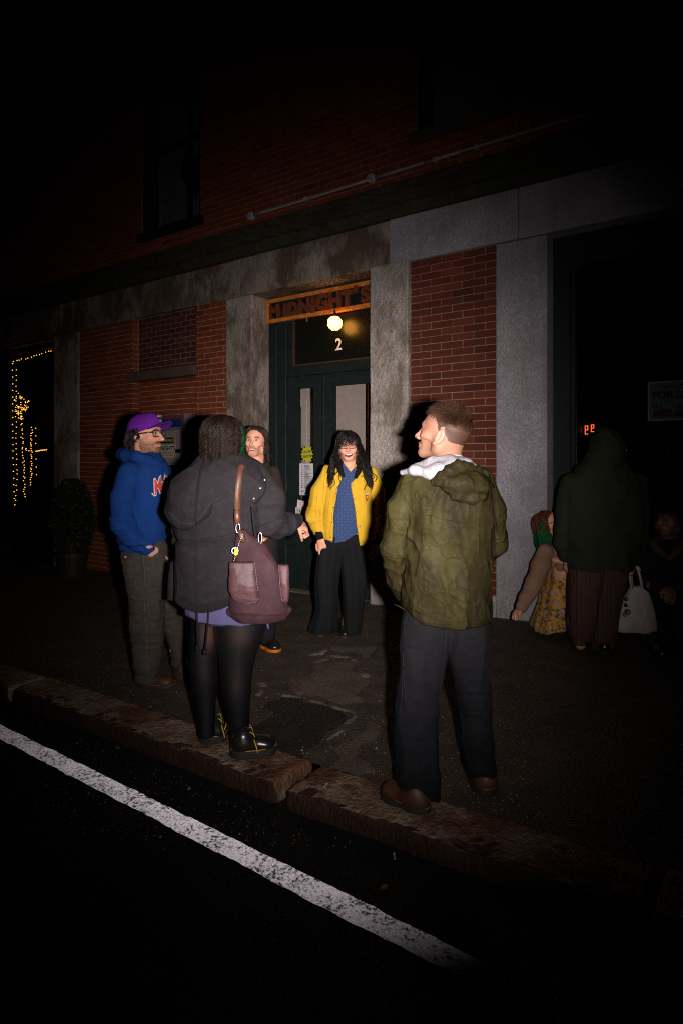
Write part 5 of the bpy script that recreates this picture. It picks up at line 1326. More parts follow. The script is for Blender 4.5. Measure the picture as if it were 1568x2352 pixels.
# ================================================================== person with the olive wind jacket, seen from behind
def person_olive():
    G = Person(1020, 2.72, 'person in olive windbreaker and charcoal work trousers, seen from behind, head in profile')
    # trousers
    M_TR = m_fabric('charcoal canvas', (0.0050, 0.0047, 0.0066), var=0.3, wash=0.5, blotch=9, bump=0.35)
    F_ = G.field((890, 1385, 1150, 1850), -0.24, 0.26, 0.0055)
    F_.loft([G.sec(*s) for s in ((1385,935,1040,0,.10),(1420,926,1040,0,.108),(1450,921,1038,0,.112),(1480,919,1030,0,.108),(1530,918,1017,0,.10),(1590,914,1006,0,.09),(1627,904,1004,-.005,.085),(1690,908,1005,-.02,.08),(1760,912,1006,-.03,.08),(1815,916,1007,-.03,.08),(1840,919,1007,-.03,.082))], 0.0)
    F_.loft([G.sec(*s) for s in ((1385,1015,1110,0,.10),(1420,1016,1115,0,.108),(1450,1018,1117,0,.112),(1490,1024,1117,.01,.108),(1563,1045,1121,.03,.095),(1623,1058,1123,.05,.085),(1708,1060,1128,.07,.08),(1770,1074,1134,.08,.08),(1797,1082,1135,.08,.078))], 0.02)
    kn1, kn2 = G.q(955, 1625, -.08), G.q(1090, 1600, -.05)
    hemc = hemcut(G, [(880, 1790), (918, 1804), (945, 1828), (1007, 1841), (1020, 1830), (1084, 1783), (1130, 1789), (1160, 1780)])
    o, bv, P = cloth(G, 'trousers', F_, M_TR, lambda P: 0.010*(folds(P, 4, 11, 3)-0.5)+0.008*crumple(P, 9, 9, 7, 18)+0.008*(folds(P, 18, 6, 8, 1.8, 0.25)-0.45)*(0.35+1.1*gauss(P, kn1, (.12, .2, .12))+0.9*gauss(P, kn2, (.1, .2, .12))+0.8*np.exp(-((P[:, 2]-0.10)/0.08)**2)), 1, hemc)
    M_ST = m_fabric('faded seam', (0.0135, 0.0128, 0.0155), var=0.2)
    seam(G, bv, [(927, 1440), (925, 1520), (922, 1600), (918, 1640), (930, 1700), (934, 1800)], 0.0016, M_ST, 'side_seam', o, n=22)
    seam(G, bv, [(1023, 1446), (1024, 1470), (1018, 1520), (1008, 1600), (1003, 1640)], 0.0018, M_ST, 'inseam', o, n=18)
    M_PK = m_fabric('darker canvas patch', (0.0065, 0.006, 0.0082), var=0.25, wash=0.3)
    for (a, b, c, d) in (((926, 1491), (972, 1496), (968, 1536), (928, 1532)), ((926, 1536), (966, 1541), (970, 1602), (932, 1604))):
        pts = [a, b, c, d]; grid = []
        for i in range(9):
            for j in range(9):
                s, t_ = i/8, j/8; x = (a[0]*(1-s)+b[0]*s)*(1-t_)+(d[0]*(1-s)+c[0]*s)*t_; y = (a[1]*(1-s)+b[1]*s)*(1-t_)+(d[1]*(1-s)+c[1]*s)*t_; grid.append(hit(G, bv, x, y, 0.0035)[0])
        pk = G.put('pocket', np.array(grid), np.array([[i*9+j, i*9+j+1, i*9+j+10, i*9+j+9] for i in range(8) for j in range(8)])[:, ::-1].copy(), M_PK, parent=o)
        seam(G, bv, [d, a, b, c, d], 0.0017, M_ST, 'stitching', pk, 0.004, n=26)
    # boots
    for hl, te, w in (((980, 1867), (880, 1826), .102), ((1120, 1826), (1100, 1790), .10)):
        so, R, h0, L = shoe(G, gloc(G, *hl), gloc(G, *te), None, w, (M_LEATHB, M_SOLE), 0.026, 0.055, 'boot')
        n = 30; ring = [h0+R @ np.array((w*0.53*math.sin(t_)*(0.92+0.1*math.cos(t_-1)), L*0.5-0.003-(L*0.52)*math.cos(t_), 0.029)) for t_ in np.linspace(0, 2*math.pi, n)]
        G.geo('welt', Geo().tube([tuple(p) for p in ring], 0.003, 5, False), M_WELT, so, True)
    # jacket: thin crackling nylon
    t = NT('olive nylon'); fine = t.noise(420, 2); band = t.noise(9, 3, 0.5, t.coord((1.0, 1.0, 0.22)), 0.4); n2 = t.noise(13, 4, 0.6)
    col = t.ramp(t.math('ADD', t.math('MULTIPLY', band, 0.75), t.math('MULTIPLY', n2, 0.25)), [(0.36, (0.0125, 0.0098, 0.0046)), (0.5, (0.0165, 0.0132, 0.0052)), (0.62, (0.0255, 0.0215, 0.0078))])
    def crease(scale, stretch, seed):
        c_ = t.noise(scale, 2, 0.5, t.coord(stretch), 0.5 + seed*0.1); r_ = t.math('SUBTRACT', 1.0, t.math('ABSOLUTE', t.math('SUBTRACT', t.math('MULTIPLY', c_, 2.0), 1.0), 0)); return t.math('POWER', r_, 9.0)
    nb = t.bump(crease(7.0, (1.0, 1.0, 0.35), 0), 0.55, 0.012); nb = t.bump(crease(11.0, (0.8, 0.8, 1.1), 3), 0.40, 0.008, nb); nb = t.bump(fine, 0.08, 0.002, nb)
    M_NY = t.set(col, 0.5, nb, 0.025)
    F_ = G.field((862, 1040, 1178, 1462), -0.26, 0.30, 0.0048)
    F_.loft([G.sec(*s) for s in ((1058,985,1062,.0,.06),(1078,958,1094,.0,.085),(1095,938,1116,0,.11),(1130,926,1126,0,.125),(1200,932,1126,0,.135),(1280,932,1120,0,.14),(1340,926,1119,0,.148),(1400,926,1121,0,.158),(1448,930,1121,0,.160))], 0.0, n=2.7)
    G.ch(F_, [(950,1102,.0,30),(922,1170,.0,33),(906,1262,.02,29),(918,1330,.08,26),(940,1378,.14,21)], 0.018)
    G.ch(F_, [(1103,1104,0,30),(1126,1170,.01,31),(1133,1245,.04,28),(1112,1278,.13,22)], 0.018)
    hem = hemcut(G, [(870, 1372), (900, 1380), (925, 1388), (945, 1408), (968, 1430), (1000, 1438), (1058, 1443), (1100, 1437), (1122, 1428), (1180, 1420)])
    el1, ar1, el2, lo_ = G.q(925, 1262, -.02), G.q(958, 1190, -.1), G.q(1130, 1240, -.02), G.q(1040, 1405, -.15)
    def dj(P):
        z = P[:, 2]; back = np.clip((0.02-P[:, 1])/0.1, 0, 1)
        d = 0.010*crumple(P, 7.5, 7.5, 1.0, 91)*(0.5+0.6*back)+0.014*(folds(P, 1.8, 6, 4, 1.0, 0.08)-0.5)
        d += 0.034*crumple(P, 10, 10, 13, 14)*(gauss(P, el1, (.10, .2, .15))+0.8*gauss(P, el2, (.08, .2, .12)))
        d += 0.035*crumple(P, 12, 12, 6, 17)*gauss(P, ar1, (.06, .2, .16))
        d += 0.026*crumple(P, 6, 6, 14, 21)*gauss(P, lo_, (.2, .3, .07))
        d += 0.006*crumple(P, 14, 14, 7, 41)*(0.6+0.8*gauss(P, el1, (.15, .3, .2))+0.5*back)
        return d
    jk, bj, P = cloth(G, 'windbreaker', F_, M_NY, dj, 1, hem)
    seam(G, bj, [(905, 1388), (926, 1398), (948, 1418), (970, 1430), (1010, 1434), (1058, 1437), (1100, 1432), (1121, 1424)], 0.0022, M_NY, 'hem_seam', jk, n=26, off=0.001)
    M_NYD = M_NY
    # hood lying on the back and its white lining
    t = NT('white lining nylon'); nz = t.noise(20, 4, 0.6, None, 0.9); M_LIN = t.set(t.ramp(nz, [(0.3, (0.165, 0.155, 0.168)), (0.7, (0.20, 0.19, 0.205))]), 0.5, t.bump(nz, 0.5, 0.02), 0.4)
    F_ = G.field((905, 1040, 1105, 1120), -0.20, 0.14, 0.004)
    G.ch(F_, [(924,1085,-.03,5),(950,1080,-.085,9),(984,1086,-.112,10),(1004,1078,-.116,12),(1040,1068,-.105,11),(1072,1066,-.075,9),(1086,1072,-.03,7)], 0.026)
    G.ch(F_, [(958,1073,-.04,9),(992,1066,-.07,12),(1030,1060,-.07,12),(1066,1062,-.04,10)], 0.034); G.ch(F_, [(992,1090,-.112,9),(998,1102,-.122,5)], 0.02)
    ln_, bl, P = cloth(G, 'hood_lining', F_, M_LIN, lambda P: 0.006*crumple(P, 15, 15, 14, 8), 1, parent=jk)
    F_ = G.field((970, 1048, 1140, 1165), -0.24, 0.14, 0.004)
    G.ch(F_, [(998,1106,-.128,6),(1014,1096,-.138,11),(1034,1082,-.135,13),(1052,1072,-.12,11),(1076,1076,-.085,11),(1100,1084,-.05,10)], 0.016)
    G.ch(F_, [(1010,1108,-.132,7),(1034,1110,-.142,18),(1064,1110,-.142,24),(1092,1112,-.128,23),(1108,1110,-.095,19)], 0.022)
    G.ch(F_, [(1026,1124,-.142,8),(1050,1140,-.148,8),(1088,1146,-.144,8),(1114,1138,-.108,8)], 0.026)
    hd, bh_, P = cloth(G, 'hood', F_, M_NYD, lambda P: 0.012*(folds(P, 20, 9, 23, 1.3, 0.7)-0.5)+0.016*crumple(P, 14, 14, 12, 5), 1, parent=jk)
    # collar of the white shirt
    F_ = G.field((965, 1030, 1090, 1082), -0.12, 0.13, 0.0035)
    F_.loft([G.sec(*s) for s in ((1076,972,1080,.005,.080),(1060,978,1070,.005,.073),(1046,986,1058,.005,.064),(1043,989,1056,.005,.060))], 0.0, n=2.0)
    tilt = curve_px(G, [(960, 1062), (986, 1052), (1020, 1043), (1056, 1044), (1072, 1056), (1100, 1064)], 0)
    cloth(G, 'shirt_collar', F_, M_WHITE, None, 1, lambda x, y, z: z-tilt(x))
    # head
    Mh = frame((-0.845, 0.455, 0.25)); org = G.q(1018, 995, 0.0)
    V, Q, C, Pl = head_mesh(Mh, org, G.q(1021, 1075, 0.02), 1.0, 0.0028, brow=(0.05, 0.025, 0.012), stubble=0.35, stubc=(0.085, 0.05, 0.034), nose=0.88, neck_r=0.056, bony=0.3, tone=0.33)
    def hm(az, el):
        a = np.abs(az); line = np.where(a < 0.75, 0.62-0.05*a, np.where(a < 1.15, 0.58-(a-0.75)*0.7, np.where(a < 1.48, 0.30-(a-1.15)*2.2, np.where(a < 1.66, -0.06, np.maximum(-0.85, -0.30-(a-1.66)*1.3)))))
        return el > line
    paint(C, Pl, hm, (0.030, 0.0135, 0.0072))
    body = core([[(G.q(1020, 1095, .02), .06), (G.q(1020, 1200, .02), .10), (G.q(1020, 1390, .02), .085)], [(G.q(975, 1420, .0), .055), (G.q(955, 1640, 0), .045), (G.q(965, 1830, -.02), .045)], [(G.q(1070, 1420, .0), .055), (G.q(1090, 1620, .06), .045), (G.q(1110, 1790, .08), .045)], [(G.q(960, 1105, .02), .05), (G.q(910, 1262, .03), .03), (G.q(950, 1360, .10), .025)], [(G.q(1095, 1105, .02), .05), (G.q(1132, 1245, .05), .035), (G.q(1110, 1275, .13), .03)]])
    hnd = hand_mesh(hframe((0.5, 0.3, -0.8), (-0.6, -0.6, 0.2)), G.q(1000, 1350, .02), arm=0.03)
    b = G.put('body', *join([(V, Q, C), body, hnd])[:2], M_SKIN, col=join([(V, Q, C), body, hnd])[2])
    ear = (np.array((-0.084, 0.0, -0.046))) @ Mh.T+org; G.geo('earring', Geo().lathe(tuple(ear+np.array((-0.004, -0.004, 0))), [(0, -0.004), (0.004, 0), (0, 0.004)], 8), M_STEEL, None, True)
    rng = np.random.default_rng(4); n = 12000; az, el = scalp(n, hm, rng=rng); p0 = on_skull(az, el, -0.002)
    nr = (p0-HC)/HR**2; nr /= np.linalg.norm(nr, axis=1)[:, None]
    top = np.clip((el-0.25)/0.5, 0, 1)*np.clip(1.2-np.abs(np.abs(az)-3.14)*0.0, 0, 1); ln = 0.006+0.026*top*(0.3+1.0*rng.random(n))+0.009*np.clip((el+0.1)/0.5, 0, 1)
    cw = vnoise(p0[:, 0]*38, p0[:, 1]*38, p0[:, 2]*38, 3)-0.5; cw2 = vnoise(p0[:, 0]*38+9, p0[:, 1]*38, p0[:, 2]*38, 7)-0.5
    d = np.stack([0.8*cw, 0.75*top-0.10*(1-top)+0.8*cw2, -1.0*(1-top)+0.05+0.5*cw], -1)+rng.normal(0, 0.14, (n, 3)); d -= nr*(d*nr).sum(1)[:, None]; d /= np.linalg.norm(d, axis=1)[:, None]; d = d+nr*(0.14+0.34*top*(0.5+rng.random(n)))[:, None]
    t_ = np.linspace(0, 1, 4)[None, :, None]; pa = p0[:, None]+d[:, None]*ln[:, None, None]*t_; pa = pa-nr[:, None]*(ln*0.12)[:, None, None]*t_**2; pa += nr[:, None]*0.0012
    V, Q, T = strands(pa, np.full(n, 0.00135), Mh, org, tones=np.clip(rng.random(n)*0.8+0.9*cw+0.15, 0, 1)); G.put('hair', V, Q, m_hair('short brown hair', (0.026, 0.0108, 0.0050), 0.55, 0.16), True, tone=T)
person_olive()

# ================================================================== person in the dark parka with the plum bag
def person_parka():
    W = Person(520, 3.26, 'person in black washed parka holding a cigarette, seen from behind on the kerb')
    M_PK = m_fabric('washed black cotton', (0.0105, 0.0080, 0.0096), var=0.28, wash=0.6, blotch=5, bump=0.4, sheen=0.3)
    M_PKD = m_fabric('black cotton trim', (0.007, 0.006, 0.007), var=0.3, wash=0.4)
    # tights, one leg each side, skin showing faintly through the knit
    t = NT('sheer black tights'); a = t.n('ShaderNodeAttribute'); a.attribute_name = 'Col'; nz = t.noise(500, 2)
    M_TI = t.set(a.outputs['Color'], 0.55, t.bump(nz, 0.2, 0.001), 0.25)
    F_ = W.field((425, 1385, 625, 1705), -0.2, 0.2, 0.005)
    F_.loft([W.sec(*s) for s in ((1380,440,525,.03,.10),(1436,440,493,.03,.088),(1480,437,497,.03,.08),(1530,435,500,.03,.072),(1570,440,499,.03,.06),(1610,447,496,.03,.05),(1655,453,495,.03,.045),(1690,455,495,.03,.045))], 0, n=2.0)
    F_.loft([W.sec(*s) for s in ((1380,495,612,-.02,.12),(1437,490,613,-.02,.115),(1481,498,596,-.02,.10),(1520,504,585,-.02,.088),(1547,506,580,-.02,.086),(1590,510,577,-.02,.076),(1640,521,573,-.02,.06),(1705,530,572,-.02,.05))], 0.0, n=2.0)
    P, Q = F_.mesh(); P = relax(P, Q, 2)
    C = np.tile((0.0035, 0.003, 0.0038), (len(P), 1))
    for c, r, col, k in ((W.q(480, 1460, -.06), (.03, .3, .07), (0.10, 0.05, 0.04), 0.75), (W.q(553, 1465, -.13), (.05, .3, .05), (0.045, 0.025, 0.021), 0.45), (W.q(545, 1580, -.1), (.035, .3, .06), (0.03, 0.017, 0.015), 0.4), (W.q(468, 1550, -.05), (.03, .3, .05), (0.025, 0.015, 0.013), 0.4)):
        w = (gauss(P, c, r)*k)[:, None]; C = C*(1-w)+np.array(col)*w
    o = W.put('tights', P, Q, M_TI, col=C); bt = bvh_of(P, Q)
    seam(W, bt, [(556, 1440), (551, 1470), (549, 1500), (547, 1525), (551, 1545), (549, 1590)], 0.0009, m_fabric('tights seam', (0.03, 0.02, 0.02)), 'seam', o, n=16)
    # shoes with yellow laces and stitching
    M_LACE = m_fabric('yellow lace', (0.60, 0.40, 0.03), var=0.1)
    for k, (hl, te) in enumerate((((462, 1703), (520, 1696)), ((533, 1738), (634, 1724)))):
        so, R, h0, L = shoe(W, gloc(W, *hl, 0.012), gloc(W, *te, 0.012), None, 0.105, (M_BLKL, M_SOLE), 0.036, 0.062, 'shoe')
        tr = lambda p: tuple(h0+R @ np.array(p))
        W.geo('welt_stitching', Geo().tube([tr((0.056*math.sin(t_), L*0.5-0.002-(L*0.52)*math.cos(t_), 0.041)) for t_ in np.linspace(0, 2*math.pi, 40)], 0.0022, 4, False), m_plain('yellow welt thread', (0.45, 0.27, 0.04), 0.6), so, True)
        W.geo('collar_seam', Geo().tube([tr((0.046*math.sin(t_), 0.06+0.05*math.cos(t_), 0.085-0.012*math.cos(t_))) for t_ in np.linspace(0, 2*math.pi, 20)], 0.003, 5, False).tube([tr((0.05*math.sin(t_), 0.045+0.055*math.cos(t_)*0.9, 0.052+0.02*math.sin(t_*1.0))) for t_ in np.linspace(1.6, 4.7, 12)], 0.0012, 4, False), m_plain('grey thread', (0.12, 0.11, 0.11), 0.6), so, True)
        g = Geo()
        for i in range(5):
            y = 0.095+i*0.016; zt = 0.092-i*0.007
            g.tube([tr((0.036, y-0.008, zt-0.014)), tr((0.018, y, zt+0.001)), tr((-0.004, y+0.004, zt+0.005)), tr((-0.03, y-0.004, zt-0.008))], 0.0026, 5)
        for sg_ in (1, -1):
            g.tube([tr((sg_*0.006, 0.092, 0.098)), tr((sg_*0.026, 0.085, 0.122)), tr((sg_*0.04, 0.10, 0.118)), tr((sg_*0.03, 0.108, 0.096)), tr((sg_*0.004, 0.098, 0.098))], 0.0026, 5)
        g.tube([tr((0.01, 0.098, 0.10)), tr((0.042, 0.105, 0.082)), tr((0.054, 0.115, 0.05)), tr((0.058, 0.118, 0.03))], 0.0026, 5)
        W.geo('laces', g, M_LACE, so, True)
    # tunic
    M_TU = m_fabric('lavender cotton', (0.062, 0.056, 0.125), var=0.12, sheen=0.2)
    F_ = W.field((420, 1360, 630, 1450), -0.24, 0.24, 0.005)
    F_.loft([W.sec(*s) for s in ((1360,425,604,0,.165),(1400,430,609,0,.168),(1445,436,614,0,.170))], 0)
    hc = hemcut(W, [(420, 1408), (436, 1416), (455, 1428), (486, 1436), (552, 1438), (590, 1434), (614, 1427), (640, 1420)])
    tu, btu, P = cloth(W, 'tunic', F_, M_TU, lambda P: 0.010*(folds(P, 4, 13, 6)-0.5), 1, hc)
    W.geo('tie_end', Geo().tube([tuple(W.q(614, 1424, -.05)), tuple(W.q(615, 1436, -.05)), tuple(W.q(617, 1444, -.05))], 0.006, 6), M_TU, tu, True)
    # parka body
    F_ = W.field((378, 1040, 700, 1412), -0.28, 0.30, 0.0052)
    F_.loft([W.sec(*s) for s in ((1048,480,562,0,.075),(1062,450,586,0,.10),(1085,420,602,0,.13),(1110,408,608,0,.152),(1160,402,602,0,.168),(1230,409,600,0,.172),(1300,404,602,0,.178),(1370,405,603,0,.184),(1406,408,600,0,.184))], 0, n=2.2)
    W.ch(F_, [(588,1092,0,28),(612,1145,.0,35),(620,1196,.02,33),(640,1210,.07,28),(662,1202,.13,23),(679,1197,.18,17)], 0.02)
    W.ch(F_, [(434,1104,.03,26),(420,1170,.07,26),(424,1230,.14,24),(445,1250,.22,20)], 0.02)
    hem = hemcut(W, [(378, 1372), (405, 1378), (425, 1392), (452, 1403), (482, 1402), (510, 1394), (530, 1384), (620, 1378), (700, 1370)])
    elb = W.q(622, 1205, .0)
    def dp(P):
        d = 0.012*(folds(P, 3.2, 7, 5, 1.4, 0.1)-0.5)+0.022*(folds(P, 22, 8, 9, 1.4, 0.4)-0.45)*gauss(P, elb, (.13, .3, .12))+0.022*crumple(P, 6, 6, 4.0, 12)
        d -= 0.012*np.exp(-((P[:, 2]-W.q(0, 1248, -.15)[2])/0.014)**2)
        return d
    pk, bp_, P = cloth(W, 'parka', F_, M_PK, dp, 1, hem)
    F_ = W.field((378, 1290, 425, 1385), -0.05, 0.16, 0.005)
    F_.loft([W.sec(*s) for s in ((1290,392,420,.08,.03),(1340,387,420,.08,.035),(1378,384,420,.08,.04))], 0)
    cloth(W, 'parka_front', F_, M_PK, lambda P: 0.006*(folds(P, 5, 14, 4)-0.5), 1, parent=pk)
    # ruffled hem band
    x, y, z = None, None, None
    hp_ = [(407, 1378), (425, 1391), (452, 1402), (482, 1401), (510, 1393), (529, 1384)]
    L = np.cumsum([0]+[math.dist(hp_[i], hp_[i+1]) for i in range(5)]); n = 90; ring = []
    for k in range(n):
        s_ = L[-1]*k/(n-1); px, py = np.interp(s_, L, [p[0] for p in hp_]), np.interp(s_, L, [p[1] for p in hp_]); pt, nn = hit(W, bp_, px, py-3, 0.0)
        w_ = 0.004+0.004*math.sin(k*1.9)+0.002*math.sin(k*4.1); ring.append((pt-np.array((0, 0, .018))+nn*w_, pt+np.array((0, 0, .004))+nn*(w_+0.006), pt+np.array((0, 0, .026))+nn*0.004))
    Vv = np.array(ring).reshape(-1, 3); Qq = np.array([[k*3+j, (k+1)*3+j, (k+1)*3+j+1, k*3+j+1] for k in range(n-1) for j in range(2)]); W.put('ruffled_hem', Vv, Qq, M_PKD, parent=pk)
    seam(W, bp_, [(451, 1210), (449, 1250), (449, 1330), (452, 1395)], 0.0028, M_PKD, 'back_seam', pk, n=24)
    seam(W, bp_, [(456, 1210), (454, 1250), (454, 1330), (456, 1395)], 0.0014, M_PK, 'back_seam', pk, n=24, off=0.001)
    seam(W, bp_, [(410, 1240), (440, 1241), (490, 1236), (540, 1226)], 0.0022, M_PKD, 'waist_seam', pk, n=24)
    seam(W, bp_, [(410, 1247), (440, 1248), (490, 1243), (540, 1233)], 0.0022, M_PKD, 'waist_seam', pk, n=24)
    seam(W, bp_, [(428, 1345), (445, 1372), (460, 1386), (478, 1368), (512, 1340), (530, 1328)], 0.0018, M_PKD, 'yoke_seam', pk, n=24)
    seam(W, bp_, [(600, 1206), (622, 1199), (640, 1190), (652, 1182)], 0.0022, M_PKD, 'elbow_seam', pk, n=14); seam(W, bp_, [(640, 1232), (652, 1216), (660, 1196), (662, 1182)], 0.0022, M_PKD, 'sleeve_seam', pk, n=14)
    g = Geo()
    for k in range(9): g.tube([tuple(W.q(672+k*1.1, 1182+k*0.15, .155+k*.004)), tuple(W.q(676+k*0.9, 1197, .11+k*.006)), tuple(W.q(674+k*0.7, 1213-k*0.3, .15+k*.004))], 0.0026, 5)
    W.geo('ribbed_cuff', g, M_PKD, pk, True)
    # big hood lying over the back and shoulders
    F_ = W.field((374, 1040, 640, 1225), -0.30, 0.22, 0.0048)
    F_.loft([W.sec(*s) for s in ((1046,474,566,-.004,.084),(1062,446,594,-.004,.118),(1080,420,610,-.004,.148),(1104,402,616,-.004,.172),(1160,390,618,-.004,.192),(1225,386,612,-.004,.200))], 0, n=2.2)
    hc2 = hemcut(W, [(370, 1150), (386, 1178), (398, 1192), (412, 1203), (431, 1207), (446, 1203), (460, 1192), (480, 1164), (500, 1142), (530, 1130), (548, 1134), (570, 1150), (585, 1158), (597, 1138), (612, 1108), (624, 1094), (650, 1080)])
    hb = W.q(425, 1150, -.18)
    hd, bh_, P = cloth(W, 'hood', F_, M_PK, lambda P: 0.018*(folds(P, 7, 6, 15, 1.4, 0.5)-0.5)+0.020*crumple(P, 5, 5, 6, 4)+0.030*gauss(P, hb, (.11, .2, .10))-0.012*gauss(P, W.q(520, 1120, -.18), (.1, .2, .08)), 2, hc2, pk)
    stitches(W, bh_, [(389, 1176), (412, 1199), (431, 1203), (447, 1199), (461, 1188), (481, 1160), (501, 1139), (530, 1127), (548, 1131), (570, 1146), (584, 1153)], m_fabric('frayed edge', (0.030, 0.026, 0.028)), hd, 60, 0.003, 0.55, 0.002)
    seam(W, bh_, [(470, 1056), (462, 1080), (455, 1120), (451, 1165), (450, 1200)], 0.006, M_PKD, 'hood_seam', hd, n=20, off=-0.001)
    for p_ in ((607, 1103), (598, 1121), (583, 1145)):
        l_, nn = hit(W, bh_, *p_, 0.003); g = Geo(); l_ = Vector(l_); nn = Vector(nn); g.tube([tuple(l_-nn*0.003), tuple(l_+nn*0.003), tuple(l_+nn*0.005)], [0.0065, 0.0065, 0.003], 10); W.geo('snap', g, M_STEEL, hd, True)
    # cords
    for pts in (((453, 1400), (453, 1440), (454, 1490)), ((480, 1398), (477, 1440), (471, 1498))):
        c_ = [W.q(x, y, -.205) for x, y in pts]; g = Geo(); g.tube([tuple(p) for p in c_], 0.0042, 6); g.tube([tuple(c_[-1]+np.array((0, 0, .012))), tuple(c_[-1]-np.array((0, 0, .012)))], 0.0095, 8); W.geo('drawcord', g, M_PKD, pk, True)
    g = Geo(); g.tube([tuple(W.q(x, y, -.19)) for x, y in ((580, 1165), (583, 1200), (590, 1250))], 0.007, 6); W.geo('drawcord', g, M_PKD, pk, True)
    # head turned away
    Mh = frame((0.55, 0.83, -0.06)); org = W.q(518, 1010, 0.0)
    V, Q, C, Pl = head_mesh(Mh, org, W.q(520, 1065, 0.0), 1.0, 0.0035, neck_r=0.055)
    full = lambda az, el: np.where(np.abs(az) < 1.15, el > 0.35, np.where(np.abs(az) < 1.6, el > -0.15, el > -0.65))
    paint(C, Pl, full, (0.03, 0.02, 0.014))
    body = core([[(W.q(520, 1080, 0), .06), (W.q(515, 1200, 0), .12), (W.q(515, 1360, 0), .09)], [(W.q(468, 1420, .03), .045), (W.q(470, 1540, .03), .05), (W.q(474, 1680, .03), .035)], [(W.q(552, 1420, -.02), .06), (W.q(545, 1560, -.02), .06), (W.q(550, 1700, -.02), .038)], [(W.q(582, 1098, 0), .04), (W.q(618, 1192, .02), .032), (W.q(679, 1197, .18), .024)], [(W.q(445, 1106, .03), .04), (W.q(424, 1175, .07), .03), (W.q(445, 1248, .22), .025)]])
    hnd = hand_mesh(hframe((0.62, 0.55, -0.45), (0.2, -0.55, 0.8)), W.q(680, 1198, .185), (0.5, 0.7, 0.8, 0.9), 0.75, 0.5, 0.03, 0.86, arm=0.04)
    jv = join([(V, Q, C), body, hnd]); jv[2][:] *= 0.5; W.put('body', jv[0], jv[1], M_SKIN, col=jv[2])
    pa, az, el, tn = falling_hair(4600, 12, full, lambda a: np.where(np.abs(a) < 1.4, -0.048, -0.066), 0.018, 0.012, 70, 70, 0.95, 0.040, seed=3, flick=-0.006)
    pa += RNG.normal(0, 0.0004, pa.shape)
    grn = (az > 0.80) & (az < 1.30) & (el < 0.75) & (tn > 0.45)
    V, Q, T = strands(pa[~grn], np.full((~grn).sum(), 0.0030), Mh, org, tones=tn[~grn]); W.put('hair', V, Q, m_hair('dark brown bob', (0.0105, 0.0056, 0.0033), 0.45, 0.22), True, tone=T)
    ctr = np.array((0, 0, -0.012)); pg = pa[grn].copy(); pg += np.array((0.004, 0.006, 0))*np.linspace(0, 1, 12)[None, :, None]**2
    V, Q, T = strands(pg, np.full(grn.sum(), 0.0027), Mh, org, tones=tn[grn]); W.put('green_hair', V, Q, m_hair('bright green hair', (0.0, 0.085, 0.03), 0.4, 0.4), False, tone=T)
    return W, bp_, bh_
W_, W_bp, W_bh = person_parka()

# cigarette between the fingers
cg = empty('cigarette', tuple(W_.o.matrix_basis @ Vector(W_.q(690, 1214, .2))), 'white lit cigarette held by the person in the parka', 'cigarette')
def lw(P_, p): return tuple(Matrix.Translation(P_.o.location) @ Matrix.Rotation(YAW, 4, 'Z') @ Vector(p))
Geo().tube([lw(W_, W_.q(687, 1203, .20)), lw(W_, W_.q(691, 1211, .19))], 0.0042, 8).build('filter', M_CIGP, cg, smooth=True); Geo().tube([lw(W_, W_.q(691, 1211, .19)), lw(W_, W_.q(694, 1218, .185))], 0.0042, 8).build('paper', M_CIGP, cg, smooth=True)

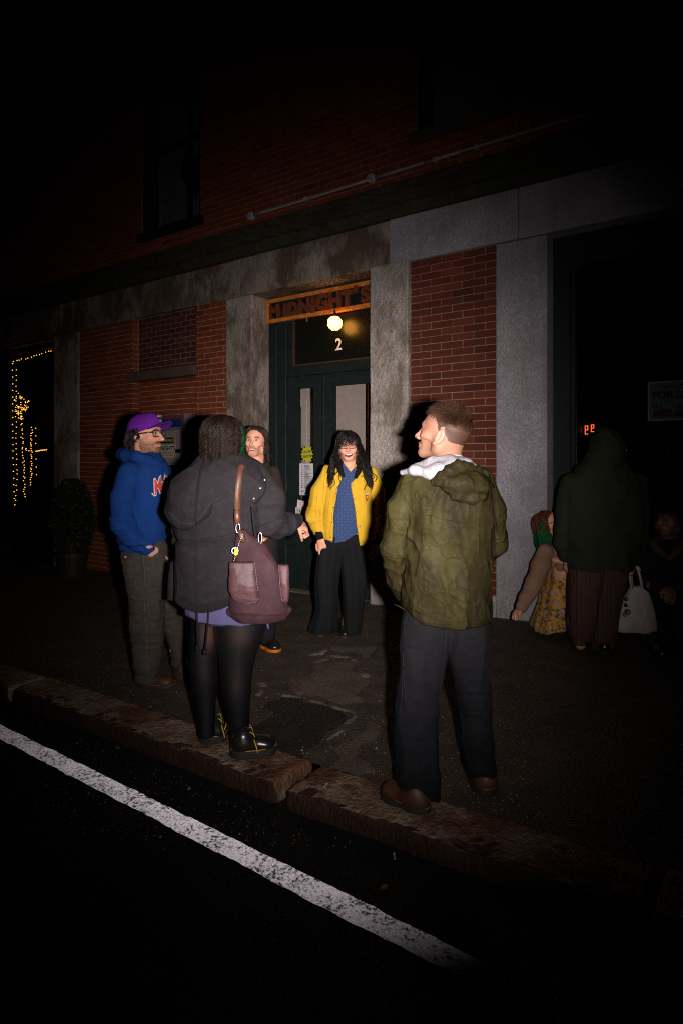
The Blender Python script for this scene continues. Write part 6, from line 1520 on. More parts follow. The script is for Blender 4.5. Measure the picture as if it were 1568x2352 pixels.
# ================================================================== the plum shoulder bag
def shoulder_bag():
    B = Person(600, 3.06, 'plum suede shoulder bag with front pockets hanging from the parka shoulder', 'shoulder_bag'); B.o['category'] = 'bag'
    t = NT('plum suede'); nz = t.noise(9, 4, 0.6); n2 = t.noise(260, 2); M_SU = t.set(t.ramp(nz, [(0.3, (0.022, 0.009, 0.012)), (0.55, (0.036, 0.015, 0.018)), (0.75, (0.058, 0.027, 0.027))]), 0.75, t.bump(n2, 0.3, 0.002, t.bump(nz, 0.3, 0.02)), 0.15)
    t = NT('plum leather'); nz = t.noise(12, 5, 0.6); n2 = t.noise(160, 3); M_LE = t.set(t.ramp(nz, [(0.3, (0.040, 0.016, 0.018)), (0.7, (0.062, 0.027, 0.029))]), 0.5, t.bump(n2, 0.15, 0.003, t.bump(nz, 0.35, 0.02)), 0.2)
    M_TH = m_plain('lilac thread', (0.17, 0.11, 0.17), 0.7); t = NT('brown strap leather'); nz = t.noise(30, 5, 0.6, t.coord((1, 1, 0.15))); M_STR = t.set(t.ramp(nz, [(0.3, (0.03, 0.011, 0.006)), (0.7, (0.12, 0.045, 0.022))]), 0.5, t.bump(nz, 0.2, 0.004), 0.6)
    F_ = B.field((512, 1210, 680, 1440), -0.16, 0.14, 0.0042)
    F_.loft([B.sec(*s) for s in ((1218,545,558,0,.016),(1240,543,600,0,.030),(1256,542,612,0,.042),(1275,541,622,0,.052),(1298,537,642,0,.06),(1350,531,658,0,.070),(1395,526,664,0,.076),(1412,534,658,0,.068),(1427,560,636,0,.045))], 0, n=2.6)
    B.ch(F_, [(594,1246,0,6),(603,1262,0,9),(618,1290,0,10)], 0.02); B.ch(F_, [(528,1407,0,7),(563,1421,0,9),(600,1423,0,9),(650,1411,0,8),(664,1402,0,6)], 0.016)
    bd, bv, P = cloth(B, 'bag_body', F_, M_SU, lambda P: 0.014*(folds(P, 5, 10, 5, 1.4, 0.2)-0.5)*np.clip((P[:, 2]-B.q(0, 1330)[2])/0.1+0.3, 0.25, 1)+0.012*(folds(P, 18, 9, 8, 1.3, 0.4)-0.5)*np.clip((B.q(0, 1380)[2]-P[:, 2])/0.05, 0, 1), 1)
    for secs, st_ in ((((1291,528,584,-.072,.016),(1320,527,588,-.078,.022),(1355,526,592,-.083,.024),(1376,529,594,-.083,.018),(1386,556,590,-.082,.010)), ((585, 1293), (589, 1330), (594, 1372), (588, 1383), (562, 1387))), (((1297,640,663,-.05,.016),(1340,642,665,-.058,.022),(1372,646,664,-.06,.016),(1382,650,660,-.058,.008)), ((641, 1299), (643, 1340), (648, 1380), (658, 1374)))):
        F_ = B.field((515, 1280, 675, 1395), -0.16, 0.05, 0.004); F_.loft([B.sec(*s) for s in secs], 0, n=3.0)
        pk, bp, P = cloth(B, 'pocket', F_, M_LE, lambda P: 0.006*(folds(P, 14, 12, 9, 1.3, 0.4)-0.5), 1, parent=bd)
        stitches(B, bp, st_, M_TH, pk, 34, 0.0014, 0.55, 0.001)
    # strap over the shoulder
    W = W_; sp = [(561, 1060, W_bh), (554, 1072, W_bh), (549, 1090, W_bh), (546, 1112, W_bh), (544, 1136, W_bp), (543, 1160, W_bp), (545, 1182, None), (546, 1204, None)]
    cs = []
    inv = Matrix.Rotation(-YAW, 4, 'Z') @ Matrix.Translation(-Vector(B.o.location))
    for x, y, bb in sp:
        if bb is not None: p, n_ = hit(W, bb, x, y, 0.012); cs.append((np.array(inv @ Vector(lw(W, p))), n_))
        else: cs.append((B.q(x, y, -0.04), np.array((0, -1.0, 0.1))))
    cs.insert(0, (np.array(inv @ Vector(lw(W, W.q(562, 1056, .03)))), np.array((0, 0, 1.0))))
    for it_ in range(2): cs = [cs[0]]+[((cs[i-1][0]+2*cs[i][0]+cs[i+1][0])/4, nrm(cs[i-1][1]+2*cs[i][1]+cs[i+1][1])) for i in range(1, len(cs)-1)]+[cs[-1]]
    V = []; K = len(cs)
    for i, (p, n_) in enumerate(cs):
        t_ = nrm(cs[min(i+1, K-1)][0]-cs[max(i-1, 0)][0]); a = nrm(np.cross(t_, n_)); hw = 0.0145
        for ca, cb in ((-1, 0), (-1, 1), (0, 1.35), (1, 1), (1, 0)): V.append(p+a*hw*ca+n_*0.004*cb)
    Q = [[i*5+j, i*5+(j+1) % 5, (i+1)*5+(j+1) % 5, (i+1)*5+j] for i in range(K-1) for j in range(5)]
    B.put('strap', np.array(V), np.array(Q), M_STR, True)
    g = Geo(); g.tube([tuple(B.q(543+4.5*math.sin(t_)+4, 1213-11*math.cos(t_), -.045)) for t_ in np.linspace(0, 2*math.pi, 22)], 0.003, 6, False); B.geo('strap_ring', g, M_STEEL, None, True)
    g = Geo(); g.tube([tuple(B.q(x, y, v)) for x, y, v in ((545, 1170, -.045), (545, 1186, -.05), (546, 1203, -.05))], [0.013, 0.0145, 0.012], 8); B.geo('strap_tab', g, M_STR, None, True)
    g = Geo(); g.tube([tuple(B.q(x, y, v)) for x, y, v in ((549, 1218, -.04), (556, 1232, -.045), (560, 1246, -.05))], [0.012, 0.016, 0.010], 8); B.geo('strap_anchor', g, M_STR, None, True)
    g = Geo(); g.tube([tuple(B.q(598+4*math.sin(t_), 1236-13*math.cos(t_), -.02)) for t_ in np.linspace(0, 2*math.pi, 20)], 0.0026, 6, False); B.geo('strap_ring', g, M_STEEL, None, True)
    # bead charm
    ch = empty('charm', (0, 0, 0)); ch.parent = B.o
    g = Geo()
    for k in range(15): t_ = k/14; p = B.q(558-20*t_**0.8, 1228+60*t_, -.085); g.lathe(tuple(p), [(0, -.003), (.0032, 0), (0, .003)], 6)
    B.geo('chain', g, M_STEEL, ch, True)
    yb = Geo()
    for dx, dy, r in ((0, 0, .011), (0, -6.0, .008), (-2, -9, .0035), (2, -9, .0035)): yb.lathe(tuple(B.q(542+dx, 1271+dy, -.10)), [(0, -r), (r*.7, -r*.7), (r, 0), (r*.7, r*.7), (0, r)], 10)
    B.geo('yellow_bead', yb, m_plain('yellow plastic bead', (0.75, 0.52, 0.02), 0.3, 0.5), ch, True)
    cb = Geo(); cb.tube([tuple(B.q(540+7*math.sin(t_), 1265-7*math.cos(t_), -.095)) for t_ in np.linspace(0, 2*math.pi, 16)], 0.003, 6, False); B.geo('clear_ring', cb, m_plain('pale blue plastic', (0.45, 0.55, 0.6), 0.2, 0.6), ch, True)
shoulder_bag()
# ================================================================== person in the blue hoodie and purple cap
def person_hoodie():
    H = Person(338, 4.317, 'person in royal blue hoodie and purple cap, hand in trouser pocket, seen in profile')
    M_HO = m_fabric('royal blue fleece', (0.006, 0.030, 0.135), var=0.12, blotch=8, bump=0.3, spec=0.1); M_HOD = m_fabric('blue rib', (0.005, 0.024, 0.11), var=0.15, weave=200, spec=0.1)
    M_TR = m_fabric('faded brown grey denim', (0.034, 0.028, 0.023), var=0.25, wash=0.45, blotch=7, bump=0.35)
    M_ST = m_fabric('tan stitching', (0.075, 0.062, 0.048))
    F_ = H.field((270, 1235, 445, 1590), -0.30, 0.34, 0.006)
    F_.loft([H.sec(*s) for s in ((1240,284,386,-.04,.13),(1275,281,388,-.06,.13),(1320,288,382,-.08,.115),(1375,302,376,-.10,.10),(1455,302,375,-.10,.09),(1535,311,369,-.10,.085),(1560,313,368,-.10,.086))], 0)
    F_.loft([H.sec(*s) for s in ((1240,300,386,.06,.12),(1330,326,392,.10,.105),(1400,360,412,.14,.09),(1455,384,428,.17,.08),(1510,398,430,.18,.075),(1550,402,434,.18,.075))], 0.03)
    kn = H.q(335, 1430, -.12)
    tr, bv, P = cloth(H, 'trousers', F_, M_TR, lambda P: 0.010*(folds(P, 4, 11, 3)-0.5)+0.018*(folds(P, 22, 7, 8, 1.6, 0.3)-0.45)*(0.35+gauss(P, kn, (.12, .3, .15))+0.9*np.exp(-((P[:, 2]-0.12)/0.08)**2)), 1)
    seam(H, bv, [(330, 1275), (333, 1320), (331, 1355), (333, 1400), (337, 1440), (337, 1500), (341, 1545)], 0.0022, M_ST, 'side_seam', tr, n=24, off=0.0005)
    for pts, nm in ((((283, 1262), (316, 1263), (315, 1318), (308, 1328), (296, 1322)), 'pocket_stitching'), (((333, 1277), (345, 1281), (362, 1279), (368, 1270)), 'pocket_stitching'), (((313, 1330), (312, 1345), (318, 1352), (328, 1356)), 'loop_stitching'), (((304, 1366), (312, 1373), (330, 1376)), 'patch_stitching'), (((303, 1400), (318, 1407), (335, 1409)), 'patch_stitching')):
        seam(H, bv, pts, 0.0018, M_ST, nm, tr, n=18, off=0.001)
    l_, n_ = hit(H, bv, 290, 1279, 0.002); H.geo('label_patch', Geo().box(l_[0]-.012, l_[0]+.012, l_[1]-.003, l_[1]+.003, l_[2]-.012, l_[2]+.012), m_plain('dark woven label', (0.02, 0.012, 0.01), 0.8), tr, bevel=0.002)
    H.geo('label_mark', Geo().lathe((l_[0], l_[1]-.003, l_[2]), [(0, -.002), (.006, -.002), (.006, 0)], 8, 'Y'), m_plain('orange cream thread', (0.45, 0.22, 0.12), 0.8), tr)
    for hl, te in (((322, 1573), (398, 1578)), ((404, 1556), (470, 1560))):
        so, R, h0, L = shoe(H, gloc(H, *hl), gloc(H, *te), None, 0.10, (M_LEATHB, M_SOLE), 0.024, 0.06, 'boot')
        H.geo('welt', Geo().tube([tuple(h0+R @ np.array((0.053*math.sin(t_), L*0.5-(L*0.52)*math.cos(t_), 0.027))) for t_ in np.linspace(0, 2*math.pi, 28)], 0.0028, 4, False), M_WELT, so, True)
    F_ = H.field((246, 1028, 402, 1270), -0.34, 0.34, 0.006)
    F_.loft([H.sec(*s) for s in ((1040,306,362,0,.09),(1056,288,378,0,.15),(1080,274,389,0,.195),(1110,268,394,0,.21),(1170,270,394,0,.21),(1220,276,390,0,.205),(1248,281,387,0,.195),(1258,284,386,0,.19))], 0, n=2.3)
    H.ch(F_, [(300,1086,-.17,25),(284,1140,-.20,26),(282,1205,-.22,23),(308,1238,-.20,19),(340,1259,-.17,14)], 0.02)
    H.ch(F_, [(305,1086,.17,24),(300,1200,.20,22),(350,1255,.16,15)], 0.02)
    H.ch(F_, [(360,1064,-.085,7),(342,1058,-.115,10),(314,1048,-.12,12),(290,1046,-.06,14),(284,1044,.03,15),(300,1046,.10,13),(340,1056,.11,10),(358,1062,.07,8)], 0.014)
    elb = H.q(290, 1205, -.24)
    ho, bh, P = cloth(H, 'hoodie', F_, M_HO, lambda P: 0.012*(folds(P, 4, 7, 4, 1.4, 0.2)-0.5)+0.028*(folds(P, 18, 7, 9, 1.4, 0.5)-0.45)*gauss(P, elb, (.13, .2, .15))+0.014*(folds(P, 20, 6, 13, 1.4, 0.2)-0.45)*np.exp(-((P[:, 2]-H.q(0, 1235)[2])/0.06)**2)-0.010*np.exp(-((P[:, 2]-H.q(0, 1245)[2])/0.012)**2), 1)
    seam(H, bh, [(290, 1060), (300, 1075), (318, 1100), (322, 1130), (316, 1165)], 0.0022, M_HOD, 'armhole_seam', ho, n=18); seam(H, bh, [(296, 1056), (318, 1060), (344, 1068), (358, 1072)], 0.003, M_HOD, 'neck_seam', ho, n=14)
    seam(H, bh, [(318, 1246), (328, 1256), (336, 1266)], 0.003, M_HOD, 'cuff_seam', ho, n=8)
    seam(H, bh, [(362, 1066), (366, 1090), (371, 1115)], 0.0028, M_HOD, 'drawcord', ho, n=10, off=0.003)
    # chest script in red with a white edge
    M_RED_, M_WH_ = m_plain('red felt', (0.45, 0.045, 0.03), 0.9, 0.1), m_plain('white felt edge', (0.60, 0.57, 0.58), 0.9, 0.1)
    for (bold, mat, off) in ((0.055, M_WH_, 0.004), (0.008, M_RED_, 0.0065)):
        for ch, x0, y0, sx_, sy_, shx in (('M', 353.5, 1138, 20.0, 52, 0.16), ('e', 369.5, 1129, 12.0, 44, 0.14), ('t', 376.5, 1119, 11.0, 48, 0.1), ('s', 382.0, 1113, 6.0, 40, 0.1)):
            me = text_mesh(ch, 1.0, 0.0, bold); bm = bmesh.new(); bm.from_mesh(me); bmesh.ops.triangulate(bm, faces=bm.faces); bmesh.ops.subdivide_edges(bm, edges=[e for e in bm.edges if e.calc_length() > 0.15], cuts=2); bmesh.ops.triangulate(bm, faces=bm.faces); bm.to_mesh(me); bm.free()
            decal(H, bh, 'chest_letter', me, lambda a, b: (x0+a*sx_*1.15-b*0.10*sx_, y0-b*sy_-a*sx_*0.55), mat, off, ho)
        me = mesh('tail', [(a_, b_, 0) for a_, b_ in ((0, 0), (.5, -.22), (1, -.12), (1.3, .22), (1.05, .18), (.9, .05), (.5, 0), (.2, .25), (-.05, .3))], [tuple(range(9))]); k = 1.0 if bold > .02 else 0.72
        bm = bmesh.new(); bm.from_mesh(me); bmesh.ops.triangulate(bm, faces=bm.faces); bm.to_mesh(me); bm.free()
        decal(H, bh, 'chest_letter', me, lambda a, b: (354.5+(a-.6)*9*k, 1136-(b*13*k)), mat, off-0.0005, ho)
    F_ = H.field((310, 1030, 375, 1075), -0.12, 0.12, 0.004); F_.loft([H.sec(*s) for s in ((1072,318,366,0,.088),(1056,318,359,0,.076),(1049,320,355,0,.070))], 0, n=2)
    tl = curve_px(H, [(310, 1036), (330, 1042), (345, 1050), (360, 1058), (370, 1062)]); cloth(H, 'undershirt_collar', F_, M_WHITE, None, 1, lambda x, y, z: z-tl(x))
    Mh = frame((0.955, -0.27, 0.07)); org = H.q(336, 998, 0); s = 1.08
    V, Q, C, Pl = head_mesh(Mh, org, H.q(334, 1062, 0), s, 0.003, brow=(0.03, 0.018, 0.012), stubble=1.05, stubc=(0.11, 0.048, 0.022), moust=1.2, nose=1.0, neck_r=0.066, tone=0.85, chin=0.98)
    body = core([[(H.q(335, 1075, 0), .07), (H.q(330, 1160, 0), .13), (H.q(333, 1250, 0), .13)], [(H.q(335, 1270, -.08), .08), (H.q(338, 1420, -.1), .06), (H.q(340, 1550, -.1), .045)], [(H.q(350, 1270, .08), .08), (H.q(395, 1420, .15), .06), (H.q(416, 1540, .18), .045)], [(H.q(300, 1090, -.15), .05), (H.q(284, 1205, -.22), .03), (H.q(342, 1262, -.17), .02)], [(H.q(305, 1090, .15), .05), (H.q(300, 1200, .2), .04), (H.q(350, 1255, .16), .03)]])
    hnd = hand_mesh(hframe((0.52, 0.50, -0.66), (0.25, -0.9, 0.2)), H.q(345, 1264, -.178), arm=0.015, curl=(0.1, 0.1, 0.12, 0.15), bend=0.15, s=1.05, tone=0.85, mirror=-1)
    jv = join([(V, Q, C), body, hnd]); H.put('body', jv[0], jv[1], M_SKIN, col=jv[2])
    nape = lambda az, el: (np.abs(az) > 1.35) & (el < 0.12) & (el > np.where(np.abs(az) < 1.75, -0.1, -0.75))
    pa, az, el, tn = falling_hair(1700, 10, nape, lambda a: np.where(np.abs(a) < 1.8, -0.035, -0.105), 0.020, 0.011, 95, 46, 0.8, 0.02, seed=9, flick=0.01)
    V, Q, T = strands(pa, np.full(len(pa), 0.0024), Mh, org, s, tn); H.put('hair', V, Q, m_hair('black curls', (0.010, 0.007, 0.006), 0.4, 0.4), True, tone=T)
    # cap
    M_CAP = m_fabric('purple corduroy', (0.10, 0.012, 0.20), var=0.15, blotch=12, bump=0.3, spec=0.1); tr_ = lambda p: (np.asarray(p)*s) @ Mh.T+org
    F_ = Field((-0.12, -0.15, -0.06), (0.12, 0.22, 0.16), 0.003); F_.ell((0, -0.012, 0.034), (0.087, 0.108, 0.100), 0); F_.ell((0, 0.045, 0.060), (0.066, 0.058, 0.070), 0.03)
    x, y, z = F_.ax[0][:, None, None], F_.ax[1][None, :, None], F_.ax[2][None, None, :]; F_.v[:] = np.maximum(F_.v, (0.012+0.30*y)-z)
    P, Q = F_.mesh(); cp = H.put('cap', tr_(relax(P, Q, 1)), Q, M_CAP)
    F_ = Field((-0.11, 0.02, 0.0), (0.11, 0.20, 0.09), 0.0028); F_.ell((0, 0.092, 0.047), (0.080, 0.085, 0.0062), 0); P, Q = F_.mesh(); P = P[:]; P[:, 2] += -3.4*P[:, 0]**2+0.22*(P[:, 1]-0.08)
    H.put('brim', tr_(P), Q, M_CAP, parent=cp)
    H.geo('button', Geo().lathe(tuple(tr_((0, -0.01, 0.134))), [(0, -.004), (.008, 0), (0, .005)], 10), M_CAP, cp, True); H.geo('eyelet', Geo().lathe(tuple(tr_((0.062, 0.0, 0.108))), [(0, -.003), (.004, 0), (0, .003)], 8), M_SPEC, cp, True)
    g = Geo(); g.tube([tuple(tr_((0.088*math.cos(t_), -0.012+0.109*math.sin(t_), 0.017+0.30*(-0.012+0.109*math.sin(t_))))) for t_ in np.linspace(-3.3, 0.6, 26)], 0.003, 5); H.geo('sweatband_edge', g, M_CAP, cp, True)
    me = text_mesh('DISCO', 0.017, 0.0004, 0.0006, align='CENTER'); a = frame((0, 1, 0))
    me.transform(Matrix.Translation((0, 0, 0))); v = np.array([p.co[:] for p in me.vertices]); vv = np.array([tr_((-p[0]*1.0, 0.1035-1.8*p[0]**2*1.0, 0.100+p[1])) for p in v]); me.vertices.foreach_set('co', vv.astype(np.float32).ravel()); link('embroidery', me, cp, M_WH_, world=False)
    g = Geo(); g.lathe(tuple(tr_((0, 0.106, 0.076))), [(0, -.012), (.012, -.006), (.014, .004), (0, .012)], 8); H.geo('embroidered_badge', g, m_plain('green blue thread', (0.03, 0.09, 0.10), 0.8), cp, True)
    spectacles(H, Mh, org, s, m_plain('navy acetate', (0.012, 0.014, 0.03), 0.3, 0.5), M_LENS, 0.054, 0.040, r=0.0045)
person_hoodie()

# ================================================================== person with long dark curls between the parka and the door
def person_curls():
    C_ = Person(596, 5.16, 'person with long dark curls in brown jacket, facing the camera behind the parka')
    M_J = m_fabric('dark brown wool', (0.022, 0.011, 0.008), var=0.2, bump=0.3); M_T = m_fabric('black trousers', (0.010, 0.010, 0.012), var=0.2)
    F_ = C_.field((528, 1240, 660, 1495), -0.2, 0.2, 0.008)
    F_.loft([C_.sec(*s) for s in ((1240,548,600,0,.11),(1350,552,592,0,.09),(1478,556,588,0,.075))], 0); F_.loft([C_.sec(*s) for s in ((1240,590,640,0,.11),(1350,598,638,0,.09),(1474,600,632,0,.075))], 0.02)
    cloth(C_, 'trousers', F_, M_T, lambda P: 0.010*(folds(P, 5, 10, 3)-0.5), 1)
    for hl, te in (((606, 1484), (630, 1490)), ((572, 1490), (556, 1494))):
        so, R, h0, L = shoe(C_, gloc(C_, *hl), gloc(C_, *te)+np.array((0.04, -0.10, 0)), None, 0.10, (M_BLKL, M_ORNG), 0.022, 0.05, 'shoe')
    F_ = C_.field((522, 1048, 662, 1262), -0.26, 0.2, 0.007)
    F_.loft([C_.sec(*s) for s in ((1055,566,606,0,.07),(1066,556,620,0,.10),(1082,546,630,0,.125),(1110,540,636,0,.14),(1180,544,634,0,.14),(1258,546,636,0,.14))], 0)
    C_.ch(F_, [(628,1084,0,14),(640,1140,0,15.5),(640,1190,-.03,14),(622,1222,-.12,11)], 0.02); C_.ch(F_, [(548,1084,0,14),(540,1150,0,15),(545,1200,-.04,13),(565,1225,-.12,11)], 0.02)
    vn = C_.q(588, 1088, -.1)
    cloth(C_, 'jacket', F_, M_J, lambda P: 0.010*(folds(P, 5, 9, 6, 1.4, 0.3)-0.5), 1, lambda x, y, z: np.where((y < 0.0) & (z > vn[2]+np.abs(x-vn[0])*1.5), 0.02, -1.0))
    F_ = C_.field((560, 1050, 615, 1105), -0.16, 0.1, 0.006); F_.loft([C_.sec(*s) for s in ((1102,565,612,0,.115),(1075,568,608,0,.09),(1060,572,602,0,.066))], 0)
    v2 = C_.q(589, 1078, -.1); cloth(C_, 'shirt', F_, m_fabric('light blue shirt', (0.16, 0.20, 0.32), var=0.1), None, 1, lambda x, y, z: np.where((y < 0) & (z > v2[2]+np.abs(x-v2[0])*1.8), .02, -1.0))
    Mh = frame((-0.16, -0.98, 0.10), 0.03); org = C_.q(588, 1014, 0.0)
    V, Q, C, Pl = head_mesh(Mh, org, C_.q(589, 1078, 0.0), 1.02, 0.003, brow=(0.03, 0.018, 0.012), stubble=0.42, stubc=(0.11, 0.055, 0.03), moust=0.7, mouth='open', nose=1.05, neck_r=0.056, tone=0.95, bony=0.3)
    body = core([[(C_.q(589, 1075, 0), .07), (C_.q(590, 1160, 0), .11), (C_.q(592, 1240, 0), .11)], [(C_.q(572, 1260, 0), .07), (C_.q(572, 1370, 0), .05), (C_.q(572, 1470, 0), .04)], [(C_.q(615, 1260, 0), .07), (C_.q(617, 1370, 0), .05), (C_.q(615, 1470, 0), .04)], [(C_.q(625, 1090, 0), .04), (C_.q(640, 1185, -.02), .035), (C_.q(622, 1222, -.12), .03)], [(C_.q(550, 1090, 0), .04), (C_.q(542, 1190, -.02), .035), (C_.q(565, 1225, -.12), .03)]])
    h1 = hand_mesh(hframe((-0.7, -0.5, -0.4), (0.2, -0.3, 0.9)), C_.q(618, 1226, -.13), arm=0.04); h2 = hand_mesh(hframe((0.7, -0.5, -0.4), (-0.2, -0.3, 0.9)), C_.q(570, 1228, -.13), arm=0.04, mirror=-1)
    hm = lambda az, el: el > np.where(np.abs(az) < 0.85, 0.60-0.15*np.abs(az), np.where(np.abs(az) < 1.45, 0.15, -0.5))
    paint(C, Pl, hm, (0.02, 0.012, 0.01)); jv = join([(V, Q, C), body, h1, h2]); C_.put('body', jv[0], jv[1], M_SKIN, col=jv[2])
    tth = lambda p: (np.asarray(p)*1.02) @ Mh.T+org
    C_.geo('teeth', Geo().tube([tuple(tth((x, 0.082-x*x*18, -0.0735))) for x in np.linspace(-0.013, 0.013, 7)], 0.0038, 6), M_TEETH, None, True)
    side = lambda az, el: hm(az, el) & (np.abs(az) > 0.25)
    pa, az, el, tn = falling_hair(2600, 16, side, lambda a: np.where(np.abs(a) < 1.2, -0.08, -0.19), 0.020, 0.019, 85, 42, 0.9, 0.03, seed=5, flare=0.035, sweep=1.35)
    V, Q, T = strands(pa, np.full(len(pa), 0.0026), Mh, org, 1.02, tn); C_.put('hair', V, Q, m_hair('dark brown curls', (0.020, 0.011, 0.008), 0.4, 0.4), True, tone=T)
person_curls()

# ================================================================== laughing person in the yellow jacket
def person_yellow():
    Y = Person(784, 5.515, 'laughing person with long dark curls, glasses and open yellow jacket by the door')
    M_YJ = m_fabric('mustard yellow cotton', (0.50, 0.29, 0.022), var=0.10, blotch=7, bump=0.25, spec=0.1); M_BK = m_fabric('black knit rib', (0.004, 0.004, 0.0045), weave=180)
    M_PT = m_fabric('black wide trousers', (0.0048, 0.0048, 0.006), var=0.25)
    F_ = Y.field((698, 1228, 850, 1462), -0.22, 0.2, 0.0075)
    F_.loft([Y.sec(*s) for s in ((1228,742,800,0,.11),(1270,730,789,0,.105),(1300,727,782,0,.10),(1346,724,777,0,.10),(1400,727,775,-.02,.10),(1432,715,775,-.04,.115),(1450,706,774,-.05,.12))], 0, wave=lambda a, z: 0.05*np.sin(a*7+z*3))
    F_.loft([Y.sec(*s) for s in ((1228,776,829,0,.11),(1270,782,834,0,.105),(1300,785,837,0,.10),(1335,787,840,0,.10),(1420,790,831,-.01,.10),(1452,788,828,-.03,.115))], 0.0, wave=lambda a, z: 0.05*np.sin(a*7+1+z*3))
    cloth(Y, 'trousers', F_, M_PT, lambda P: 0.012*(folds(P, 3, 9, 3, 1.3)-0.5), 1)
    for hl, te in (((740, 1452), (736, 1462)), ((788, 1452), (792, 1465))): shoe(Y, gloc(Y, *hl)+np.array((0, .12, 0)), gloc(Y, *te)+np.array((0, -.02, 0)), None, 0.10, (M_BLKL, M_SOLE), 0.02, 0.05)
    # printed shirt: rows of ring motifs
    t = NT('blue shirt with ring print'); mp = t.coord((27, 0.01, 27)); rot = t.n('ShaderNodeVectorRotate'); rot.inputs['Angle'].default_value = 0.785; rot.rotation_type = 'Y_AXIS'; t.l(mp, rot.inputs['Vector'])
    fr = t.n('ShaderNodeVectorMath', operation='FRACTION'); t.l(rot.outputs[0], fr.inputs[0]); sb_ = t.n('ShaderNodeVectorMath', operation='SUBTRACT'); sb_.inputs[1].default_value = (0.5, 0, 0.5); t.l(fr.outputs[0], sb_.inputs[0]); mu = t.n('ShaderNodeVectorMath', operation='MULTIPLY'); mu.inputs[1].default_value = (1, 0, 1); t.l(sb_.outputs[0], mu.inputs[0]); le_ = t.n('ShaderNodeVectorMath', operation='LENGTH'); t.l(mu.outputs[0], le_.inputs[0])
    d = le_.outputs['Value']; f = t.ramp(d, [(0.0, 1), (0.07, 0), (0.24, 0), (0.29, 1), (0.38, 1), (0.43, 0)])
    M_SH = t.set(t.mix(f, (0.034, 0.060, 0.140), (0.018, 0.029, 0.085)), 0.85, t.bump(t.noise(30, 3), 0.2, 0.006), 0.15)
    F_ = Y.field((738, 1058, 848, 1262), -0.17, 0.15, 0.0055)
    F_.loft([Y.sec(*s) for s in ((1062,782,822,0,.07),(1076,772,830,0,.096),(1100,768,834,0,.110),(1160,758,836,0,.122),(1225,750,834,0,.128),(1256,746,832,0,.130))], 0)
    hs = curve_px(Y, [(740, 1243), (750, 1246), (770, 1248), (790, 1244), (810, 1232), (822, 1224), (850, 1212)], -.12); vn = Y.q(805, 1083, -.1)
    cloth(Y, 'shirt', F_, M_SH, lambda P: 0.008*(folds(P, 5, 9, 8, 1.4, 0.3)-0.5), 1, lambda x, y, z: np.maximum(hs(x)-z, np.where((y < 0) & (z > vn[2]+np.abs(x-vn[0])*1.05), .02, -1.0)))
    # jacket, hanging open
    F_ = Y.field((692, 1052, 888, 1262), -0.24, 0.2, 0.0055)
    F_.loft([Y.sec(*s) for s in ((1066,776,830,.03,.06),(1071,760,844,.02,.09),(1082,750,854,0,.118),(1110,744,858,0,.142),(1160,738,858,0,.158),(1220,736,852,0,.165),(1254,742,846,0,.165))], 0)
    Y.ch(F_, [(754,1084,0,16),(736,1130,-.02,20.5),(724,1185,-.03,19),(733,1218,-.06,14)], 0.018); Y.ch(F_, [(850,1086,0,16),(864,1135,0,19),(868,1200,-.01,17.5),(860,1238,-.05,12)], 0.018)
    e1 = np.array([Y.q(x, y, -.14) for x, y in ((792, 1062), (789, 1092), (775, 1122), (768, 1160), (765, 1190), (763, 1262))][::-1]); e2 = np.array([Y.q(x, y, -.14) for x, y in ((812, 1062), (817, 1098), (806, 1111), (810, 1140), (814, 1165), (821, 1218), (829, 1262))][::-1])
    hj = curve_px(Y, [(690, 1228), (705, 1222), (735, 1236), (763, 1243), (790, 1245), (828, 1253), (850, 1250), (890, 1246)], -.14)
    el1 = Y.q(722, 1190, -.05)
    jk, bj, P = cloth(Y, 'yellow_jacket', F_, M_YJ, lambda P: 0.013*(folds(P, 3.5, 9, 5, 1.4, 0.15)-0.5)+0.026*(folds(P, 18, 8, 12, 1.4, 0.5)-0.45)*gauss(P, el1, (.09, .2, .14)), 1, lambda x, y, z: np.maximum(hj(x)-z, np.minimum(np.minimum(x-np.interp(z, e1[:, 2], e1[:, 0]), np.interp(z, e2[:, 2], e2[:, 0])-x), -0.02-y)))
    M_YD = m_fabric('yellow seam', (0.30, 0.165, 0.012))
    for pts in (((762, 1078), (760, 1120), (752, 1180), (748, 1236)), ((836, 1080), (838, 1120), (842, 1170), (846, 1220)), ((748, 1076), (744, 1110), (742, 1150), (744, 1185)), ((772, 1122), (764, 1170), (757, 1236)), ((728, 1140), (725, 1180))): seam(Y, bj, pts, 0.002, M_YD, 'seam', jk, n=16)
    for (x, y) in ((808.5, 1113.5), (813.5, 1145), (819.5, 1177), (824.5, 1209)):
        l_, n_ = hit(Y, bj, x, y, 0.0); l_, n_ = Vector(l_), Vector(n_); Y.geo('snap_button', Geo().tube([tuple(l_-n_*0.002), tuple(l_+n_*0.004), tuple(l_+n_*0.006)], [0.0085, 0.0085, 0.005], 10), m_plain('pewter button', (0.25, 0.21, 0.18), 0.35, 0.5, 0.7), jk, True)
    for (x, y) in ((771, 1134), (766, 1166), (762, 1200), (759, 1235)):
        l_, n_ = hit(Y, bj, x, y, 0.0); l_, n_ = Vector(l_), Vector(n_); Y.geo('snap_socket', Geo().tube([tuple(l_-n_*0.002), tuple(l_+n_*0.003)], [0.005, 0.004], 8), M_SPEC, jk, True)
    l_, n_ = hit(Y, bj, 841.5, 1138, 0.0015); 
    bdg = [(-2.6, 3.5), (2.6, 3.5), (2.6, -4), (0, -8.5), (-2.6, -4)]
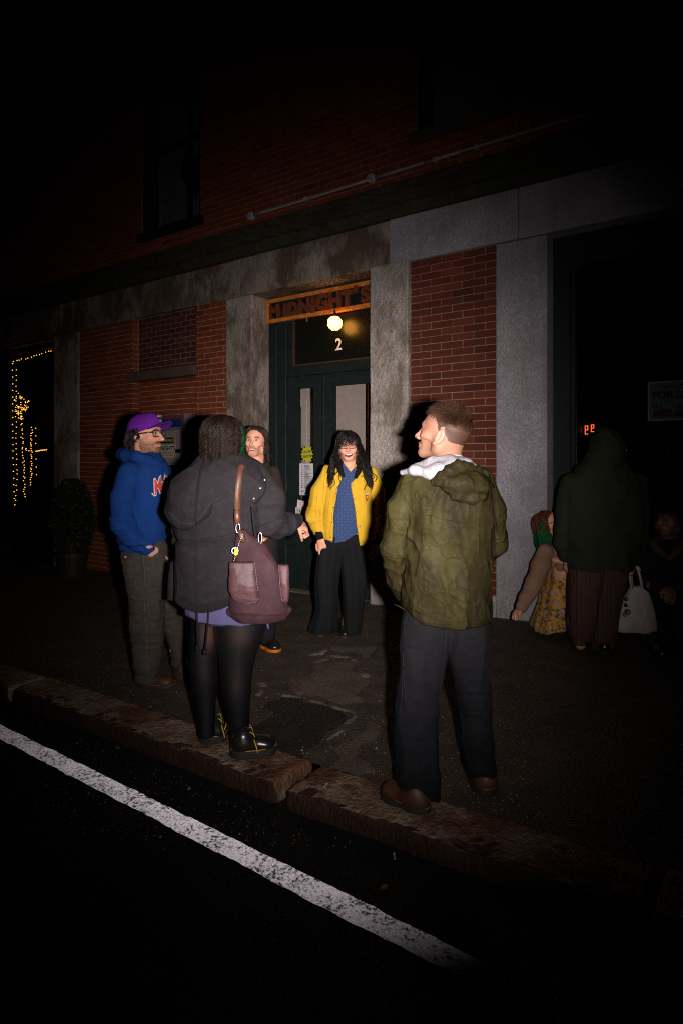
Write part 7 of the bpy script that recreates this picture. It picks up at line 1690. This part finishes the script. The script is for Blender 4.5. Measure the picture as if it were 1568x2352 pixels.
    for k, mat, of in ((1.25, m_plain('dark red thread', (0.20, 0.015, 0.01), 0.8), .002), (0.95, m_plain('red patch', (0.50, 0.03, 0.015), 0.8), .003), (0.55, m_plain('gold patch', (0.55, 0.33, 0.03), 0.8), .004)):
        me = mesh('shield_patch', [(a, b, 0) for a, b in bdg], [tuple(range(5))]); decal(Y, bj, 'shield_patch', me, lambda a, b: (841.5+a*k, 1141-b*k), mat, of, jk)
    me = mesh('shield_band', [(-2.6, 0, 0), (2.6, 0, 0), (2.6, 3.2, 0), (-2.6, 3.2, 0)], [(0, 1, 2, 3)]); decal(Y, bj, 'shield_band', me, lambda a, b: (841.5+a, 1136.5-b), m_plain('pale blue patch', (0.40, 0.42, 0.50), 0.8), .005, jk)
    g = Geo(); g.tube([tuple(Y.q(x, y, v)) for x, y, v in ((789, 1095, -.155), (783, 1084, -.14), (779, 1071, -.08), (784, 1062, .02), (800, 1058, .055), (818, 1061, .03), (828, 1070, -.08), (822, 1084, -.14), (816, 1098, -.158))], [0.014, 0.024, 0.030, 0.030, 0.028, 0.030, 0.030, 0.024, 0.014], 10); Y.geo('rib_collar', g, M_BK, jk, True)
    g = Geo(); g.tube([tuple(Y.q(731, 1214, -.06)), tuple(Y.q(735, 1224, -.065)), tuple(Y.q(739, 1238, -.07))], [0.048, 0.050, 0.040], 14); g.tube([tuple(Y.q(861, 1234, -.05)), tuple(Y.q(859, 1250, -.06))], [0.044, 0.038], 12); Y.geo('rib_cuff', g, M_BK, jk, True)
    # head
    Mh = frame((-0.06, -0.99, 0.05), -0.06); org = Y.q(800, 1025, 0.0)
    V, Q, C, Pl = head_mesh(Mh, org, Y.q(803, 1085, -.01), 1.04, 0.003, brow=(0.02, 0.013, 0.01), stubble=0.08, stubc=(0.16, 0.10, 0.07), mouth='smile', nose=1.05, neck_r=0.060, tone=1.0)
    body = core([[(Y.q(803, 1082, 0), .075), (Y.q(800, 1105, 0), .095), (Y.q(795, 1160, 0), .10), (Y.q(788, 1225, 0), .08)], [(Y.q(762, 1250, 0), .07), (Y.q(756, 1350, 0), .05), (Y.q(745, 1440, 0), .04)], [(Y.q(805, 1250, 0), .07), (Y.q(810, 1350, 0), .05), (Y.q(795, 1440, 0), .04)], [(Y.q(756, 1090, 0), .04), (Y.q(724, 1190, -.03), .035), (Y.q(737, 1232, -.07), .028)], [(Y.q(848, 1090, 0), .04), (Y.q(867, 1200, -.01), .035), (Y.q(860, 1240, -.05), .028)]], h=0.010)
    h1 = hand_mesh(hframe((0.12, -0.15, -0.98), (-0.35, -0.9, 0.1)), Y.q(737.5, 1236, -.07), (0.15, 0.3, 0.4, 0.45), 0.35, 0.3, 0.08, 0.98, arm=0.03); h2 = hand_mesh(hframe((-0.1, -0.1, -0.98), (0.4, -0.9, 0)), Y.q(859, 1247, -.06), arm=0.03, mirror=-1)
    hm = lambda az, el: el > np.where(np.abs(az) < 0.8, 0.55, np.where(np.abs(az) < 1.3, 0.2, -0.55))
    paint(C, Pl, hm, (0.012, 0.009, 0.008)); jv = join([(V, Q, C), body, h1, h2]); Y.put('body', jv[0], jv[1], M_SKIN, col=jv[2])
    tth = lambda p: (np.asarray(p)*1.04) @ Mh.T+org
    Y.geo('teeth', Geo().tube([tuple(tth((x, 0.0855-x*x*16, -0.0735+x*x*9))) for x in np.linspace(-0.026, 0.026, 9)], [0.0045]+[0.0072]*7+[0.0045], 6), M_TEETH, None, True)
    pa, az, el, tn = falling_hair(4200, 20, hm, lambda a: np.where(np.abs(a) < 0.9, 0.036, np.where(np.abs(a) < 1.5, -0.25, -0.30)), 0.026, 0.019, 66, 48, 0.9, 0.05, seed=12, flare=0.07, fore=0.17)
    frn = np.abs(az) < 0.9
    V, Q, T = strands(pa, np.where(frn, 0.0026, 0.0028), Mh, org, 1.04, tn); Y.put('hair', V, Q, m_hair('black brown long curls', (0.013, 0.009, 0.008), 0.38, 0.4), True, tone=T)
    # single loose curls over the jacket
    locks = []; rg = np.random.default_rng(3)
    for (x, y, xe, ye, ph) in ((776, 1072, 763, 1116, 0), (782, 1078, 776, 1122, 1.5), (772, 1070, 760, 1102, 2.4), (784, 1080, 782, 1106, 0.6), (840, 1072, 841, 1118, 1.0), (836, 1080, 840, 1125, 2.2), (846, 1070, 856, 1100, 0.4), (850, 1072, 866, 1106, 1.9), (842, 1080, 832, 1096, 3.0), (838, 1066, 846, 1094, 0.9)):
        for r_ in range(3):
            t_ = np.linspace(0, 1, 20); pts = np.array([Y.q(x+(xe-x)*a+4.2*math.sin(a*9+ph)*a**0.5+r_*0.5, y+(ye-y)*a, -.14-.035*math.sin(a*2.6)-0.02*a+0.006*math.cos(a*9+ph)) for a in t_]); locks.append(pts)
    locks = np.array(locks); loc = (locks-org) @ np.linalg.inv(Mh).T/1.04
    V, Q, T = strands(loc, np.full(len(loc), 0.0032), Mh, org, 1.04); Y.put('loose_curls', V, Q, m_hair('loose curls', (0.016, 0.010, 0.008), 0.38, 0.4), True, tone=T)
    spectacles(Y, Mh, org, 1.04, M_SPEC, M_LENS, 0.056, 0.036, z=-0.007, r=0.0034)
person_yellow()

# ================================================================== hooded person with the striped trousers, back to the camera
def person_coat():
    K = Person(1380, 4.8, 'person in dark green hooded coat and striped trousers, seen from behind')
    M_C = m_fabric('dark green cotton', (0.018, 0.021, 0.012), var=0.15)
    t = NT('brown striped cloth'); w = t.n('ShaderNodeTexWave'); w.inputs['Scale'].default_value = 11.5; w.inputs['Distortion'].default_value = 0.6; w.inputs['Detail'].default_value = 1; w.inputs['Detail Scale'].default_value = 1; w.bands_direction = 'X'; t.l(t.coord(), w.inputs['Vector'])
    M_S = t.set(t.ramp(w.outputs['Fac'], [(0.35, (0.045, 0.024, 0.021)), (0.5, (0.13, 0.075, 0.062)), (0.62, (0.06, 0.03, 0.027))]), 0.9, t.bump(t.noise(40, 3), 0.2, 0.006), 0.15)
    F_ = K.field((1292, 1280, 1452, 1500), -0.22, 0.22, 0.0075)
    F_.loft([K.sec(*s) for s in ((1280,1306,1388,0,.13),(1340,1306,1380,0,.13),(1400,1305,1368,0,.12),(1450,1304,1357,0,.115),(1466,1310,1352,0,.11))], 0); F_.loft([K.sec(*s) for s in ((1280,1352,1442,.02,.13),(1340,1352,1434,.02,.13),(1420,1354,1416,.02,.12),(1486,1354,1402,.02,.11))], 0.0)
    cloth(K, 'trousers', F_, M_S, lambda P: 0.018*(folds(P, 3, 7, 3, 1.3)-0.5), 1)
    for hl, te in (((1335, 1494), (1328, 1480)), ((1388, 1504), (1392, 1488))): shoe(K, gloc(K, *hl), gloc(K, *te)+np.array((0, .1, 0)), None, 0.10, (M_BLKL, M_SOLE), 0.025, 0.06)
    for p in ((1330, 1462, 1330, 1480), (1378, 1480, 1380, 1496)): K.geo('sock', Geo().tube([tuple(K.q(p[0], p[1], 0)), tuple(K.q(p[2], p[3], 0))], [0.055, 0.05], 12), m_fabric('patterned sock', (0.05, 0.045, 0.02), var=0.6, blotch=60), None, True)
    F_ = K.field((1270, 980, 1495, 1312), -0.28, 0.26, 0.007)
    F_.loft([K.sec(*s) for s in ((1050,1352,1424,0,.11),(1068,1334,1440,0,.13),(1088,1316,1454,0,.15),(1112,1302,1466,0,.165),(1170,1298,1470,0,.175),(1250,1300,1462,0,.185),(1304,1306,1442,0,.185))], 0)
    K.ch(F_, [(1312,1108,0,22),(1299,1180,.02,21),(1294,1245,.04,18),(1300,1278,.05,13)], 0.02); K.ch(F_, [(1456,1108,0,22),(1464,1180,0,22),(1464,1245,-.02,18),(1454,1284,-.03,14)], 0.02)
    F_.ell(K.q(1394, 1024, 0.0), (K.r(35), 0.125, K.r(40)), 0.05); K.ch(F_, [(1388,1045,-.03,34),(1384,1072,-.05,38)], 0.05)
    co, bc, P = cloth(K, 'hooded_coat', F_, M_C, lambda P: 0.030*(folds(P, 3, 5, 6, 1.4, 0.3)-0.5)+0.024*crumple(P, 6, 6, 5, 9), 1)
    seam(K, bc, [(1352, 1070), (1385, 1080), (1425, 1066)], 0.003, M_C, 'hood_seam', co, n=12); seam(K, bc, [(1310, 1285), (1375, 1290), (1440, 1284)], 0.003, M_C, 'hem_seam', co, n=14)
    Mh = frame((0.12, 0.99, 0.0)); org = K.q(1394, 1026, 0.02); V, Q, C, Pl = head_mesh(Mh, org, K.q(1390, 1080, 0), 0.92, 0.005)
    body = core([[(K.q(1388, 1075, 0), .06), (K.q(1382, 1180, 0), .12), (K.q(1378, 1290, 0), .12)], [(K.q(1340, 1300, 0), .08), (K.q(1336, 1390, 0), .06), (K.q(1332, 1480, 0), .04)], [(K.q(1400, 1300, .02), .08), (K.q(1390, 1400, .02), .06), (K.q(1380, 1490, .02), .04)], [(K.q(1312, 1112, 0), .05), (K.q(1296, 1245, .04), .035), (K.q(1302, 1290, .05), .028)], [(K.q(1452, 1112, 0), .05), (K.q(1464, 1245, -.02), .035), (K.q(1451, 1290, -.03), .028)]])
    h1 = hand_mesh(hframe((0.05, 0.1, -0.98), (-0.9, -0.3, 0)), K.q(1302, 1284, .05), arm=0.03, mirror=-1); h2 = hand_mesh(hframe((-0.05, 0.05, -0.98), (0.7, -0.6, 0)), K.q(1452, 1290, -.03), (0.9, 0.9, 0.9, 0.9), 1.0, 0.6, 0.02, arm=0.03)
    jv = join([(V, Q, C), body, h1, h2]); K.put('body', jv[0], jv[1], M_SKIN, col=jv[2]); return K
K_ = person_coat()
def tote():
    T = Person(1462, 4.86, 'white canvas tote bag with badges held by the hooded person', 'tote_bag'); T.o['category'] = 'bag'
    M_T = m_fabric('white canvas', (0.48, 0.43, 0.41), var=0.08, blotch=8)
    F_ = T.field((1400, 1338, 1520, 1455), -0.14, 0.14, 0.005)
    F_.loft([T.sec(*s) for s in ((1346,1448,1484,0,.030),(1352,1440,1486,0,.045),(1380,1430,1494,0,.06),(1420,1418,1504,0,.07),(1440,1412,1510,0,.07),(1450,1420,1504,0,.05))], 0, n=2.6)
    b, bv, P = cloth(T, 'bag_body', F_, M_T, lambda P: 0.014*(folds(P, 6, 10, 5, 1.3, 0.4)-0.5), 1)
    for v, dx in ((-.035, 0), (.03, 3)):
        g = Geo(); g.tube([tuple(T.q(x+dx, y, v)) for x, y in ((1449, 1352), (1446, 1325), (1451, 1302), (1457, 1297), (1463, 1305), (1470, 1330), (1474, 1352))], 0.011, 6); T.geo('handle', g, M_T, None, True)
    for (x, y, r, c) in ((1437, 1376, 5, (0.015, 0.09, 0.03)), (1436, 1390, 4.5, (0.02, 0.02, 0.03)), (1440, 1406, 7, (0.06, 0.05, 0.05)), (1433, 1412, 5, (0.16, 0.14, 0.14))):
        l_, n_ = hit(T, bv, x, y, 0); l_, n_ = Vector(l_), Vector(n_); T.geo('badge', Geo().tube([tuple(l_-n_*.004), tuple(l_+n_*.004), tuple(l_+n_*.007)], [T.r(r), T.r(r), T.r(r)*.7], 14), m_plain('badge enamel', c, 0.4), b, True)
    g = Geo(); g.lathe(tuple(T.q(1446, 1318, -.05)), [(0, -.02), (.02, -.01), (.02, .01), (0, .02)], 10); T.geo('purple_charm', g, m_plain('purple charm', (0.05, 0.012, 0.09), 0.4), b, True)
tote()

# ================================================================== crouching person with green hair and flowered skirt
def person_crouch():
    Q_ = Person(1262, 5.38, 'crouching person with green hair, tan cardigan and flowered skirt stubbing a cigarette')
    M_CA = m_fabric('tan wool', (0.20, 0.115, 0.075), var=0.12, bump=0.3)
    t = NT('flowered skirt'); wp = t.coord((1, 1, 1)); v = t.voro(19, vec=wp); v2 = t.voro(48, vec=wp); pet = t.noise(70, 3, 0.6, wp, 2.0)
    col = t.ramp(v2.outputs['Color'], [(0.2, (0.50, 0.26, 0.06)), (0.5, (0.36, 0.17, 0.03)), (0.7, (0.10, 0.085, 0.07)), (0.9, (0.55, 0.34, 0.12))], 'CONSTANT')
    fl = t.math('MULTIPLY', t.ramp(v.outputs['Distance'], [(0.42, 1.0), (0.52, 0.0)]), t.ramp(v.outputs['Color'], [(0.42, 0.0), (0.46, 1.0)], 'CONSTANT'))
    col = t.mix(fl, col, t.ramp(pet, [(0.42, (0.11, 0.03, 0.022)), (0.5, (0.62, 0.50, 0.44)), (0.6, (0.20, 0.07, 0.05))])); M_SK = t.set(col, 0.85, t.bump(t.noise(40, 3), 0.2, 0.006), 0.15)
    F_ = Q_.field((1170, 1260, 1350, 1490), -0.38, 0.28, 0.007)
    F_.loft([Q_.sec(*s) for s in ((1282,1272,1318,-.12,.10),(1300,1264,1322,-.12,.15),(1350,1252,1324,-.10,.20),(1400,1238,1322,-.08,.22),(1440,1222,1318,-.06,.24),(1458,1226,1312,-.05,.24))], 0, wave=lambda a, z: 0.05*np.sin(a*9+z*4))
    hs = curve_px(Q_, [(1205, 1448), (1222, 1447), (1232, 1462), (1245, 1456), (1275, 1446), (1305, 1432), (1340, 1425)], -.2)
    cloth(Q_, 'skirt', F_, M_SK, lambda P: 0.020*(folds(P, 3, 9, 3, 1.3, 0.4)-0.5), 1, lambda x, y, z: hs(x)-z)
    F_ = Q_.field((1130, 1215, 1345, 1440), -0.38, 0.3, 0.0065)
    F_.loft([Q_.sec(*s) for s in ((1238,1250,1286,.02,.08),(1250,1240,1296,.02,.13),(1270,1236,1302,.02,.16),(1310,1236,1308,.03,.17),(1360,1246,1312,.05,.17))], 0)
    Q_.ch(F_, [(1252,1266,-.09,18),(1241,1300,-.14,20),(1227,1336,-.19,18),(1210,1370,-.235,15.5),(1197,1392,-.26,13)], 0.02); Q_.ch(F_, [(1285,1262,-.08,14),(1300,1300,-.2,14),(1286,1302,-.27,11)], 0.02)
    ca, bc, P = cloth(Q_, 'cardigan', F_, M_CA, lambda P: 0.012*(folds(P, 7, 8, 5, 1.3, 0.5)-0.5), 1)
    for y in (1258, 1263, 1268): 
        l_, n_ = hit(Q_, bc, 1276, y, 0); l_, n_ = Vector(l_), Vector(n_); Q_.geo('button', Geo().tube([tuple(l_-n_*.002), tuple(l_+n_*.004)], [.007, .006], 8), m_plain('cream button', (0.45, 0.38, 0.33), 0.4), ca, True)
    Mh = frame((0.80, -0.36, 0.48)); org = Q_.q(1259, 1204, -.02)
    V, Q, C, Pl = head_mesh(Mh, org, Q_.q(1262, 1252, .02), 0.98, 0.004, nose=0.9, tone=0.9)
    body = core([[(Q_.q(1264, 1255, .02), .06), (Q_.q(1268, 1310, .05), .07), (Q_.q(1278, 1360, .08), .07)], [(Q_.q(1275, 1390, .0), .08), (Q_.q(1290, 1310, -.22), .06), (Q_.q(1284, 1400, -.1), .04)], [(Q_.q(1252, 1268, -.08), .04), (Q_.q(1227, 1336, -.19), .028), (Q_.q(1200, 1388, -.255), .02)]])
    h1 = hand_mesh(hframe((-0.62, -0.25, -0.75), (-0.5, -0.3, 0.8)), Q_.q(1197, 1392, -.262), (0.5, 0.8, 0.9, 1.0), 0.9, 0.5, 0.02, arm=0.02, s=0.95, tone=0.8); h2 = hand_mesh(hframe((0.8, -0.3, -0.1), (0, -0.4, 0.9)), Q_.q(1286, 1288, -.27), arm=0.04, tone=0.8, mirror=-1)
    hm = lambda az, el: el > np.where(np.abs(az) < 0.9, 0.55, np.where(np.abs(az) < 1.4, 0.2, -0.5))
    paint(C, Pl, hm, (0.12, 0.03, 0.012)); jv = join([(V, Q, C), body, h1, h2]); Q_.put('body', jv[0], jv[1], M_SKIN, col=jv[2])
    pa, az, el, tn = falling_hair(2200, 14, hm, lambda a: np.where(np.abs(a) < 1.0, -0.01, -0.15), 0.016, 0.010, 75, 50, 0.7, 0.03, seed=15, sweep=1.5)
    Minv = np.linalg.inv(Mh); down = Minv @ np.array((0, 0, -1.0)); k = np.clip((np.linspace(0, 1, 14)-0.45)/0.55, 0, 1)[None, :, None]; pa = pa+k*0.11*(down-np.array((0, 0, -1.0)))
    tip = 5; V, Q, T = strands(pa[:, :8], np.full(len(pa), 0.003), Mh, org, 0.98, tn, 0.9); Q_.put('hair', V, Q, m_hair('copper hair', (0.10, 0.028, 0.010), 0.45, 0.3), True, tone=T)
    V, Q, T = strands(pa[:, 7:], np.full(len(pa), 0.0028), Mh, org, 0.98, tn); Q_.put('green_hair', V, Q, m_hair('deep green hair', (0.006, 0.075, 0.022), 0.45, 0.3), True, tone=T)
    spectacles(Q_, Mh, org, 0.98, M_SPEC, M_LENS, 0.05, 0.036, r=0.003)
    c0 = empty('cigarette', lw(Q_, Q_.q(1183, 1412, -.30)), 'stub of cigarette in the crouching person\'s lowered hand', 'cigarette'); Geo().tube([lw(Q_, Q_.q(1183, 1412, -.30)), lw(Q_, Q_.q(1182, 1422, -.30))], 0.0042, 8).build('paper', M_CIGP, c0, smooth=True); Geo().tube([lw(Q_, Q_.q(1182, 1422, -.30)), lw(Q_, Q_.q(1181.6, 1425, -.30))], 0.0042, 8).build('filter', M_BUTT, c0, smooth=True)
person_crouch()

# ================================================================== person sitting in the dark at the edge
def person_dark():
    D = Person(1530, 5.0, 'person in black jacket with tan collar squatting in the dark by the window')
    M_J = m_fabric('black padded cloth', (0.012, 0.010, 0.012), var=0.2); M_TN = m_fabric('tan cord collar', (0.09, 0.045, 0.022), var=0.15)
    F_ = D.field((1450, 1215, 1620, 1490), -0.40, 0.3, 0.009)
    F_.loft([D.sec(*s) for s in ((1236,1512,1560,.02,.08),(1252,1492,1586,.02,.12),(1275,1482,1594,.02,.16),(1330,1486,1590,.03,.17),(1410,1490,1586,.05,.18),(1470,1500,1576,.05,.16))], 0)
    D.ch(F_, [(1490,1270,-.02,20),(1480,1330,-.10,20),(1505,1352,-.26,15)], 0.02); D.ch(F_, [(1586,1270,-.02,20),(1592,1330,-.10,20),(1550,1352,-.26,15)], 0.02)
    cloth(D, 'jacket', F_, M_J, lambda P: 0.016*(folds(P, 7, 7, 5, 1.3, 0.4)-0.5), 1)
    F_ = D.field((1470, 1330, 1610, 1510), -0.42, 0.28, 0.009)
    D.ch(F_, [(1512,1440,.05,26),(1500,1372,-.28,19),(1508,1440,-.22,16),(1506,1478,-.2,13)], 0.02); D.ch(F_, [(1556,1440,.05,26),(1566,1372,-.28,19),(1560,1440,-.22,16),(1560,1480,-.2,13)], 0.02)
    cloth(D, 'trousers', F_, m_fabric('dark navy denim', (0.012, 0.015, 0.028)), lambda P: 0.012*(folds(P, 10, 8, 5, 1.3, 0.4)-0.5), 1)
    for x in (1504, 1562): shoe(D, gloc(D, x, 1496)+np.array((0, .05, 0)), gloc(D, x, 1506)+np.array((0, -.12, 0)), None, 0.10, (M_BLKL, M_SOLE))
    g = Geo(); g.tube([tuple(D.q(x, y, v)) for x, y, v in ((1530, 1282, -.19), (1508, 1262, -.15), (1500, 1248, -.05), (1515, 1238, .07), (1545, 1236, .08), (1566, 1246, -.03), (1556, 1264, -.14), (1534, 1284, -.19))], [0.016, 0.032, 0.036, 0.034, 0.034, 0.036, 0.032, 0.016], 10); D.geo('collar', g, M_TN, None, True)
    Mh = frame((-0.55, -0.72, 0.36)); org = D.q(1532, 1200, 0)
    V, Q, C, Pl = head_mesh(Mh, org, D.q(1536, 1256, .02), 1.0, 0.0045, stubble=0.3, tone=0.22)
    body = core([[(D.q(1536, 1260, .02), .07), (D.q(1538, 1330, .03), .12), (D.q(1536, 1440, .06), .12)]])
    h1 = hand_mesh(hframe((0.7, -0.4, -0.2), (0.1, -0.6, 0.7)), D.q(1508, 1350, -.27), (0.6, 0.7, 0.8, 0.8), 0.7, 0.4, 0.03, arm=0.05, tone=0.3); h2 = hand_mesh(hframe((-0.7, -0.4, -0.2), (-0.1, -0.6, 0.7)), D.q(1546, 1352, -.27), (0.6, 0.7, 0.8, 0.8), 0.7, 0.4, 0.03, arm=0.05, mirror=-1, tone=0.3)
    hm = lambda az, el: el > np.where(np.abs(az) < 0.9, 0.55, np.where(np.abs(az) < 1.4, 0.2, -0.4)); paint(C, Pl, hm, (0.012, 0.009, 0.008)); jv = join([(V, Q, C), body, h1, h2]); D.put('body', jv[0], jv[1], M_SKIN, col=jv[2])
    pa, az, el, tn = falling_hair(900, 8, hm, lambda a: np.where(np.abs(a) < 1.2, 0.02, -0.04), 0.014, 0.006, 80, 40, 0.5, 0.02, seed=18); V, Q, T = strands(pa, np.full(len(pa), 0.004), Mh, org, 1.0, tn); D.put('hair', V, Q, m_hair('black hair', (0.010, 0.008, 0.007), 0.45, 0.3), True, tone=T)
person_dark()
